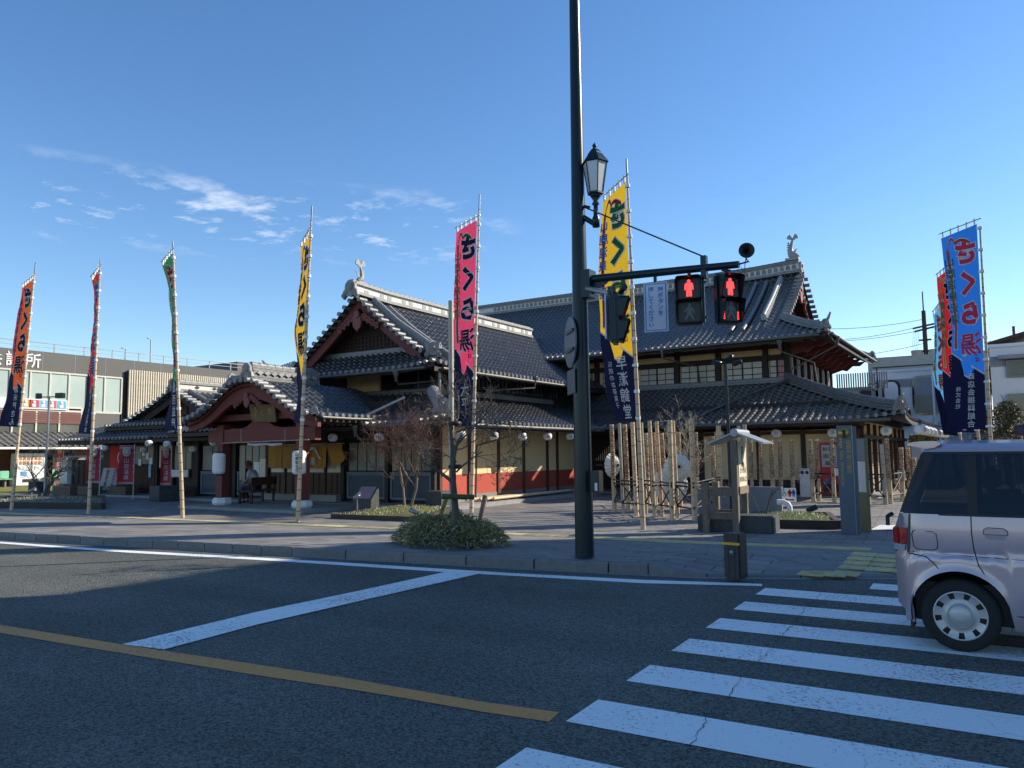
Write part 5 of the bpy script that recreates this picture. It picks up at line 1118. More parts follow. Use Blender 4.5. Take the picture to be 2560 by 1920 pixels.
# pedestrian signal heads
redled = mat('red_signal_lamp', (.6, .02, .02), .5, emit=(1, .03, .03), es=3.2); offm = mat('unlit_green_man', (.13, .15, .145), .5); dk_lens = mat('signal_lens', (.018, .016, .015), .35, 0, .5, 12, spec=.4)
def man(x0, z0, s, walk):
    """figure outline in a unit box, standing or walking"""
    mb = []
    mb.append([(.09 * math.cos(t) * s + x0, .09 * math.sin(t) * s + z0 + .40 * s) for t in [2 * math.pi * k / 12 for k in range(12)]])
    if not walk: P = [[(-.17, .30), (.17, .30), (.22, .22), (.25, -.08), (.18, -.08), (.14, .1), (.15, -.46), (.03, -.46), (0, -.12), (-.03, -.46), (-.15, -.46), (-.14, .1), (-.18, -.08), (-.25, -.08), (-.22, .22)]]
    else: P = [[(-.08, .3), (.12, .3), (.24, .12), (.3, -.08), (.24, -.1), (.12, .08), (.1, -.08), (.2, -.28), (.27, -.46), (.15, -.46), (.02, -.16), (-.1, -.3), (-.2, -.46), (-.3, -.42), (-.14, -.14), (-.1, .12), (-.24, -.02), (-.3, .04), (-.14, .24)]]
    return mb + [[(x * s + x0, z * s + z0) for x, z in p] for p in P]
def head(label, c, w, h, yaw, bars=False, depth=.12):
    t = thing('pedestrian_signal', label, 'traffic signal', tuple(c), yaw, 'pedestrian signal heads')
    # local: x across, -y towards the viewer, z up; origin at the top of the housing
    MB().bb(-w / 2, -depth / 2, -h, w / 2, depth / 2, 0).build('housing', M['metal'], t, True, bevel=.03)
    MB().tube((0, 0, 0), (0, 0, .10), .022).build('hanger', M['metal'], t, True); MB().box((0, 0, .05), (.11, .04, .02)).build('hanger_clamp', M['metal'], t, True)
    for k, (zc0, m) in enumerate(((-h * .27, redled), (-h * .74, offm))):
        lw, lh = w * .72, h * .38
        MB().prism([(x, z) for x, z in rrect(lw, lh, .025)], (0, -depth / 2 - .002, zc0), (1, 0, 0), (0, 0, 1), (0, -1, 0), .008).build('lens', dk_lens, t, True)
        hd = MB(); out = rrect(lw + .05, lh + .05, .035, 3); n = len(out)      # open visor, deeper at the top
        V = [(x, -depth / 2, zc0 + z) for x, z in out] + [(x * 1.0, -depth / 2 - (.045 + .075 * (z / lh + .5)), zc0 + z) for x, z in out]
        hd.add(V, [(i, (i + 1) % n, n + (i + 1) % n, n + i) for i in range(n)])
        out2 = rrect(lw + .03, lh + .03, .03, 3); V = [(x, -depth / 2, zc0 + z) for x, z in out2] + [(x, -depth / 2 - (.045 + .075 * (z / lh + .5)), zc0 + z) for x, z in out2]
        hd.add(V, [(i, (i + 1) % n, n + (i + 1) % n, n + i) for i in range(n)]); hd.build('visor', M['metal'], t, True)
        f = MB()
        for P in man(0, zc0, lh * .92, k == 1): f.prism(P, (0, -depth / 2 - .012, 0), (1, 0, 0), (0, 0, 1), (0, -1, 0), .004)
        f.build('figure', m, t, True)
        if bars:
            for sx in (-1, 1):
                for j in range(8): MB().box((sx * lw * .42, -depth / 2 - .012, zc0 - lh * .4 + j * lh * .11), (.018, .004, .014)).build('wait_bar', redled if (k == 1 and j < 4) else offm, t, True)
    for dz in (-h * .15, -h * .85): MB().box((w / 2 + .01, 0, dz), (.03, .03, .03)).build('door_latch', M['metal'], t, True)
    return t
yw = math.atan2((1723 - 1280), FPX)
def hd_at(pxl, pxr, pyt, pyb, label, yaw, yoff=0, **k):
    c = A3((pxl + pxr) / 2, pyt, py_ + yoff); b_ = A3((pxl + pxr) / 2, pyb, py_ + yoff); l, r = A3(pxl, pyt, py_ + yoff), A3(pxr, pyt, py_ + yoff)
    return head(label, c, k.pop('w', r.x - l.x), c.z - b_.z, yaw, **k)
hd_at(1688, 1758, 690, 815, 'pedestrian signal facing the camera, red standing figure lit, nearer the blue-lettered plate', R_(13))
hd_at(1781, 1850, 686, 813, 'pedestrian signal turned to the right with red wait bars, under the horn loudspeaker', R_(52), bars=True, w=.33)
hd_at(1523, 1548, 740, 860, 'pedestrian signal seen from the side behind the steel pole', R_(110), -.75, w=.32)
# plate: push the button
bl = cm('sign_blue', (.02, .16, .55), .5); plm = mat('sign_face', (.55, .62, .70), .5, 0, .05)
def plate(label, l, r, t_, b_, yaw, yoff=0, wd=None):
    c = A3((l + r) / 2, (t_ + b_) / 2, py_ + yoff); w = wd or (A3(r, t_, py_ + yoff).x - A3(l, t_, py_ + yoff).x); h = A3(l, t_, py_ + yoff).z - A3(l, b_, py_ + yoff).z
    t = thing('push_button_sign', label, 'sign', tuple(c), yaw); MB().bb(-w / 2, -.008, -h / 2, w / 2, .008, h / 2).build('plate', plm, t, True)
    MB().bb(-.02, -.02, h / 2, .02, .02, h / 2 + .12).build('hanger', M['metal'], t, True)
    e_ = w * .05; bd = MB()
    for q in ((-w / 2 + e_, -h / 2 + e_, w / 2 - e_, -h / 2 + e_ * 1.6), (-w / 2 + e_, h / 2 - e_ * 1.6, w / 2 - e_, h / 2 - e_), (-w / 2 + e_, -h / 2 + e_ * 1.6, -w / 2 + e_ * 1.7, h / 2 - e_ * 1.6), (w / 2 - e_ * 1.7, -h / 2 + e_ * 1.6, w / 2 - e_, h / 2 - e_ * 1.6)): bd.bb(q[0], -.011, q[1], q[2], -.008, q[3])
    bd.build('border', bl, t, True)
    for s_, x, zc0, n0 in (('押ボタンを', w * .2, h * .11, 5), ('押してください', -w * .2, 0, 7)):
        V, F = lay(s_, h * .118, True, 1.0, .02); MB().add([(a + x, -.012, b + zc0) for a, b in V], F).build('lettering', bl, t, True)
    return t
plate('white plate with blue Japanese letters hanging under the signal arm', 1612, 1668, 706, 829, R_(12))
plate('white plate with blue letters seen edge-on beside the sideways signal', 1521, 1530, 740, 850, R_(90), -.75, .27)
# horn loudspeaker
q = A3(1865, 631); t = thing('horn_loudspeaker', 'small black horn loudspeaker at the end of the signal arm', 'loudspeaker', (q.x, py_, q.z))
hm = Matrix.Rotation(R_(20), 3, 'Z') @ Matrix(((1, 0, 0), (0, 0, -1), (0, 1, 0)))
MB().lathe([(0, -.02), (.02, -.02), (.02, .03), (.035, .06), (.085, .1), (.095, .1), (.09, .085), (.045, .0), (.04, -.08), (0, -.08)], q, 18, hm).build('horn', M['black'], t)
MB().path([(arm_b.x - .03, py_, arm_b.z), (arm_b.x + .12, py_, arm_b.z + .02), (q.x, py_, q.z - .09), (q.x, py_, q.z - .04)], .011, 6).build('bracket', M['black'], t)
MB().path([(arm_b.x + .02, py_, arm_b.z - .04), (arm_b.x + .06, py_, arm_b.z - .12), (q.x - .02, py_, q.z - .16), (q.x, py_, q.z - .05)], .005, 5).build('cable', M['black'], t)

# ------------------------------------------------------------------ bollard, info pillars, wooden direction post
q = G(1840, 1424, .13); bz_ = gz(q.x, q.y)
t = thing('bollard', 'short square black bollard with a yellow reflective stripe on the pavement', 'bollard', (q.x, q.y, bz_), R_(-8))
hb_ = AD(1840, 1332, (q.x, q.y)).z - bz_
MB().bb(-.105, -.105, 0, .105, .105, hb_).build('body', mat('bollard_black', (.018, .02, .024), .45, 0, .2), t, True, bevel=.018)
for x in (-.038, .038): MB().bb(x - .003, -.108, .02, x + .003, -.105, hb_ - .16).build('groove', M['black'], t, True)
ym = mat('reflective_yellow', (.75, .40, .01), .4)
for k in range(4): MB().bb(-.104 + k * .053, -.110, hb_ - .135, -.055 + k * .053, -.104, hb_ - .105).build('reflector', ym, t, True); 
for k in range(4): MB().bb(-.110, -.104 + k * .053, hb_ - .135, -.104, -.055 + k * .053, hb_ - .105).build('reflector', ym, t, True)
MB().lathe([(0, .006), (.028, .006), (.028, 0)], (0, -.105, hb_ - .22), 14, Matrix(((1, 0, 0), (0, 0, -1), (0, 1, 0)))).build('badge', M['metalg'], t, True)
bm_ = mat('pillar_slate_blue', (.10, .125, .155), .45, .2, .08, 1); gold = mat('brass_disc', (.42, .30, .07), .35, .6, .4, 5)
q = G(2123, 1333, .03); t = thing('information_pillar', 'tall blue-grey information pillar with a round brass symbol near the van', 'sign pillar', (q.x, q.y, .01), R_(12))
zt3 = AD(2108, 1065, (q.x, q.y)).z; sc_ = lambda px: (px) / FPX * math.hypot(q.x, q.y)
MB().bb(-.13, 0, 0, .12, .10, zt3).build('slab', bm_, t, True); MB().bb(.122, .0, 0, .135, .11, zt3).build('edge_strip', M['metalg'], t, True); MB().bb(.137, .03, 0, .20, .28, zt3 - .02).build('slab', bm_, t, True)
MB().lathe([(0, .006), (.105, .006), (.105, 0)], (-.005, 0, zt3 - .14), 26, Matrix(((1, 0, 0), (0, 0, -1), (0, 1, 0)))).build('round_symbol', gold, t, True)
MB().bb(-.03, -.011, zt3 - .215, .02, -.006, zt3 - .085).build('symbol_mark', M['black'], t, True); MB().bb(-.05, -.011, zt3 - .12, -.03, -.006, zt3 - .1).build('symbol_mark', M['black'], t, True)
V, F = lay('Yamaga City Information', .085, False, 1.0, .004); MB().add([(-.055 + b, -.004, zt3 - .62 - a) for a, b in V], F).build('lettering', gold, t, True)
V, F = lay('山鹿市観光案内', .088, True, 1.05, .01); MB().add([(.06 + a, -.004, zt3 - .58 + b) for a, b in V], F).build('lettering', gold, t, True)
q = G(2157, 1325, .03); t = thing('map_board', 'upright map board standing edge-on right behind the information pillar', 'map board', (q.x, q.y, .01), R_(-52))
z4 = AD(2148, 1097, (q.x, q.y)).z; MB().bb(-.25, -.03, .0, .25, .03, z4).build('panel', mat('board_olive', (.20, .19, .10), .7), t, True); MB().bb(-.25, -.036, z4 * .42, .25, -.03, z4 * .75).build('map_print', M['paper'], t, True); MB().bb(-.25, -.036, z4 * .76, .25, -.03, z4 * .99).build('title_print', wm2, t, True)
V, F = lay('山鹿温泉案内図', .08, True, 1, .01); MB().add([(-.15 + a, -.04, z4 * .87 + b * .9) for a, b in V], F).build('lettering', M['paper'], t, True)
# wooden parking sign on a stone block
q = G(1842, 1329, .04); b0 = G(1767, 1326, .04); q2 = G(1862, 1300, .04)
t = thing('parking_signpost', 'weathered wooden parking signpost with a small metal roof on a dark stone block', 'signpost', (q.x, q.y, .01))
ds3 = Vector((q.x - b0.x, q.y - b0.y, 0)); zq = lambda px, py, p=q: AD(px, py, (p.x, p.y)).z
ang3 = math.atan2(ds3.y, ds3.x); nrm = Vector((-math.sin(ang3), math.cos(ang3), 0)); p2 = q + nrm * .75
dirv = ds3.normalized()
def lg(p, z0, z1, w=.115, n='post'): return MB().box((p.x, p.y, (z0 + z1) / 2), (w, w, z1 - z0), ang3).build(n, M['wood'], t)
lg(b0, 0, zq(1767, 1206, b0)); lg(q, 0, zq(1842, 1100)); lg(p2, 0, zq(1842, 1105), .1); b1 = b0 + nrm * .75; lg(b1, 0, zq(1790, 1203, b1))
for za5 in (zq(1800, 1232, q), zq(1800, 1290, q)):
    MB().bar(b0 + dirv * .05 + Vector((0, 0, za5 - b0.z)), q + Vector((0, 0, za5 - q.z)), .06, .13).build('rail', M['wood'], t); MB().bar(b1 + Vector((0, 0, za5 - b1.z)), p2 + Vector((0, 0, za5 - p2.z)), .06, .13).build('rail', M['wood'], t)
zr1, zr0 = zq(1855, 1104), zq(1860, 1217); pc = (q + p2) / 2 + dirv * .04
pm = mat('sign_cream_board', (.62, .57, .42), .7)
MB().box((pc.x, pc.y, (zr0 + zr1) / 2), (.05, .60, zr1 - zr0), ang3).build('sign_board', pm, t)
MB().box((pc.x, pc.y, zr0 - .07), (.09, .7, .14), ang3).build('rail', M['wood'], t)
Fb = lambda x, z: pc + dirv * .03 + nrm * x + Vector((0, 0, z - pc.z))
for s_, sz, zz, mm in (('P', .34, zr1 - .2, M['black']), ('→', .3, (zr0 + zr1) / 2 - .02, M['black']), ('さくら湯', .12, zr0 + .3, M['black']), ('駐車場入口', .11, zr0 + .13, M['black'])):
    text('lettering', lay(s_, sz, False, 1, .02), lambda x, y: Fb(x, zz + y), mm, t)
MB().box(tuple(Fb(0, zr1 - .42)), (.01, .16, .04), ang3).build('lettering', INK['red'], t)
zr = zq(1833, 1083); cR = pc + Vector((0, 0, zr - pc.z)); rfm = mat('sign_roof_metal', (.33, .35, .37), .4, .3, .1)
for sg in (-1, 1):
    MB().box(cR + dirv * sg * .26 - Vector((0, 0, .09)), (.56, .98, .03), rot=Matrix.Rotation(ang3, 3, 'Z') @ Matrix.Rotation(sg * R_(22), 3, 'Y')).build('roof_panel', rfm, t)
MB().tube(cR - nrm * .5 + Vector((0, 0, .01)), cR + nrm * .5 + Vector((0, 0, .01)), .075, .075, 14).build('roof_ridge', rfm, t)
cst = (b0 + q) / 2 + nrm * .42; MB().box((cst.x + .22 * dirv.x, cst.y, .16), (1.42, .62, .34), ang3).build('stone_block', M['stone'], t, bevel=.03)
# floodlight mast behind the sign
q = G(1830, 1290, .02); t = thing('floodlight_mast', 'slim dark mast with three floodlights behind the wooden parking sign', 'floodlight', (q.x, q.y, 0)); zf_ = AD(1825, 905, (q.x, q.y)).z
MB().tube((q.x, q.y, 0), (q.x - .03, q.y, zf_), .045, .04, 10).build('mast', M['metal'], t)
for k, (dx, dy, dz, yw_) in enumerate(((-.2, -.1, -.02, 200), (.1, -.12, .08, -30), (.24, .05, -.03, 10))):
    MB().path([(q.x - .03, q.y, zf_), (q.x + dx * .6, q.y + dy * .6, zf_ + dz)], .018, 6).build('lamp_arm', M['metal'], t)
    MB().lathe([(0, .12), (.05, .12), (.06, .02), (.065, -.1), (.055, -.1), (.04, 0), (0, 0)], (q.x + dx, q.y + dy, zf_ + dz), 12, Matrix.Rotation(R_(yw_), 3, 'Z') @ Matrix.Rotation(R_(75), 3, 'Y')).build('lamp_housing', M['metal'], t)
def pole_lamp(label, bpx, bpy, tpy, kind):
    q = G(bpx, bpy, .03); z = AD(bpx, tpy, (q.x, q.y)).z; t = thing('plaza_lamp', label, 'lamp post', (q.x, q.y, 0)); MB().tube((q.x, q.y, 0), (q.x, q.y, 1.2), .06, .06, 10).build('post_base', M['metalg'], t); MB().tube((q.x, q.y, 1.2), (q.x, q.y, z), .045, .04, 10).build('post', M['metalg'], t)
    hs = ((0, 0),) if kind == 1 else ((-.42, -1), (.42, 1))
    if kind == 2: MB().bar((q.x - .45, q.y - .2, z), (q.x + .45, q.y + .2, z), .04).build('lamp_arm', M['metal'], t)
    for dx, s_ in hs: MB().box((q.x + dx, q.y + dx * .44, z + .04), (.3, .2, .2), R_(20 * s_)).build('lamp_housing', M['metal'], t, bevel=.01)
    return t
pole_lamp('slim grey lamp post with one flood lamp behind the street tree', 1100, 1262, 905, 1)
pole_lamp('dark lamp post with two flood lamps above the small bare tree at far left', 112, 1248, 992, 2)
# low wall with toilet sign, white bent pipe
wl_a, wl_b = G(1735, 1283, .0), G(1948, 1288, .0); t = thing('concrete_screen', 'low blue-grey concrete wall behind the wooden parking sign', 'wall', tuple((wl_a + wl_b) / 2)); hz = AD(1850, 1217, (wl_a.x, wl_a.y)).z
MB().bar(wl_a + Vector((0, .35, hz / 2)), wl_b + Vector((0, .35, hz / 2)), .16, hz).build('wall', mat('blue_grey_concrete', (.17, .20, .23), .8, 0, .12), t)
q = G(1975, 1289, 0); t = thing('vent_pipe', 'white bent vent pipe beside the low concrete wall', 'pipe', (q.x, q.y, 0)); zv = AD(1970, 1262, (q.x, q.y)).z
MB().path([(q.x, q.y, 0), (q.x, q.y, zv - .05), (q.x - .04, q.y, zv + .02), (q.x - .12, q.y, zv + .06), (q.x - .28, q.y, zv + .06)], .065, 14).build('pipe', M['white'], t)
q = G(1975, 1290, 0) + Vector((.05, .5, 0)); a = AD(1972, 1238, (q.x, q.y)); t = thing('toilet_sign', 'white toilet direction sign with wheelchair, woman and man symbols and a red arrow', 'sign', (a.x, a.y, a.z), R_(15))
MB().bb(-.17, 0, -.17, .17, .02, .17).build('board', M['paper'], t, True); MB().bb(-.02, .02, -.8, .02, .05, -.17).build('stake', M['metalg'], t, True)
for x, mm in ((.02, INK['red']), (.11, INK['blue'])):
    f = MB(); 
    for P in man(x, .05, .19, False): f.prism(P, (0, -.002, 0), (1, 0, 0), (0, 0, 1), (0, -1, 0), .003)
    f.build('pictogram', mm, t, True)
f = MB().lathe([(.035, .003), (.05, .003), (.05, 0), (.035, 0), (.035, .003)], (-.10, 0, .02), 16, Matrix(((1, 0, 0), (0, 0, -1), (0, 1, 0)))); f.bar((-.11, -.003, .12), (-.105, -.003, .05), .016, .006); f.bar((-.105, -.003, .05), (-.07, -.003, .045), .006, .016); f.bar((-.07, -.003, .045), (-.05, -.003, .0), .016, .006); f.lathe([(0, .003), (.016, .003), (.016, 0)], (-.112, 0, .145), 10, Matrix(((1, 0, 0), (0, 0, -1), (0, 1, 0))))
f.build('pictogram', INK['green'], t, True); MB().prism([(-.12, -.11), (-.04, -.075), (-.04, -.095), (.12, -.095), (.12, -.125), (-.04, -.125), (-.04, -.145)], (0, -.002, 0), (1, 0, 0), (0, 0, 1), (0, -1, 0), .003).build('arrow', INK['red'], t, True)
# ------------------------------------------------------------------ lanterns
lanm = mat('lantern_paper', (.80, .79, .76), .8, 0, .03, 4)
t_ = lanm.node_tree; 
def ball_mesh():
    pr = []; n = 10
    for k in range(n * 2 + 1):
        z = -1 + k / n; r = .148 * (1 - .60 * abs(z) ** 3.2) * (1 if k % 2 else .975); pr.append((r, z * .125))
    return pr
def small_lantern(label, p, yaw, group='round white paper lanterns under the eaves', s=1.0):
    t = thing('round_lantern', label, 'lantern', tuple(p), yaw, group)
    MB().lathe([(a * s, b * s) for a, b in ball_mesh()], (0, 0, 0), 18).build('paper_shade', lanm, t, True)
    for z in (-.128, .122): MB().lathe([(0, z * s + .006), (.058 * s, z * s + .006), (.058 * s, z * s - .008), (0, z * s - .008)], (0, 0, 0), 12).build('rim', M['black'] if z > 0 else M['tileend'], t, True)
    f = MB(); r0 = .1515 * s
    def dot(a, z, r):
        pts = [(a + r * math.cos(q) / r0, z + r * math.sin(q)) for q in [2 * math.pi * k / 8 for k in range(8)]]
        rad = lambda z_: r0 * (1 - .60 * abs(z_ / .125 / s) ** 3.2)
        f.add([(rad(z_) * math.sin(a_), -rad(z_) * math.cos(a_), z_) for a_, z_ in pts], [tuple(range(8))])
    dot(0, 0, .017 * s)
    for k in range(8): dot(.046 * s * math.cos(k * math.pi / 4 + .2) / r0, .046 * s * math.sin(k * math.pi / 4 + .2), .0125 * s)
    f.build('crest', M['black'], t, True); MB().tube((0, 0, .12 * s), (0, 0, .27 * s), .004, .004, 5).build('hook', M['black'], t, True)
    return t
LU = -12.85
for px, py, w in ((1153, 1088, 'half hidden behind the street tree'), (1234, 1089, 'second along the red wall'), (1306, 1091, 'third along the cream and red wall'), (1369, 1091, 'fourth along the cream and red wall'), (1425, 1091, 'last before the steel pole')):
    q = AX(px, py, LU); small_lantern('round white lantern with flower crest, ' + w, q, R_(40))
for y in (AX(1153, 1088, LU).y,): MB().path([(LU, 17.4, 2.37)] + [(LU, 17.4 + k * .9, 2.37 - .03 * (k % 2)) for k in range(1, 10)], .006, 5).build('lantern_cord', M['tie'], BH)
for px, py, y, w in ((832, 1094, 16.5, 'right of the porch'), (948, 1093, 16.5, 'above the blue slate panels'), (535, 1105, 15.6, 'left of the porch post'), (451, 1110, 16.6, 'just right of the green banner pole'), (483, 1122, 17.4, 'low beside the side shop window'), (372, 1108, 16.2, 'left lantern at the eave corner of the side shop'), (418, 1110, 16.3, 'plain one between the two red flags'), (359, 1124, 17.6, 'small low one before the shop window'), (263, 1120, 17, 'at the left end of the side shop')):
    q = AY(px, py, y); small_lantern('round white lantern ' + w, q, R_(20), s=.95 if px > 500 else .85)
for px, py, w in ((1941, 1084, 'first right of the wooden parking sign'), (2082, 1082, 'by the blue pillar top'), (2215, 1077, 'near the right corner of the hall'), (1798, 1085, 'behind the metal roof of the parking sign')):
    q = AY(px, py, 26.6); small_lantern('round white lantern with flower crest, ' + w, q, R_(8), s=1.15)
q0 = AY(2275, 1078, 25.2)
for k in range(8):
    q = AX(2275 + k * 8.2, 1078 + k * 2.0, -2.25) ; y = 25.6 + k * 1.45
    small_lantern('nearest and largest round lantern of the row running off from the hall corner' if k == 0 else ['', 'second', 'third', 'fourth', 'fifth', 'sixth', 'seventh', 'farthest'][k] + ' round white lantern of the row running off from the hall corner', (-2.2, y, 2.12 + .0), R_(70), 'row of round lanterns along the side eave', 1.1)
# tall cylindrical lanterns
def big_lantern(label, px0, px1, py0, py1, y, yaw, body):
    a, b2 = AY(px0, py0, y), AY(px1, py1, y); w = (px1 - px0) / FPX * a.dot(_F); h = a.z - b2.z; t = thing('cylinder_lantern', label, 'lantern', ((a.x + b2.x) / 2, y, (a.z + b2.z) / 2), yaw, 'tall white lanterns of the porch'); r = w / 2
    pr = [(r * .62, h / 2 - .02), (r * .9, h / 2 - .05), (r, h / 2 - .11)] + [(r * (1 if k % 2 else .985), h / 2 - .11 - (h - .22) * k / 16) for k in range(1, 16)] + [(r, -h / 2 + .11), (r * .9, -h / 2 + .05), (r * .62, -h / 2 + .02)]
    MB().lathe(pr, (0, 0, 0), 22).build('paper_shade', lanm, t, True)
    for z in (h / 2, -h / 2): MB().lathe([(0, .02), (r * .62, .02), (r * .62, -.02), (0, -.02)], (0, 0, z), 16).build('rim', M['black'], t, True)
    MB().tube((0, 0, h / 2), (0, 0, h / 2 + .2), .01).build('hook', M['black'], t, True)
    V, F = lay(body, h * .78 / len(body), True, 1.0, .035); MB().add([((r + .004) * math.sin(a_ / r), -(r + .004) * math.cos(a_ / r), z) for a_, z in V], F).build('lettering', M['black'], t, True)
big_lantern('tall white paper lantern by the left porch post', 532, 563, 1131, 1187, 14.9, R_(-62), '山鹿温泉')
big_lantern('tall white paper lantern with large black letters before the right porch post', 731, 765, 1125, 1188, 14.9, R_(30), '山鹿ゆらり')
# hall name board
a, b2 = AY(620, 1010, 14.9), AY(685, 1055, 14.9); cxb, czb = (a.x + b2.x) / 2, (a.z + b2.z) / 2
t = thing('name_board', 'dark wooden name board with gold characters tilted under the bell gable', 'sign', (cxb, 14.95, czb)); rm = Matrix.Rotation(R_(14), 4, 'X') @ Matrix.Rotation(R_(3), 4, 'Y'); t.matrix_basis = Matrix.Translation((cxb, 14.95, czb)) @ rm
hw, hh = (b2.x - a.x) * .46, (a.z - b2.z) * .46
MB().prism([(-hw * 1.0, hh), (hw * 1.05, hh), (hw * 1.0, -hh), (-hw * .95, -hh)], (0, 0, 0), (1, 0, 0), (0, 0, 1), (0, 1, 0), .06).build('board', mat('gilt_board', (.13, .10, .045), .5, .2, .35, 3), t, True)
for s_, x, z, sz in (('さ', hw * .62, .04, .26), ('く', 0, -.01, .26), ('ら', -hw * .50, .08, .2), ('湯', -hw * .62, -.1, .2)):
    V, F = lay(s_, sz * .9, False, 1, .015); MB().add([(p + x, -.006, q + z) for p, q in V], F).build('lettering', gold, t, True)
# noren curtain over the doors
nm = INK['noren'] = cm('noren_ochre', (.42, .19, .025)); 
t = thing('noren_curtain', 'ochre cloth door curtain with a white house mark hanging over the entrance doors', 'curtain', (AY(765, 1150, 17.55).x, 17.55, 1.9)); xa, xb = AY(671, 1110, 17.55).x, AY(856, 1110, 17.55).x; zt_ = AY(765, 1113, 17.55).z; zbn = AY(765, 1172, 17.55).z
n_ = 5; w = (xb - xa) / n_
for k in range(n_):
    V = []; 
    for j in range(9):
        for i in range(9):
            u = i / 8; v = j / 8; pinch = .10 * v * (1 if k != 4 else 2.2); x = xa + (k + .5) * w + (u - .5) * w * (1 - pinch) + (.25 * v * v if k == 4 else -.03 * v)
            zz = zt_ + (zbn - zt_) * v * (1 - (.12 * abs(u - .5) if k != 4 else .45 * u)); V.append((x, 17.55 + .04 * math.sin(u * 9 + k * 2) * v, zz))
    MB().add(V, [(j * 9 + i, j * 9 + i + 1, (j + 1) * 9 + i + 1, (j + 1) * 9 + i) for j in range(8) for i in range(8)], True).build('cloth_panel', nm, t)
MB().tube((xa - .1, 17.55, zt_ + .03), (xb + .1, 17.55, zt_ + .03), .014).build('curtain_rod', M['bamboo'], t)
q = AY(783, 1140, 17.5); MB().prism([(-.3, -.1), (-.12, .16), (0, .2), (.12, .16), (.3, -.1), (.38, -.1), (.36, -.03), (.28, .0), (.16, .24), (0, .3), (-.16, .24), (-.38, -.08)], (q.x, 17.47, q.z), (1, 0, 0), (0, 0, 1), (0, -1, 0), .004).build('house_mark', INK['white'], t)
text('lettering', lay('湯', .26, False, 1, .02), flat((q.x, 17.465, q.z - .17), (1, 0, 0), (0, 0, 1)), INK['white'], t)
# bamboo curtain rods over the porch mouth, thin striped cloth rolled above
t = thing('bamboo_rod', 'long thin bamboo rod slung across the porch mouth', 'rod', (PX, 14.9, 2.0)); MB().tube(AY(556, 1108, 14.9), AY(772, 1099, 14.9), .016).build('rod', M['bamboog'], t)
for px in (602, 712): a = AY(px, 1106, 14.9); MB().tube(a, a + Vector((0, 0, .38)), .004, .004, 4).build('cord', M['tie'], t)
t = thing('rolled_cloth', 'white and purple striped cloth rolled up under the porch beam', 'cloth', (PX, 15.1, 1.9)); a, b2 = AY(620, 1110, 15.0), AY(705, 1109, 15.0); MB().path([a, a.lerp(b2, .25) + Vector((0, 0, -.03)), a.lerp(b2, .5), a.lerp(b2, .75) + Vector((0, 0, -.03)), b2], [.03, .045, .035, .045, .03], 8).build('cloth', INK['white'], t)
MB().path([a + Vector((.1, -.04, .03)), a.lerp(b2, .5) + Vector((0, -.04, .035)), b2 + Vector((0, -.04, .03))], .014, 6).build('stripe', INK['purple'], t)

# ------------------------------------------------------------------ bamboo lantern grove
def bamboo_post(label, bx, by, tx, ty, wpx, kind, k):
    """kind p: plain culm, h: culm with a row of round holes, c: culm pierced all over"""
    base = G(bx, by, .01); D = math.hypot(base.x, base.y); top = AD(tx, ty, (base.x, base.y)); r = wpx / FPX * base.dot(_F) / 2 * 1.0
    t = thing('bamboo_lantern', label, 'bamboo lantern', (base.x, base.y, 0), 0, 'bamboo lantern posts of the plaza')
    b0_ = Vector((base.x, base.y, 0)); m_ = M['bamboo'] if kind != 'w' else M['bamboog']; H = top.z
    MB().path([b0_, b0_.lerp(top, .5), top], [r * 1.05, r, r * .97], 14).build('culm', m_, t)
    mb = MB(); nn = int(H / .27)
    for i in range(1, nn): p = b0_.lerp(top, i / nn); mb.lathe([(r * .99, -.008), (r * 1.05, 0), (r * .99, .008)], p, 14)
    mb.build('nodes', M['node'], t)
    if kind != 'w':
        hb = MB(); rt = MB(); vw = Vector((-base.x, -base.y, 0)).normalized(); a0 = math.atan2(vw.y, vw.x)
        def hole(a, z, rr, m2=hb):
            c = b0_.lerp(top, z / H); n = Vector((math.cos(a), math.sin(a), 0)); s_ = Vector((-n.y, n.x, 0)); P_ = [c + n * (r + .003 - .0 * abs(q)) + s_ * (rr * math.cos(q)) + Vector((0, 0, rr * math.sin(q))) for q in [2 * math.pi * i / 8 for i in range(8)]]
            P_ = [Vector((c.x, c.y, 0)) + (Vector((p.x - c.x, p.y - c.y, 0)).normalized() * (r + .004)) + Vector((0, 0, p.z)) for p in P_]; m2.add(P_, [tuple(range(8))])
        if kind == 'h':
            z = .95
            while z < H - .1: hole(a0 - .25, z, r * .24); hole(a0 + .9, z + .05, r * .2); z += .24
        else:
            z = H * .38
            while z < H - .04:
                for i in range(9): hole(a0 + (i - 4) * .40 + random.uniform(-.1, .1), z + random.uniform(-.02, .02), random.choice((.008, .011, .014, .018)))
                z += .048
        tag(hb.build('bored_holes', M['hole'], t), kind='stuff')
    return t, b0_, top
o3 = lambda x, y: (1450 + x / 3.686, 1000 + y / 3.686)
o4 = lambda x, y: (1900 + x / 3.6875, 1000 + y / 3.6875)
grove = []
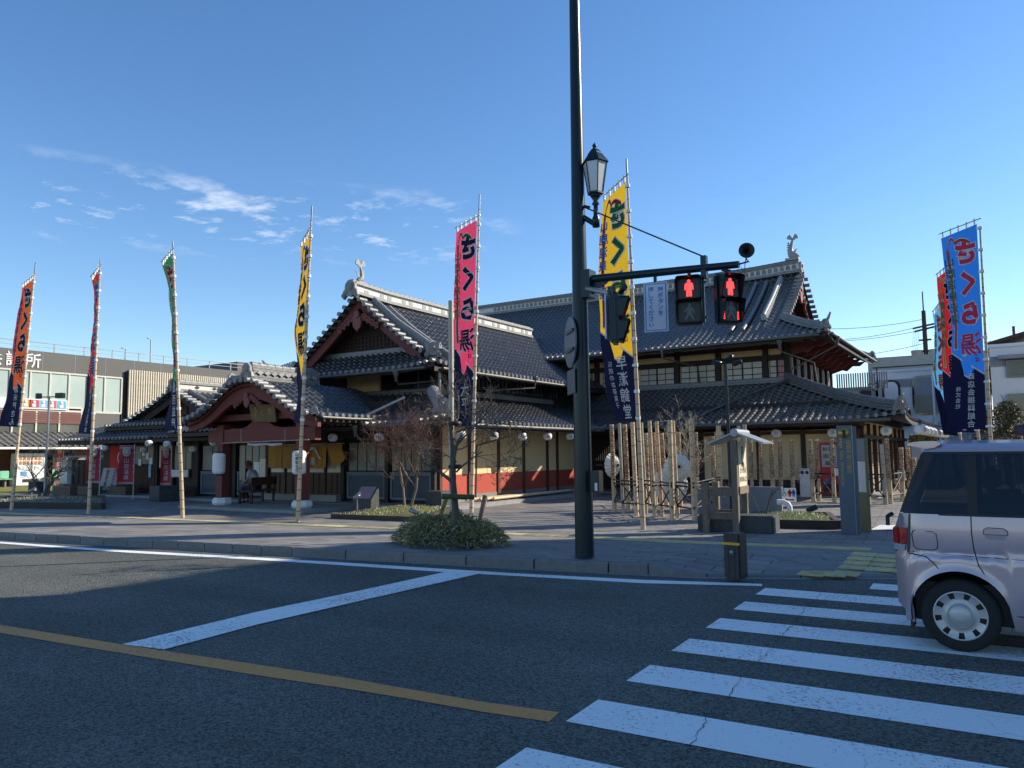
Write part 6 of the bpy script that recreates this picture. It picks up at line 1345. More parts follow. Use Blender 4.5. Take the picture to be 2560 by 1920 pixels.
g1 = [('leftmost pierced', 320, 1030, 290, 225, 40, 'c'), ('thin plain', 398, 1048, 362, 215, 30, 'w'), ('reddish pierced', 448, 1008, 410, 225, 44, 'c'), ('thick drilled', 522, 1065, 483, 205, 40, 'h'), ('slim plain', 612, 1050, 565, 207, 28, 'w'), ('short pierced', 632, 960, 606, 305, 38, 'c'), ('drilled', 688, 1080, 640, 192, 36, 'h'), ('pierced', 700, 985, 678, 300, 30, 'c'), ('slender drilled', 758, 1075, 705, 200, 36, 'h'), ('low pierced', 800, 968, 752, 305, 36, 'c'), ('broad drilled', 853, 1102, 826, 185, 46, 'h'), ('slim paired', 905, 1085, 857, 190, 30, 'h'), ('pierced', 925, 990, 905, 296, 44, 'c'), ('tallest drilled', 1058, 1110, 1025, 177, 50, 'h'), ('narrow pierced', 1095, 950, 1070, 298, 26, 'c'), ('far pierced', 1240, 930, 1222, 335, 38, 'c'), ('drilled', 1296, 1000, 1275, 237, 44, 'h'), ('left plain', 1490, 1010, 1465, 237, 40, 'w'), ('right plain', 1530, 1010, 1513, 225, 40, 'w'), ('lit-edged pierced', 1590, 935, 1570, 375, 34, 'c'), ('dim pierced', 1668, 930, 1658, 375, 30, 'c'), ('slim pierced', 1775, 930, 1762, 370, 32, 'c')]
wh = ['standing left of the white umbrellas', 'before the cream wall', 'just left of the leaning banner pole', 'beside the wooden parking sign']
for k, (d, bx, by, tx, ty, w, kd) in enumerate(g1):
    where = ('at the left end of the grove' if bx < 470 else 'beside the large yellow banner pole' if bx < 640 else 'left of the white paper umbrellas' if bx < 770 else 'in front of the white paper umbrellas' if bx < 960 else 'left of the wooden parking sign' if bx < 1300 else 'behind the wooden parking sign' if bx < 1560 else 'before the cream hall wall')
    grove.append(bamboo_post('%s bamboo culm %s, %s' % (d, {'c': 'full of holes', 'h': 'with large holes', 'w': 'without holes'}[kd], where), *o3(bx, by), *o3(tx, ty), w / 3.686, kd, k))
g2 = [('short pierced', 122, 920, 100, 370, 36, 'c'), ('dense pierced', 195, 915, 183, 365, 38, 'c'), ('pierced', 308, 920, 290, 365, 36, 'c'), ('pierced', 495, 945, 458, 365, 38, 'c'), ('pierced', 548, 933, 518, 362, 34, 'c'), ('pierced', 686, 950, 660, 362, 36, 'c'), ('pierced', 1000, 960, 965, 355, 42, 'c'), ('plain grey', 1160, 966, 1120, 408, 38, 'w'), ('pierced', 1205, 958, 1165, 355, 42, 'c'), ('low pierced', 1318, 935, 1298, 435, 40, 'c'), ('low pierced', 1385, 930, 1360, 437, 40, 'c'), ('low pierced', 1430, 930, 1415, 530, 44, 'c')]
for k, (d, bx, by, tx, ty, w, kd) in enumerate(g2):
    where = ['left of the pair before the cream wall', 'right of the pair before the cream wall', 'alone before the cream wall', 'left of the red vending machine', 'at the left edge of the red vending machine', 'in front of the red vending machine', 'right of the blue information pillar', 'between two pierced culms by the hall corner', 'by the bench at the hall corner', 'left one behind the van spoiler', 'middle one behind the van spoiler', 'last one behind the van window'][k]
    grove.append(bamboo_post('%s bamboo culm %s, %s' % (d, 'without holes' if kd == 'w' else 'full of small holes', where), *o4(bx, by), *o4(tx, ty), w / 3.6875, kd, k))
# dark bamboo rails and crosses between the culms
seq = [0, 1, 3, 4, 6, 8, 10, 11, 13, 16]
t = thing('bamboo_railing', 'dark brown bamboo railing with crosses tying the grove culms together', 'railing', tuple(grove[0][1]))
for a, b2 in zip(seq, seq[1:]):
    A_, T_ = grove[a][1], grove[a][2]; B_, U_ = grove[b2][1], grove[b2][2]; pt = lambda P, Q_, z: P.lerp(Q_, z / Q_.z) + (Vector((-P.x, -P.y, 0)).normalized() * .07)
    for z in (.28, .76, .84): MB().tube(pt(A_, T_, z), pt(B_, U_, z + random.uniform(-.03, .03)), .02, .02, 7).build('rail', M['rail'], t)
    if (A_ - B_).length > .45: MB().tube(pt(A_, T_, .76), pt(B_, U_, .3), .017, .017, 7).build('brace', M['rail'], t); MB().tube(pt(A_, T_, .3), pt(B_, U_, .76), .017, .017, 7).build('brace', M['rail'], t)
seq = [2, 5, 7, 9, 12, 14]
for a, b2 in zip(seq, seq[1:]):
    A_, T_ = grove[a][1], grove[a][2]; B_, U_ = grove[b2][1], grove[b2][2]
    for z in (.3, .85): MB().tube(pt(A_, T_, z), pt(B_, U_, z), .018, .018, 7).build('rail', M['rail'], t)
t = thing('bamboo_railing', 'dark crossed bamboo railing before the red vending machine and hall corner', 'railing', tuple(grove[25][1]))
n1 = len(g1)
for a, b2 in zip((3, 4, 6, 8, 9), (4, 5, 7, 9, 10)):
    A_, T_ = grove[n1 + a][1], grove[n1 + a][2]; B_, U_ = grove[n1 + b2][1], grove[n1 + b2][2]
    for z in (.25, .85): MB().tube(pt(A_, T_, z), pt(B_, U_, z), .022, .022, 7).build('rail', M['rail'], t)
    MB().tube(pt(A_, T_, .8), pt(B_, U_, .2), .017, .017, 7).build('brace', M['rail'], t); MB().tube(pt(A_, T_, .2), pt(B_, U_, .8), .017, .017, 7).build('brace', M['rail'], t)
# paper umbrellas
um = mat('umbrella_paper', (.72, .70, .62), .8, 0, .05)
def umbrella(label, px, py, bx, by, R0, face):
    g = G(bx, by, .01); c = AD(px, py, (g.x, g.y)); t = thing('paper_umbrella', label, 'umbrella', tuple(c), 0, 'white paper umbrellas in the bamboo grove'); f = Vector(face).normalized(); m_ = f.to_track_quat('Z', 'Y').to_matrix()
    n = 36; prof = [(.015, .12), (R0 * .35, .11), (R0 * .7, .05), (R0, -.06)]
    V = [m_ @ Vector((r * (1 if k % 2 else .985) * math.cos(2 * math.pi * k / n), r * (1 if k % 2 else .985) * math.sin(2 * math.pi * k / n), z + (0 if k % 2 else .010))) for r, z in prof for k in range(n)]
    MB().add(V, [(i * n + k, i * n + (k + 1) % n, (i + 1) * n + (k + 1) % n, (i + 1) * n + k) for i in range(3) for k in range(n)]).build('canopy', um, t, True)
    for k in range(18):
        a = 2 * math.pi * k / 18; MB().path([m_ @ Vector((r * math.cos(a), r * math.sin(a), z + .012)) for r, z in prof], .0035, 4, False).build('rib', M['bamboog'], t, True)
    MB().lathe([(0, .2), (.03, .17), (.04, .12), (.05, .1)], (0, 0, 0), 10, m_).build('cap', M['black'], t, True); MB().tube(m_ @ Vector((0, 0, .1)), m_ @ Vector((0, 0, -.6)), .01).build('handle', M['brown'], t, True)
vw = Vector((.43, -.9, 0))
umbrella('white paper umbrella tilted behind the two front bamboo culms, upper one', 1695, 1168, 1690, 1275, .37, (.55, -.82, .12))
umbrella('white paper umbrella resting lower and nearer the ground', 1676, 1212, 1680, 1272, .48, (.45, -.88, .08))
umbrella('white paper umbrella peeking out at the left end of the bamboo grove', 1534, 1163, 1535, 1275, .33, (.98, -.2, 0))

# red vending machine by the hall wall
a, b2 = AY(2047, 1106, 27.0), AY(2122, 1243, 27.0); t = thing('drinks_machine', 'red drinks vending machine against the cream hall wall', 'vending machine', ((a.x + b2.x) / 2, 27, .0)); rdm = mat('machine_red', (.42, .02, .025), .4)
MB().bb(a.x, 27.0, .08, b2.x, 27.45, a.z).build('cabinet', rdm, t, bevel=.02); w = b2.x - a.x
MB().bb(a.x + .07, 26.985, 1.0, b2.x - .3, 27.0, a.z - .1).build('display_window', mat('display_glass', (.35, .42, .48), .15), t)
for r in range(3):
    for k in range(6): MB().lathe([(0, .07), (.022, .07), (.026, .05), (.026, -.06), (0, -.06)], (a.x + .14 + k * (w - .45) / 6, 26.975, 1.12 + r * .23), 8).build('can', cm('can_%d' % ((k + r) % 4), ((.6, .5, .4), (.1, .25, .5), (.5, .1, .08), (.2, .35, .15))[(k + r) % 4], .4), t)
MB().bb(a.x + w * .45, 26.985, .72, b2.x - .1, 26.995, .95).build('notice', M['paper'], t); MB().bb(a.x + .1, 26.985, .2, b2.x - .25, 27.0, .45).build('delivery_slot', M['black'], t); MB().prism([(0, 0), (.14, .1), (.2, .02), (.05, -.12)], (a.x + .12, 26.985, .55), (1, 0, 0), (0, 0, 1), (0, -1, 0), .003).build('blue_graphic', bl, t)
a = G(2030, 1240, 0); t = thing('recycling_bin', 'white recycling bin with two round openings left of the red vending machine', 'bin', (a.x, 27, 0)); MB().bb(-.17, -.17, 0, .17, .17, .95).build('bin_body', M['white'], t, True, bevel=.02)
for x in (-.075, .075): MB().lathe([(0, .01), (.055, .01), (.055, 0)], (x, -.17, .82), 14, Matrix(((1, 0, 0), (0, 0, -1), (0, 1, 0)))).build('opening', M['black'], t, True)
# bench with blue notice by the corner
a = G(2262, 1231, 0); t = thing('wooden_bench', 'small yellow wooden bench at the sunlit hall side', 'bench', (a.x - .2, a.y + 1.5, 0)); MB().bb(-.25, -.5, .38, .25, .5, .43).build('seat', M['bamboo'], t, True)
for x in (-.2, .2):
    for y in (-.42, .42): MB().bb(x - .03, y - .03, 0, x + .03, y + .03, .38).build('leg', M['bamboo'], t, True)
t2 = thing('blue_notice', 'pale blue notice sheet standing on the yellow bench', 'notice', (a.x - .2, a.y + 1.2, .43)); MB().box((0, 0, .17), (.26, .02, .34)).build('sheet', cm('pale_blue_sheet', (.3, .6, .7)), t2, True)

# ------------------------------------------------------------------ trees and shrubs
def tree(root, base, h, r, mats, spread=.5, seed=1, depth=5, trunks=None, lean=0, twig=.35, nb=3, up=.25, rmin=.0035):
    rnd = random.Random(seed); tr = MB(); cr = MB()
    def grow(p, d, L, r_, lv):
        n = 4; pts = [p]; rs = [r_]; q = Vector(p); dd = Vector(d)
        for i in range(n):
            dd = (dd + Vector((rnd.uniform(-1, 1), rnd.uniform(-1, 1), rnd.uniform(-.5, .9))) * .2).normalized(); q = q + dd * (L / n); pts.append(q.copy()); rs.append(r_ * (1 - .45 * (i + 1) / n))
        (tr if lv == 0 else cr).path(pts, rs, 8 if lv == 0 else 5 if lv < 3 else 4, lv < 2)
        if lv >= depth: return
        k = nb + (1 if rnd.random() < .5 else 0)
        for j in range(k):
            i = rnd.choice((2, 3, 4, 4)) if lv else rnd.choice((2, 3, 4)); a = rnd.uniform(0, 2 * math.pi); s = rnd.uniform(.6, 1.25) * spread
            side_ = dd.orthogonal(); side_.rotate(Matrix.Rotation(a, 3, dd)); nd = (dd + side_ * s + Vector((0, 0, up))).normalized()
            grow(pts[i], nd, (min(L, .85) if lv == 0 and L > 1.8 else L) * rnd.uniform(.55, .82), max(rmin, rs[i] * rnd.uniform(.5, .7)), lv + 1)
    for b0_, d0_, L0, r0_ in trunks: grow(Vector(b0_), Vector(d0_).normalized(), L0, r0_, 0)
    tr.build('trunk', mats[0], root, True); cr.build('crown', mats[1], root, True)
# street tree in the shrub bed with stakes
q = G(1142, 1372, .13); TR = thing('street_tree', 'leafless young street tree tied to stakes in the round shrub bed', 'tree', (q.x, q.y, .12)); zt5 = lambda py: AD(1142, py, (q.x, q.y)).z - .12
tree(TR, q, 4, .06, (M['bark'], M['bark']), spread=1.0, seed=29, depth=4, up=.1, nb=3, trunks=[((0, 0, 0), (.0, 0, 1), 2.0, .06), ((.02, 0, 1.95), (-.04, .02, 1), .36, .024), ((0, 0, 1.75), (.8, .3, .3), .4, .013), ((0, 0, 1.85), (-.75, -.1, .3), .42, .013), ((0, 0, 1.6), (-.5, .4, .5), .45, .012), ((0, 0, 1.15), (.8, -.1, .62), .6, .015), ((0, 0, 1.3), (-.75, .1, .5), .4, .011)])
SG = thing('tree_stakes', 'mossy timber tree stakes with a cross rail around the street tree', 'tree support', (q.x, q.y, .12))
def st3(px0, py0, px1, py1, r_, m, dy=0, n='stake'):
    a = G(px0, py0, .13); a.y += dy; b_ = AD(px1, py1, (a.x, a.y)); MB().tube(a, b_, r_, r_ * .95, 10).build(n, m, SG)
st3(1108, 1335, 1120, 1238, .045, M['barkm'], -.25); st3(1212, 1345, 1213, 1238, .042, M['wood'], -.25); st3(1124, 1350, 1127, 752, .045, M['bamboog'], .06, 'tall_stake')
a, b2 = AD(1104, 1241, (q.x, q.y - .25)), AD(1186, 1243, (q.x, q.y - .25)); MB().tube(a, b2, .042, .04, 10).build('cross_rail', M['barkm'], SG)
for zz in (1.35, 2.0): MB().lathe([(.09, -.03), (.11, 0), (.09, .03)], (q.x - .05, q.y + .03, zz), 10).build('tie_band', M['black'], SG)
# round bed of dwarf bamboo: every blade is geometry
c = G(1122, 1362, .13); BS = thing('dwarf_bamboo_bush', 'low round mound of dwarf bamboo at the foot of the street tree', 'shrub', (c.x, c.y, .12)); rnd = random.Random(5)
leafm = [mat('bamboo_grass_leaf', (.24, .235, .085), .55, 0, .35, 3), mat('bamboo_grass_leaf_pale', (.42, .40, .20), .6, 0, .35, 3), mat('bamboo_grass_dry', (.20, .15, .075), .7, 0, .3, 3)]
mb = MB()
RX, RY, RZ = .90, .62, .46
for k in range(5200):
    a = rnd.uniform(0, 2 * math.pi); rr = math.sqrt(rnd.random()); x, y = RX * rr * math.cos(a), RY * rr * math.sin(a)
    x += .10 * math.sin(a * 5) * rr; zmax = RZ * math.sqrt(max(0, 1 - rr ** 2.6)) * (1 + .15 * math.sin(x * 9) * math.cos(y * 8)); z = zmax * (rnd.random() ** .35)
    L = rnd.uniform(.07, .17); w = rnd.uniform(.006, .012); dr = Vector((math.cos(a) * rr * .8 + rnd.uniform(-.7, .7), math.sin(a) * rr * .8 + rnd.uniform(-.7, .7), rnd.uniform(-.15, 1.0))).normalized(); sd = dr.cross(Vector((rnd.uniform(-1, 1), rnd.uniform(-1, 1), rnd.random()))).normalized() * w
    p = Vector((x, y, z)); md = p + dr * L * .5; tp = p + dr * L + Vector((0, 0, -L * .35)); mb.cm = rnd.choice((0, 0, 0, 0, 1, 1, 2)); mb.add([p - sd * .4, p + sd * .4, md + sd, tp, md - sd], [(0, 1, 2, 4), (4, 2, 3)])
mb.cm = 0; mb.build('foliage', leafm, BS, True)
mb = MB().lathe([(0, .3), (.5, .26), (.72, .1), (.8, 0)], (0, 0, 0), 16); mb.v = [(p[0] * .95, p[1] * .68, p[2]) for p in mb.v]; mb.build('soil_mound', M['stone'], BS, True)
def planter(label, pts, h, soilm, zc=0):
    c_ = sum((Vector((p.x, p.y, 0)) for p in pts), Vector()) / len(pts); t = thing('planter', label, 'planter', (c_.x, c_.y, 0)); n = len(pts)
    for i in range(n):
        a, b_ = Vector((pts[i].x, pts[i].y, h / 2)), Vector((pts[(i + 1) % n].x, pts[(i + 1) % n].y, h / 2)); MB().bar(a, b_, .12, h).build('edging', M['woodt'], t)
    nx = 14; V = []
    for j in range(nx + 1):
        for i in range(nx + 1):
            u, v = i / nx, j / nx; p = pts[0].lerp(pts[1], u).lerp(pts[3].lerp(pts[2], u), v); V.append((p.x, p.y, h * .75 + .10 * math.sin(math.pi * u) * math.sin(math.pi * v) * (1 + .4 * math.sin(u * 17) * math.cos(v * 13)) + rnd.uniform(-.008, .008)))
    MB().add(V, [(j * (nx + 1) + i, j * (nx + 1) + i + 1, (j + 1) * (nx + 1) + i + 1, (j + 1) * (nx + 1) + i) for j in range(nx) for i in range(nx)], True).build('soil', soilm, t)
    g = MB()
    for k in range(900):
        u, v = rnd.random(), rnd.random(); p = pts[0].lerp(pts[1], u).lerp(pts[3].lerp(pts[2], u), v); z = h * .75 + .09 * math.sin(math.pi * u) * math.sin(math.pi * v); a = rnd.uniform(0, 6.28); w = .012; Lh = rnd.uniform(.02, .07)
        g.add([(p.x - w * math.cos(a), p.y - w * math.sin(a), z), (p.x + w * math.cos(a), p.y + w * math.sin(a), z), (p.x + rnd.uniform(-.03, .03), p.y + rnd.uniform(-.03, .03), z + Lh)], [(0, 1, 2)])
    tag(g.build('moss_tufts', leafm[1], t), kind='stuff'); return t
P2 = [G(832, 1292, .05), G(1050, 1300, .05), G(1130, 1272, .05), G(1000, 1268, .05)]
planter('low timber-edged planter with mossy soil before the blue slate panels', P2, .12, M['moss'])
P1 = [G(-40, 1268, .03), G(258, 1272, .03), G(258, 1250, .03), G(20, 1252, .03)]
planter('dark timber-edged planter around the small bare tree at far left', P1, .2, M['stone'])
P3 = [G(1870, 1316, .03), G(2096, 1321, .03), G(2070, 1297, .03), G(1895, 1295, .03)]
planter('timber-edged planter with green moss left of the information pillar', P3, .18, mat('green_moss', (.07, .10, .02), .95, 0, .5, 4, .6, 20))
def bush_tree(label, px, py, hpx, trunks, m, seed, **k):
    q = G(px, py, .08); t = thing('bare_tree', label, 'tree', (q.x, q.y, .1)); tree(t, q, 1, .03, (m[0], m[1]), seed=seed, trunks=trunks, **k); return t
bush_tree('leafless maple with fine reddish twigs in the front planter', 1018, 1277, 0, [((-.08, 0, 0), (-.12, 0, 1), 1.15, .035), ((.1, 0, 0), (.22, 0, 1), 1.2, .04), ((.0, 0, .9), (-.5, -.2, .7), .7, .02), ((.2, 0, .9), (.5, .1, .7), .7, .02)], (mat('pale_bark', (.2, .17, .12), .85, 0, .3, 8), M['barkr']), 11, spread=.8, depth=4, nb=4, up=.3, rmin=.004)
bush_tree('small bare tree with dark forked trunks in the far left planter', 105, 1250, 0, [((-.1, 0, 0), (-.15, 0, 1), 1.05, .06), ((.12, 0, 0), (.12, .1, 1), 1.1, .07), ((.35, 0, 0), (.3, 0, 1), .9, .04)], (M['bark'], M['bark']), 4, spread=.9, depth=4, nb=3, up=.2)
bush_tree('thin bare shrub leaning in the mossy planter right of the parking sign', 1915, 1306, 0, [((0, 0, 0), (.15, 0, 1), .75, .02), ((-.1, 0, 0), (-.3, 0, 1), .6, .012)], (M['bark'], M['bark']), 9, spread=.9, depth=3, nb=3)
bush_tree('pale bare shrub with fan-shaped twigs behind the bamboo culms', 1735, 1265, 0, [((0, 0, 0), (0, 0, 1), .9, .025), ((0, 0, .7), (-.6, 0, .5), .9, .014), ((0, 0, .8), (-.4, 0, .8), .9, .014)], (M['bamboog'], M['bamboog']), 21, spread=.7, depth=4, nb=3)
for k, (px, y, h, sd) in enumerate(((2395, 40, 2.4, 31), (2520, 38, 2.6, 32))):
    a = AY(px, 1100, y); t = thing('bare_tree', ['bare branching tree between the red banner and the white building', 'bare branching tree at the right edge before the white building'][k], 'tree', (a.x, y, 0)); tree(t, a, h, .1, (M['bark'], M['bark']), seed=sd, spread=.8, depth=5, nb=3, trunks=[((0, 0, 0), (0, 0, 1), h, .12)])
# clipped olive shrub at the right edge
a = AY(2520, 1080, 30); t = thing('olive_shrub', 'layered dry olive-green shrub at the right edge above the van', 'shrub', (a.x, 30, 0)); mb = MB(); olm = [mat('olive_leaf', (.12, .11, .035), .8, 0, .4, 4), mat('olive_leaf_dark', (.05, .05, .02), .8, 0, .4, 4)]
zt6 = AY(2520, 1008, 30).z
for k in range(4200):
    L_ = rnd.choice(((0, 0, zt6 - .25, .35), (-.3, 0, zt6 - .6, .5), (.35, 0, zt6 - .7, .5), (0, .2, zt6 - 1.1, .9), (-.5, 0, zt6 - 1.5, .8), (.6, 0, zt6 - 1.6, .8))); d = Vector((rnd.gauss(0, 1), rnd.gauss(0, 1), rnd.gauss(0, .7))).normalized() * L_[3] * rnd.uniform(.7, 1.05); p = Vector(L_[:3]) + d; w = rnd.uniform(.02, .05)
    s1 = Vector((rnd.uniform(-1, 1), rnd.uniform(-1, 1), rnd.uniform(-1, 1))).normalized() * w; s2 = s1.orthogonal().normalized() * w; mb.cm = rnd.choice((0, 0, 1)); mb.add([p + s1, p + s2, p - s1, p - s2], [(0, 1, 2, 3)])
mb.cm = 0; mb.build('foliage', olm, t, True); MB().tube((0, 0, 0), (0, 0, zt6 - .6), .07, .04).build('trunk', M['bark'], t, True)
t = thing('road_sign', 'blue round road sign and orange barrier at the right edge behind the van', 'sign', (a.x + .6, 28, 0)); q = AY(2552, 1075, 28); MB().lathe([(0, .02), (.17, .02), (.17, 0)], (q.x, 28, q.z), 18, Matrix(((1, 0, 0), (0, 0, -1), (0, 1, 0)))).build('disc', mat('dark_disc', (.05, .04, .10), .5), t); MB().tube((q.x, 28.05, 0), (q.x, 28.05, q.z), .03).build('post', M['metalg'], t)
q = AY(2530, 1098, 29); t = thing('orange_barrier', 'orange barrier rail low at the right edge behind the van', 'barrier', (q.x, 29, 0)); MB().bb(q.x - .5, 29, q.z - .12, q.x + .8, 29.05, q.z).build('rail', INK['orange'], t); MB().tube((q.x, 29.02, 0), (q.x, 29.02, q.z), .03).build('post', M['metalg'], t)

# ------------------------------------------------------------------ small plaza things
q = G(912, 1277, .03); t = thing('memorial_stone', 'dark stone plinth with a slanted pink metal plaque', 'plaque', (q.x, q.y, 0), R_(8)); w = .30; hz = AD(912, 1216, (q.x, q.y)).z
MB().add([(-w, -.14, 0), (w, -.14, 0), (w, .25, 0), (-w, .25, 0), (-w, -.14, hz * .48), (w, -.14, hz * .48), (w, .22, hz), (-w, .22, hz)], [(0, 1, 5, 4), (1, 2, 6, 5), (2, 3, 7, 6), (3, 0, 4, 7), (4, 5, 6, 7)]).build('plinth', M['stone'], t, True)
f = lambda u, v: (-w * .85 + u * w * 1.7, -.14 + .36 * v - .008, hz * .48 + hz * .52 * v + .008)
MB().add([f(0, .06), f(1, .06), f(1, .94), f(0, .94)], [(0, 1, 2, 3)]).build('plaque', mat('pink_plaque', (.33, .23, .27), .4, .1, .1), t, True)
def spot(label, px, py, s=1, yaw=0, post=.0):
    q = G(px, py, .05); t = thing('garden_spotlight', label, 'spotlight', (q.x, q.y, .05), yaw, 'garden spotlights')
    m_ = Matrix.Rotation(R_(65), 3, 'Y'); MB().tube((0, 0, 0), (0, 0, post + .1), .018).build('stem', M['metalg'], t, True); MB().lathe([(0, -.12), (.05, -.12), (.06, .0), (.065, .12), (.05, .12), (.045, .05), (0, .05)], (0, 0, post + .16), 12, m_).build('lamp_body', M['metalg'] if s else M['metal'], t, True)
spot('small silver garden spotlight lying at the planter edge', 1036, 1296, 1, R_(200)); spot('small spotlight on a short stem left of the planter', 893, 1286, 1, R_(90), .3); spot('black garden spotlight in the mossy planter by the information pillar', 2030, 1290, 0, R_(20)); spot('short spotlight on a stem in the far left planter', 78, 1262, 1, R_(30), .3)
# stone block, timber flower troughs
q = G(410, 1252, .02); t = thing('stone_block', 'dark cube-shaped stone block in front of the side shop', 'stone block', (q.x, q.y, 0), R_(-10)); MB().bb(-.42, -.35, 0, .42, .35, .55).build('block', M['stone'], t, True, bevel=.02)
q = G(95, 1230, .02); t = thing('stone_block', 'small dark stone block behind the small bare tree', 'stone block', (q.x, q.y, 0)); MB().bb(-.3, -.3, 0, .3, .3, .5).build('block', M['stone'], t, True, bevel=.02)
q = AX(1083, 1252, -13.2) ; t = thing('stone_block', 'dark square stone plinth at the corner of the red wall', 'stone block', (-13.6, 17.3, .1)); MB().bb(-.28, -.25, 0, .28, .25, .42).build('block', M['stone'], t, True, bevel=.015)
for k, (px, py, w_) in enumerate(((168, 1238, .85), (224, 1240, .55), (306, 1241, .75), (452, 1246, .7))):
    q = G(px, py, .02); t = thing('timber_trough', ['weathered timber trough left of the red flag', 'weathered timber trough behind the second banner pole', 'weathered timber trough under the large red flag', 'weathered timber trough beside the dark stone block'][k], 'planter', (q.x, q.y, 0), R_(-5), 'timber troughs along the side shop')
    for j in range(4): MB().bb(-w_, -.25, j * .1 + .02, w_, .25, j * .1 + .11).build('plank', mat('trough_wood_%d' % j, (.12 + .02 * (j % 2), .10, .07), .85, 0, .35, 5), t, True)
    mb = MB()
    for i in range(160): p = Vector((rnd.uniform(-w_, w_), rnd.uniform(-.2, .2), .42)); d = Vector((rnd.uniform(-1, 1), rnd.uniform(-1, 1), rnd.random())) * .06; mb.add([p, p + Vector((.03, 0, .02)), p + d + Vector((0, 0, .05))], [(0, 1, 2)])
    mb.build('foliage', M['stone'], t, True)
# red flags
def flag(label, px, py0, py1, wpx, bpy_, body=True, yaw=0):
    q = G(px, bpy_, .02) if bpy_ > 100 else AY(px, 1200, bpy_); q = Vector((q.x, q.y, .02)); top = AD(px, py0, (q.x, q.y)).z; bot = AD(px, py1, (q.x, q.y)).z; w = wpx / FPX * q.dot(_F); t = thing('nobori_flag', label, 'flag', (q.x, q.y, 0), 0, 'small red flags'); vw = Vector((q.x, q.y, 0)).normalized(); lf = Vector((-vw.y, vw.x, 0))
    MB().tube(q, (q.x, q.y, top + .06), .014, .01, 6).build('pole', M['white'], t); MB().tube(Vector((q.x, q.y, top)), Vector((q.x, q.y, top)) + lf * w, .006, .006, 5).build('crossbar', M['white'], t)
    S_ = lambda u, z, o=0: Vector((q.x, q.y, z)) + lf * (w * (.03 + .97 * u)) - vw * (.05 * math.sin(u * 4 + z * 3) + o)
    V = [S_(i / 6, top - .03 + (bot - top) * j / 14) for j in range(15) for i in range(7)]; MB().add(V, [(j * 7 + i, j * 7 + i + 1, (j + 1) * 7 + i + 1, (j + 1) * 7 + i) for j in range(14) for i in range(6)], True).build('cloth', INK['flag'], t)
    if body:
        text('lettering', lay('山鹿温泉', (top - bot) * .135, True, 1.1, .02), lambda x, y: S_(.5 - x / w, (top + bot) / 2 - (top - bot) * .12 + y, .012), INK['white'], t)
        f = MB()
        for r_, m_ in ((.18, 0), (.15, 1), (.09, 2)):
            f.cm = m_; f.add([S_(.5 + r_ * w * 1.5 * math.cos(a) / w, top - (top - bot) * .16 + r_ * math.sin(a), .012 + .004 * m_) for a in [2 * math.pi * i / 16 for i in range(16)]], [tuple(range(16))])
        f.cm = 0; f.build('logo', [INK['white'], cm('logo_blue', (.2, .4, .5)), cm('logo_yellow', (.6, .5, .15))], t)
    for j in range(6): z = top - (top - bot) * (j + .2) / 6; MB().bar((q.x, q.y, z), S_(.04, z), .02).build('tie', M['tie'], t)
    fr = MB(); 
    for j in range(14): u = j / 14; fr.add([S_(u, bot - .03), S_(u + .04, bot + .07, .01), S_(u + .06, bot - .03)], [(0, 1, 2)]); fr.add([S_(u, top - .05, .01), S_(u + .03, top - .14, .01), S_(u + .05, top - .05, .01)], [(0, 1, 2)])
    fr.build('wave_edge_print', INK['white'], t)
INK['flag'] = cm('flag_red', (.40, .03, .05))
flag('red hot-spring flag nearest the shop door, third from the left', 334, 1114, 1208, 34, 16.7); flag('red hot-spring flag right of the shop window', 427, 1118, 1210, 24, 17.2); flag('red hot-spring flag behind the second banner pole', 249, 1116, 1205, 30, 15.6); flag('red hot-spring flag before the canopy of the grey hall', 156, 1112, 1200, 18, 1212)
t = thing('red_shop_curtain', 'bright red shop curtain with white circles at the left of the side shop', 'curtain', (XA(290), 18.1, 1)); a, b2 = AY(276, 1115, 18.1), AY(306, 1210, 18.1); MB().bb(a.x, 18.1, b2.z, b2.x, 18.13, a.z).build('cloth', cm('curtain_red', (.5, .015, .01)), t)
MB().lathe([(.22, .004), (.27, .004), (.27, 0)], (b2.x - .15, 18.1, (a.z + b2.z) / 2 + .3), 20, Matrix(((1, 0, 0), (0, 0, -1), (0, 1, 0)))).build('circle_print', M['white'], t)
# leaning signboards
for k, px in enumerate((262, 280)):
    q = G(px - 4, 1238, .02); top = AD(px + 10, 1170, (q.x, q.y)); t = thing('standing_signboard', ['white slanted signboard with dark letters, left of the pair', 'white slanted signboard with blue letters, right of the pair'][k], 'signboard', (q.x, q.y, 0), 0, 'slanted signboards'); w = .19
    vw = Vector((q.x, q.y, 0)).normalized(); lf = Vector((-vw.y, vw.x, 0)); B0 = Vector((q.x, q.y, .22)); up_ = (top - B0); L_ = up_.length; up_.normalize()
    MB().prism([(-w, 0), (w, 0), (w, L_), (-w, L_)], B0, lf * -1, up_, vw, .03).build('board', M['paper'], t); f = lambda x, y: B0 + lf * -x + up_ * (L_ / 2 + y) - vw * .012
    text('lettering', lay('鹿本商工案内' if k == 0 else '男性専用大浴場', L_ * .135, True, 1.02, .02), f, M['black'] if k == 0 else bl, t)
    for sx in (-1, 1): MB().bar(B0 + lf * sx * w - Vector((0, 0, .2)), B0 + lf * sx * w + up_ * .1, .02).build('leg', M['metalg'], t)
t = thing('white_gate_pillar', 'white plastered gate pillar with tiled cap beside a dark timber fence', 'wall', tuple(G(174, 1228, 0))); q = G(174, 1228, 0); h = AD(174, 1150, (q.x, q.y)).z
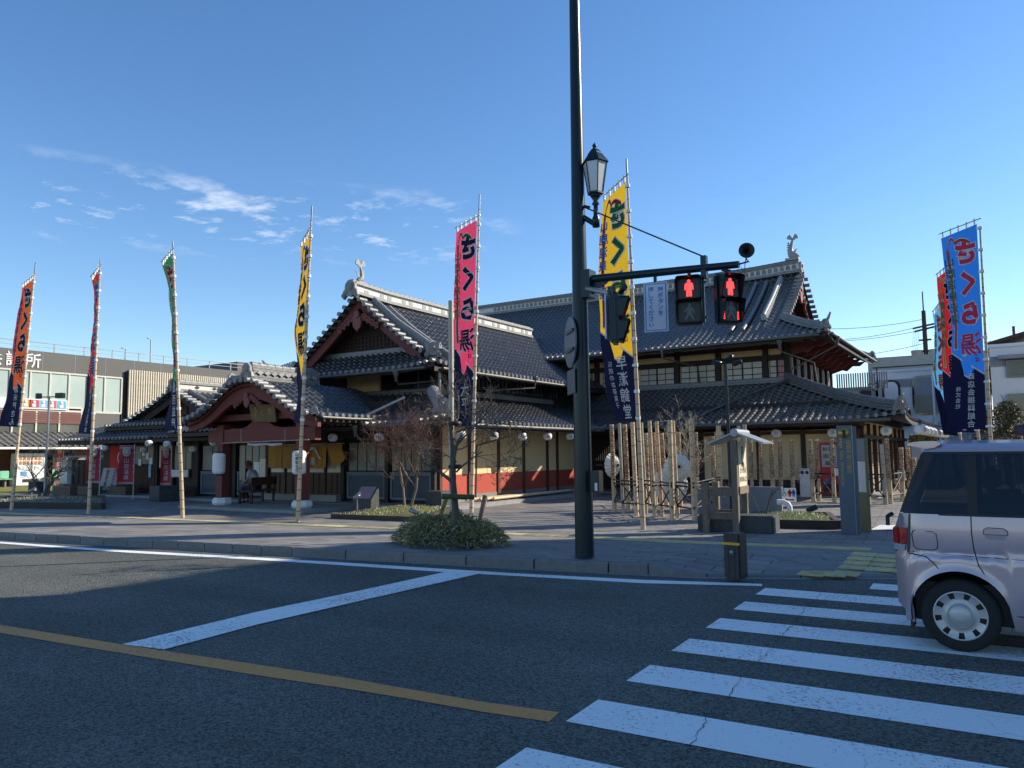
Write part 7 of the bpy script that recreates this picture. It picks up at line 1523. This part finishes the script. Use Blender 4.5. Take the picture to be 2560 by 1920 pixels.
MB().bb(q.x - .3, q.y - .3, 0, q.x + .3, q.y + .3, h).build('pillar', M['shikkui'], t); MB().bb(q.x - .45, q.y - .45, h, q.x + .45, q.y + .45, h + .1).build('cap', M['tileend'], t); MB().bb(q.x + .3, q.y - .1, 0, XA(283), q.y + .1, h + .0).build('fence_panel', M['dark'], t); MB().bb(q.x - .2, q.y - .2, h + .1, XA(283), q.y + .2, h + .2).build('coping', M['tileend'], t)
for k in range(12): x = q.x + .4 + k * (XA(283) - q.x - .4) / 12; MB().bb(x, q.y - .13, 0, x + .12, q.y - .1, h - .02).build('fence_board', M['dark'], t)
# lumber lying along the wall
for k in range(5): y0_ = 18.5 + k * .1; t = thing('bamboo_pole_lying', ['long pale pole lying on the stone edge along the red wall, nearest the wall', 'long pale pole lying along the red wall, second from the wall', 'long pale pole lying along the red wall, middle one', 'long pale pole lying along the red wall, second from the plaza', 'long pale pole lying along the red wall, nearest the plaza'][k], 'pole', (-13.6 + k * .11, 18.6, .15), 0, 'poles lying along the red wall'); MB().tube((0, k * .2, .05), (.05, 6.6 - k * .3, .05 + .01 * k), .045, .035, 8).build('culm', M['bamboo'], t, True)
# ------------------------------------------------------------------ person on the bench
def skin(name, joints, edges, m, parent, sub=2, root=0):
    me = bpy.data.meshes.new(name); me.from_pydata([j[0] for j in joints], edges, []); o = bpy.data.objects.new(name, me); COL.objects.link(o)
    md = o.modifiers.new('s', 'SKIN'); md.use_smooth_shade = True
    for i, j in enumerate(joints):
        v = me.skin_vertices[0].data[i]; r = j[1]; v.radius = (r, r) if isinstance(r, (int, float)) else r; v.use_root = (i == root)
    o.modifiers.new('b', 'SUBSURF').levels = sub
    dg = bpy.context.evaluated_depsgraph_get(); nm = bpy.data.meshes.new_from_object(o.evaluated_get(dg)); nm.materials.clear(); nm.materials.append(m); bpy.data.objects.remove(o)
    o = bpy.data.objects.new(name, nm); COL.objects.link(o); o.parent = parent; nm.polygons.foreach_set('use_smooth', [True] * len(nm.polygons)); return o
q = AY(640, 1215, 16.3); fx, fy = q.x, 16.3; sk = mat('skin', (.32, .18, .12), .6); shirt = mat('white_shirt', (.55, .56, .60), .85, 0, .06, 9, .3, 12); jean = mat('dark_trousers', (.02, .026, .05), .85, 0, .3); hair = mat('reddish_brown_hair', (.16, .045, .018), .7, 0, .35, 25, .5, 60)
PE = thing('person', 'reddish-haired person in white shirt and dark trousers bending over a phone on the bench', 'person', (fx, fy, .09), R_(200))
# local frame: +x is where the person looks (left in the photo), z up
J = [((0, 0, .47), (.15, .13)), ((.02, 0, .62), (.13, .12)), ((.08, 0, .80), (.15, .13)), ((.15, 0, .95), (.13, .11)), ((.20, 0, 1.02), .055), ((.235, 0, 1.08), .055)]
E_ = [(0, 1), (1, 2), (2, 3), (3, 4), (4, 5)]
for s_ in (-1, 1):
    b_ = len(J); J += [((.14, s_ * .17, .95), .058), ((.17, s_ * .22, .72), .045), ((.38, s_ * .12, .62), .034), ((.45, s_ * .06, .62), .026)]; E_ += [(3, b_), (b_, b_ + 1), (b_ + 1, b_ + 2), (b_ + 2, b_ + 3)]
    b_ = len(J); J += [((.03, s_ * .09, .46), .085), ((.40, s_ * .11, .47), .062), ((.38, s_ * .11, .25), .05), ((.34, s_ * .11, .07), .036), ((.46, s_ * .12, .035), (.04, .03))]; E_ += [(0, b_), (b_, b_ + 1), (b_ + 1, b_ + 2), (b_ + 2, b_ + 3), (b_ + 3, b_ + 4)]
body = skin('body', J, E_, sk, PE)
hd = MB().lathe([(.0, -.115), (.05, -.105), (.072, -.06), (.082, -.01), (.088, .04), (.08, .09), (.05, .125), (0, .135)], (0, 0, 0), 16)
hm_ = Matrix.Translation((.275, 0, 1.17)) @ Matrix.Rotation(R_(38), 4, 'Y') @ Matrix.Scale(1.12, 4, (1, 0, 0)); hd.v = [tuple(hm_ @ Vector(v)) for v in hd.v]; nz_ = MB().prism([(-.012, 0), (.012, 0), (0, .05)], hm_ @ Vector((.078, 0, -.02)), (0, 1, 0), hm_.to_3x3() @ Vector((0, 0, 1)), hm_.to_3x3() @ Vector((1, 0, 0)), .022)
hd.add(nz_.v, nz_.f)
for s_ in (-1, 1): e_ = MB().box(hm_ @ Vector((0, s_ * .084, .0)), (.035, .015, .055)); hd.add(e_.v, e_.f)
hd.build('head', sk, PE, True)
f = MB()
for s_ in (-1, 1): f.box(hm_ @ Vector((.078, s_ * .032, .015)), (.012, .022, .010))
f.box(hm_ @ Vector((.074, 0, -.062)), (.012, .04, .008)); f.build('face_features', M['black'], PE, True)
hr = MB().lathe([(.085, -.07), (.1, -.03), (.104, .04), (.092, .10), (.055, .142), (0, .152)], (-.012, 0, 0), 16); hr.v = [tuple(hm_ @ Vector((min(v[0], .045 + .03 * (v[2] > .06)), v[1], v[2]))) for v in hr.v]; hr.build('hair', hair, PE, True)
skin('shirt', [((0, 0, .50), (.175, .155)), ((.02, 0, .64), (.155, .14)), ((.08, 0, .80), (.172, .15)), ((.145, 0, .95), (.15, .125)), ((.185, 0, 1.0), .075)] + [((.14, -.17, .95), .075), ((.165, -.215, .77), .062), ((.14, .17, .95), .075), ((.165, .215, .77), .062)], [(0, 1), (1, 2), (2, 3), (3, 4), (3, 5), (5, 6), (3, 7), (7, 8)], shirt, PE)
TJ = [((0, 0, .46), (.16, .14))]; TE = []
for s_ in (-1, 1): b_ = len(TJ); TJ += [((.04, s_ * .09, .46), .098), ((.41, s_ * .11, .475), .078), ((.385, s_ * .11, .25), .066), ((.35, s_ * .11, .11), .055)]; TE += [(0, b_), (b_, b_ + 1), (b_ + 1, b_ + 2), (b_ + 2, b_ + 3)]
skin('trousers', TJ, TE, jean, PE)
for s_ in (-1, 1):
    MB().box((.43, s_ * .115, .035), (.24, .085, .07)).build('shoe', M['black'], PE, True, bevel=.02)
    for i in range(5):
        a = (.455 + .0, s_ * (.05 + .0), .615); o_ = (i - 2) * .016
        pts = [(.45, s_ * .055 + o_ * .4, .625 + o_), (.49, s_ * .045, .628 + o_ * .9), (.505 if i else .48, s_ * .022, .622 + o_ * .8), (.495, s_ * .006, .618 + o_ * .7)]; MB().path(pts, [.0095, .009, .008, .006], 6).build('finger', sk, PE, True)
t = thing('phone', 'small dark phone held in both hands by the seated person', 'phone', tuple(Vector((fx, fy, .09)) + Matrix.Rotation(R_(200), 3, 'Z') @ Vector((.50, 0, .64))), R_(200)); MB().box((0, 0, 0), (.012, .07, .14), rot=Matrix.Rotation(R_(35), 3, 'Y')).build('body', M['black'], t, True)
BN = thing('porch_bench', 'low dark wooden bench under the porch where a person sits', 'bench', (fx, fy, .09), R_(200)); MB().bb(-.28, -.75, .36, .2, .75, .41).build('seat', M['brown'], BN, True); MB().bb(-.3, -.75, .55, -.26, .75, .8).build('backrest', M['brown'], BN, True)
for y in (-.65, .65):
    for x in (-.24, .15): MB().bb(x - .03, y - .03, 0, x + .03, y + .03, .36).build('leg', M['brown'], BN, True)
    MB().bb(-.3, y - .03, .36, -.26, y + .03, .8).build('backrest_post', M['brown'], BN, True)
for k, (px, py, w, h, c_) in enumerate(((640, 1175, .28, .55, M['paper']), (655, 1180, .3, .9, M['frostl']), (605, 1185, .3, .5, M['frost']))):
    a = AY(px, py, 17.7); MB().bb(a.x - w / 2, 17.72 - k * .004, a.z - h / 2, a.x + w / 2, 17.735 - k * .004, a.z + h / 2).build('notice', c_, BH)

# ------------------------------------------------------------------ minivan
CY0 = 6.85; WDT = 1.475
CAR = thing('van', 'small pale lilac-silver van passing on the right, only its rear half in view', 'van', (0, CY0, 0))
paint = mat('lilac_silver_paint', (.43, .345, .39), .32, .5, .05, 2, spec=.6, coat=.8); cg_ = mat('tinted_car_glass', (.008, .012, .02), .04, 0, .1, 1, spec=.9, coat=.3); rub = mat('tyre_rubber', (.013, .013, .014), .85, 0, .2, 20, .2, 60); trim = mat('black_trim', (.012, .012, .013), .6)
gl = bpy.data.materials.new('car_window'); t_, p_ = nodes(gl); p_.inputs['Base Color'].default_value = (.004, .008, .015, 1); p_.inputs['Specular IOR Level'].default_value = .35; p_.inputs['Roughness'].default_value = .03; p_.inputs['Alpha'].default_value = .82; p_.inputs['Coat Weight'].default_value = .0
# body side: outline swept across the width with tumblehome; columns follow the side profile
XR, XF_ = -.83, 2.55
def side_y(x, z):     # inward lean of the body side above the waist, rounding at tail
    y = 0
    if z > 1.03: y += (z - 1.03) * .20
    if z < .5: y += (.5 - z) ** 2 * .35
    if .70 < z < 1.03: y += .010 * math.sin((z - .7) / .33 * math.pi) * -1
    if z > .70: y += .0
    y += .018 * (1 if z > .72 else 0) 
    r = max(0, (XR + .22) - x) / .22; y += .15 * r ** 2.2
    r = max(0, x - (XF_ - .5)) / .5; y += .25 * r ** 2
    return y
HX, HZ, AR_ = -.39, .272, .335          # rear wheel hub and arch radius
FX = HX + 2.31
def rear_x(z):        # tail profile
    if z < .70: return XR + .015 * (1 - z / .7) + (.05 if z < .3 else 0) * 1
    if z < 1.03: return XR + .03 + .02 * (z - .7) / .33
    return XR + .05 + (z - 1.03) * .40
def front_x(z): return XF_ if z < .8 else XF_ - (z - .8) * 1.1
def arch_cut(x, z):   # push points out of the wheel openings
    return x, z
zs = [.19, .25, .32, .40, .48, .56, .62, .66, .70, .722, .74, .80, .88, .96, 1.03]
body = MB(); NXC = 120
def zlow(x):
    z = .19 if not (x > HX + .45 and x < FX - .45) else .21
    for hx in (HX, FX):
        d = abs(x - hx)
        if d < AR_: z = max(z, HZ + math.sqrt(AR_ ** 2 - d * d))
    return z
for sd in (0, 1):
    rows = []
    for i in range(NXC + 1):
        f_ = i / NXC; col = []
        zl_ = None
        for j in range(21):
            g_ = j / 20
            x0 = XR + (XF_ - XR) * f_; zlo = zlow(x0); z = zlo + (1.03 - zlo) * g_; x = x0
            xr, xf = rear_x(z), front_x(z); x = x0 + (xr - XR) * max(0, 1 - f_ / .10) + (xf - XF_) * max(0, 1 - (1 - f_) / .2)
            yy = side_y(x, z); 
            if abs(z - .715) < .02: yy += .006
            for hx in (HX, FX):
                d = math.hypot(x - hx, z - HZ)
                if d < AR_ + .05: yy -= .012 * max(0, 1 - (d - AR_) / .05)
            col.append((x, yy if sd == 0 else WDT - yy, z))
        rows.append(col)
    V = [p for c_ in rows for p in c_]; body.add(V, [(i * 21 + j, i * 21 + j + 1, (i + 1) * 21 + j + 1, (i + 1) * 21 + j) for i in range(NXC) for j in range(20)], True)
    # cant rail and roof side
    A = [(x, (side_y(x, 1.50)) if sd == 0 else WDT - side_y(x, 1.50), 1.505) for x in [-.60 + k * .12 for k in range(20)]]
    B_ = [(x, (side_y(x, 1.50) + .015) if sd == 0 else WDT - side_y(x, 1.5) - .015, 1.545) for x in [-.56 + k * .12 for k in range(20)]]
    C_ = [(x, (side_y(x, 1.50) + .07) if sd == 0 else WDT - side_y(x, 1.5) - .07, 1.575) for x in [-.52 + k * .12 for k in range(20)]]
    body.strip(A, B_); body.strip(B_, C_)
ra = [(x, side_y(x, 1.5) + .07, 1.575) for x in [-.52 + k * .12 for k in range(20)]]; rb = [(x, WDT / 2, 1.605) for x in [-.52 + k * .12 for k in range(20)]]; rc_ = [(x, WDT - side_y(x, 1.5) - .07, 1.575) for x in [-.52 + k * .12 for k in range(20)]]
body.strip(ra, rb); body.strip(rb, rc_)
# tail and nose skins
def rear_row(z, n=10): return [(rear_x(z) + (.15 * (abs(k / n * 2 - 1)) ** 4 * .25), side_y(rear_x(z), z) + (WDT - 2 * side_y(rear_x(z), z)) * k / n, z) for k in range(n + 1)]
rz = [.22, .3, .45, .6, .7, .71, .8, .95, 1.03, 1.15, 1.3, 1.45, 1.53]
for a, b_ in zip(rz, rz[1:]): body.strip(rear_row(a), rear_row(b_))
body.add([(XF_ - .75, .1, 1.03), (XF_, .25, .8), (XF_, WDT - .25, .8), (XF_ - .75, WDT - .1, 1.03)], [(0, 1, 2, 3)]); body.add([(XF_, .25, .8), (XF_, .25, .2), (XF_, WDT - .25, .2), (XF_, WDT - .25, .8)], [(0, 1, 2, 3)])
body.build('body', paint, CAR, True)
# glasshouse
def gside(x, z, o=0): return side_y(x, z) + o
def gpan(name, pts, m, o, sd=0, th=None):
    V = []; 
    n = 8
    for j in range(n + 1):
        for i in range(n + 1):
            u, v = i / n, j / n; a = Vector((*pts[0], 0)).lerp(Vector((*pts[1], 0)), u); b_ = Vector((*pts[3], 0)).lerp(Vector((*pts[2], 0)), u); p = a.lerp(b_, v); yy = gside(p.x, p.y, o); V.append((p.x, yy if sd == 0 else WDT - yy, p.y))
    return MB().add(V, [(j * (n + 1) + i, j * (n + 1) + i + 1, (j + 1) * (n + 1) + i + 1, (j + 1) * (n + 1) + i) for j in range(n) for i in range(n)], True).build(name, m, CAR, True)
for sd in (0, 1):
    gpan('side_window', [(-.735, 1.035), (-.30, 1.03), (-.285, 1.495), (-.565, 1.51)], gl, -.004, sd)
    gpan('door_window', [(-.235, 1.03), (.62, 1.03), (.62, 1.495), (-.225, 1.495)], gl, -.004, sd); gpan('door_window', [(.70, 1.03), (1.5, 1.03), (1.25, 1.495), (.70, 1.495)], gl, -.004, sd)
    gpan('window_pillar', [(-.30, 1.03), (-.235, 1.03), (-.225, 1.5), (-.285, 1.5)], trim, -.006, sd); gpan('window_pillar', [(.62, 1.03), (.70, 1.03), (.70, 1.5), (.62, 1.5)], trim, -.006, sd)
    gpan('window_seal', [(-.745, 1.022), (1.6, 1.018), (1.6, 1.034), (-.742, 1.038)], trim, -.008, sd); gpan('window_seal', [(-.60, 1.49), (1.3, 1.49), (1.3, 1.508), (-.585, 1.512)], trim, -.008, sd)
gpan('rear_pillar', [(-.775, 1.035), (-.735, 1.035), (-.565, 1.51), (-.60, 1.50)], trim, -.003)
MB().add([(-.77, .2, 1.06), (-.77, WDT - .2, 1.06), (-.63, WDT - .25, 1.46), (-.63, .25, 1.46)], [(0, 1, 2, 3)]).build('rear_window', cg_, CAR, True)
MB().add([(1.68, .24, 1.56), (1.68, WDT - .24, 1.56), (2.2, WDT - .12, 1.0), (2.2, .12, 1.0)], [(0, 1, 2, 3)]).build('windscreen', gl, CAR, True)
MB().bb(1.75, .15, .8, XF_ - .45, WDT - .15, 1.02).build('bonnet', paint, CAR, True, bevel=.03)
# interior: floor, seats
MB().bb(-.7, .1, .95, -.3, WDT - .1, 1.0).build('luggage_cover', trim, CAR, True)
sm_ = mat('grey_seat_cloth', (.10, .12, .12), .9)
for y in (.28, 1.0):
    MB().bb(-.22, y, .5, .1, y + .3, 1.18).build('seat_back', sm_, CAR, True, bevel=.04); MB().bb(-.2, y + .06, 1.2, -.08, y + .24, 1.38).build('headrest', sm_, CAR, True, bevel=.03)
MB().bb(-.7, .12, .2, 2.2, WDT - .12, .5).build('floor_pan', trim, CAR, True)
for y in (.3, .95): MB().bb(.85, y, .5, 1.1, y + .35, 1.3).build('seat_back', sm_, CAR, True, bevel=.04)
# spoiler, lamps, bumper seam, doors, handle, filler flap
MB().prism([(-.70, 1.567), (-.69, 1.585), (-.60, 1.597), (-.49, 1.597), (-.45, 1.575), (-.50, 1.545), (-.56, 1.535)], (0, .10, 0), (1, 0, 0), (0, 0, 1), (0, 1, 0), WDT - .2).build('spoiler', paint, CAR, True, bevel=.006)
tm = mat('tail_lamp_red', (.38, .015, .01), .12, 0, .25, 30, spec=.8, coat=.6); cl2 = mat('clear_lamp', (.55, .58, .62), .1, .3, .3, 40, spec=.8)
for sd in (0,):
    gpan('lamp_cover', [(-.815, .92), (-.715, .92), (-.705, 1.03), (-.775, 1.03)], mat('grey_lamp_cover', (.22, .24, .30), .2, .2), -.010); gpan('tail_lamp', [(-.835, .785), (-.733, .785), (-.722, .918), (-.82, .918)], tm, -.013); gpan('reversing_lamp', [(-.835, .735), (-.75, .735), (-.745, .782), (-.833, .782)], cl2, -.011)
    gpan('lamp_surround', [(-.735, .725), (-.715, .725), (-.698, 1.03), (-.712, 1.03)], mat('lamp_dark_grey', (.06, .065, .07), .5), -.009)
MB().bb(-.832, .09, .785, -.79, .3, .918).build('tail_lamp', tm, CAR, True, bevel=.01)
def seam(pts, w=.0045, name='panel_seam', m=None): 
    return MB().path([(x, side_y(x, z) - .001, z) for x, z in pts], w, 5, False).build(name, m or trim, CAR, True)
seam([(-.83, .722), (-.70, .718), (-.60, .705), (-.55, .66), (-.50, .595)]); seam([(-.28, 1.03), (-.283, .9), (-.275, .78), (-.25, .66), (-.21, .585), (-.14, .51), (-.085, .41), (-.06, .33), (-.035, .305), (.1, .30), (.66, .30)]); seam([(.66, 1.03), (.665, .6), (.66, .3)])
c_ = [(-.678, .90), (-.545, .895), (-.52, .88), (-.512, .80), (-.52, .765), (-.55, .755), (-.655, .757), (-.68, .775), (-.69, .87), (-.678, .90)]; seam(c_, .0035)
seam([(-.70, .735), (-.30, .722), (.66, .70), (1.9, .69)], .004, 'side_crease', mat('crease_grey', (.13, .12, .14), .5))
hx0, hx1 = -.20, -.055
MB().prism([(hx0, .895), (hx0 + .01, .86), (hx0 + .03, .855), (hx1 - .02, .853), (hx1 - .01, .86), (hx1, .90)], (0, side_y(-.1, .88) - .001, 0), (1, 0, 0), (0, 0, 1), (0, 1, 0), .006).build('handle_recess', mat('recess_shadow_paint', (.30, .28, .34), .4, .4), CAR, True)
MB().prism([(hx0 - .004, .895), (hx0, .925), (hx0 + .02, .938), (hx1 - .02, .935), (hx1, .92), (hx1 + .004, .893)], (0, side_y(-.1, .9) - .022, 0), (1, 0, 0), (0, 0, 1), (0, 1, 0), .024).build('door_handle', paint, CAR, True, bevel=.006); seam([(hx0 - .006, .893), (hx1 + .006, .891)], .003); seam([(hx0 - .006, .893), (hx0 - .004, .925), (hx0 + .02, .942), (hx1 - .02, .939), (hx1 + .003, .92), (hx1 + .006, .892)], .003)
MB().path([(-.83, .10, 1.02), (-.86, .06, 1.0), (-.86, .05, .93)], .018, 6).build('rear_view_mirror', M['black'], CAR, True)
# wheels
def wheel(hx, sd):
    y0_ = .012 if sd == 0 else WDT - .012; s_ = 1 if sd == 0 else -1; W_ = bpy.data.objects.new('wheel', None); COL.objects.link(W_); W_.parent = CAR; W_.location = (hx, y0_, HZ); W_.rotation_euler = (0, R_(17), 0)
    ax = Matrix(((1, 0, 0), (0, 0, s_ * 1.0), (0, 1, 0)))     # lathe axis towards the inside of the car
    MB().lathe([(.18, .0), (.19, -.004), (.235, -.008), (.262, .008), (.27, .03), (.27, .12), (.26, .15), (.2, .155), (.17, .14)], (0, 0, 0), 40, ax).build('tyre', rub, W_, True)
    for r_ in range(5): pass
    rimm = mat('silver_wheel_cover', (.46, .46, .47), .38, .4, .06, 5)
    rm_ = MB(); n = 72; prof = [(.187, .004), (.180, -.006), (.172, -.002), (.15, .006), (.128, .010), (.095, .012), (.085, .004), (.07, -.008), (.03, -.012), (0, -.013)]
    V = [ax @ Vector((r * math.cos(2 * math.pi * k / n), r * math.sin(2 * math.pi * k / n), z)) for r, z in prof for k in range(n)]
    F_ = []
    for i in range(len(prof) - 1):
        for k in range(n):
            ph = (k % 8)
            if i in (3,) and ph in (0, 1, 2): continue          # nine openings near the rim
            if i == 2 and ph in (0, 1, 2): continue
            F_.append((i * n + k, i * n + (k + 1) % n, (i + 1) * n + (k + 1) % n, (i + 1) * n + k))
    rm_.add(V, F_, True); rm_.build('wheel_cover', rimm, W_, True)
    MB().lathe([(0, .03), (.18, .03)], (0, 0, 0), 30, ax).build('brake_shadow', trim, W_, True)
    for rr in (.083, .064): MB().lathe([(rr, -.002), (rr + .003, -.011), (rr + .006, -.002)], (0, 0, 0), 40, ax).build('cover_ring', rimm, W_, True)
for hx in (HX, FX):
    for sd in (0, 1): wheel(hx, sd)
    for sd in (0, 1):      # inner arch
        A = [(hx + AR_ * math.cos(R_(a)), .0 if sd == 0 else WDT, HZ + AR_ * math.sin(R_(a))) for a in range(-16, 197, 8)]; B_ = [(p[0], .35 if sd == 0 else WDT - .35, p[2]) for p in A]; MB().strip([(p[0], p[1] + (.01 if sd == 0 else -.01), p[2]) for p in A], B_).build('wheel_arch', trim, CAR, True)
MB().bb(HX - AR_ - .01, .06, .14, HX - AR_ + .012, .24, .42).build('mud_flap', trim, CAR, True)
MB().bb(-.75, .2, .2, .2, WDT - .2, .26).build('underbody', trim, CAR, True)
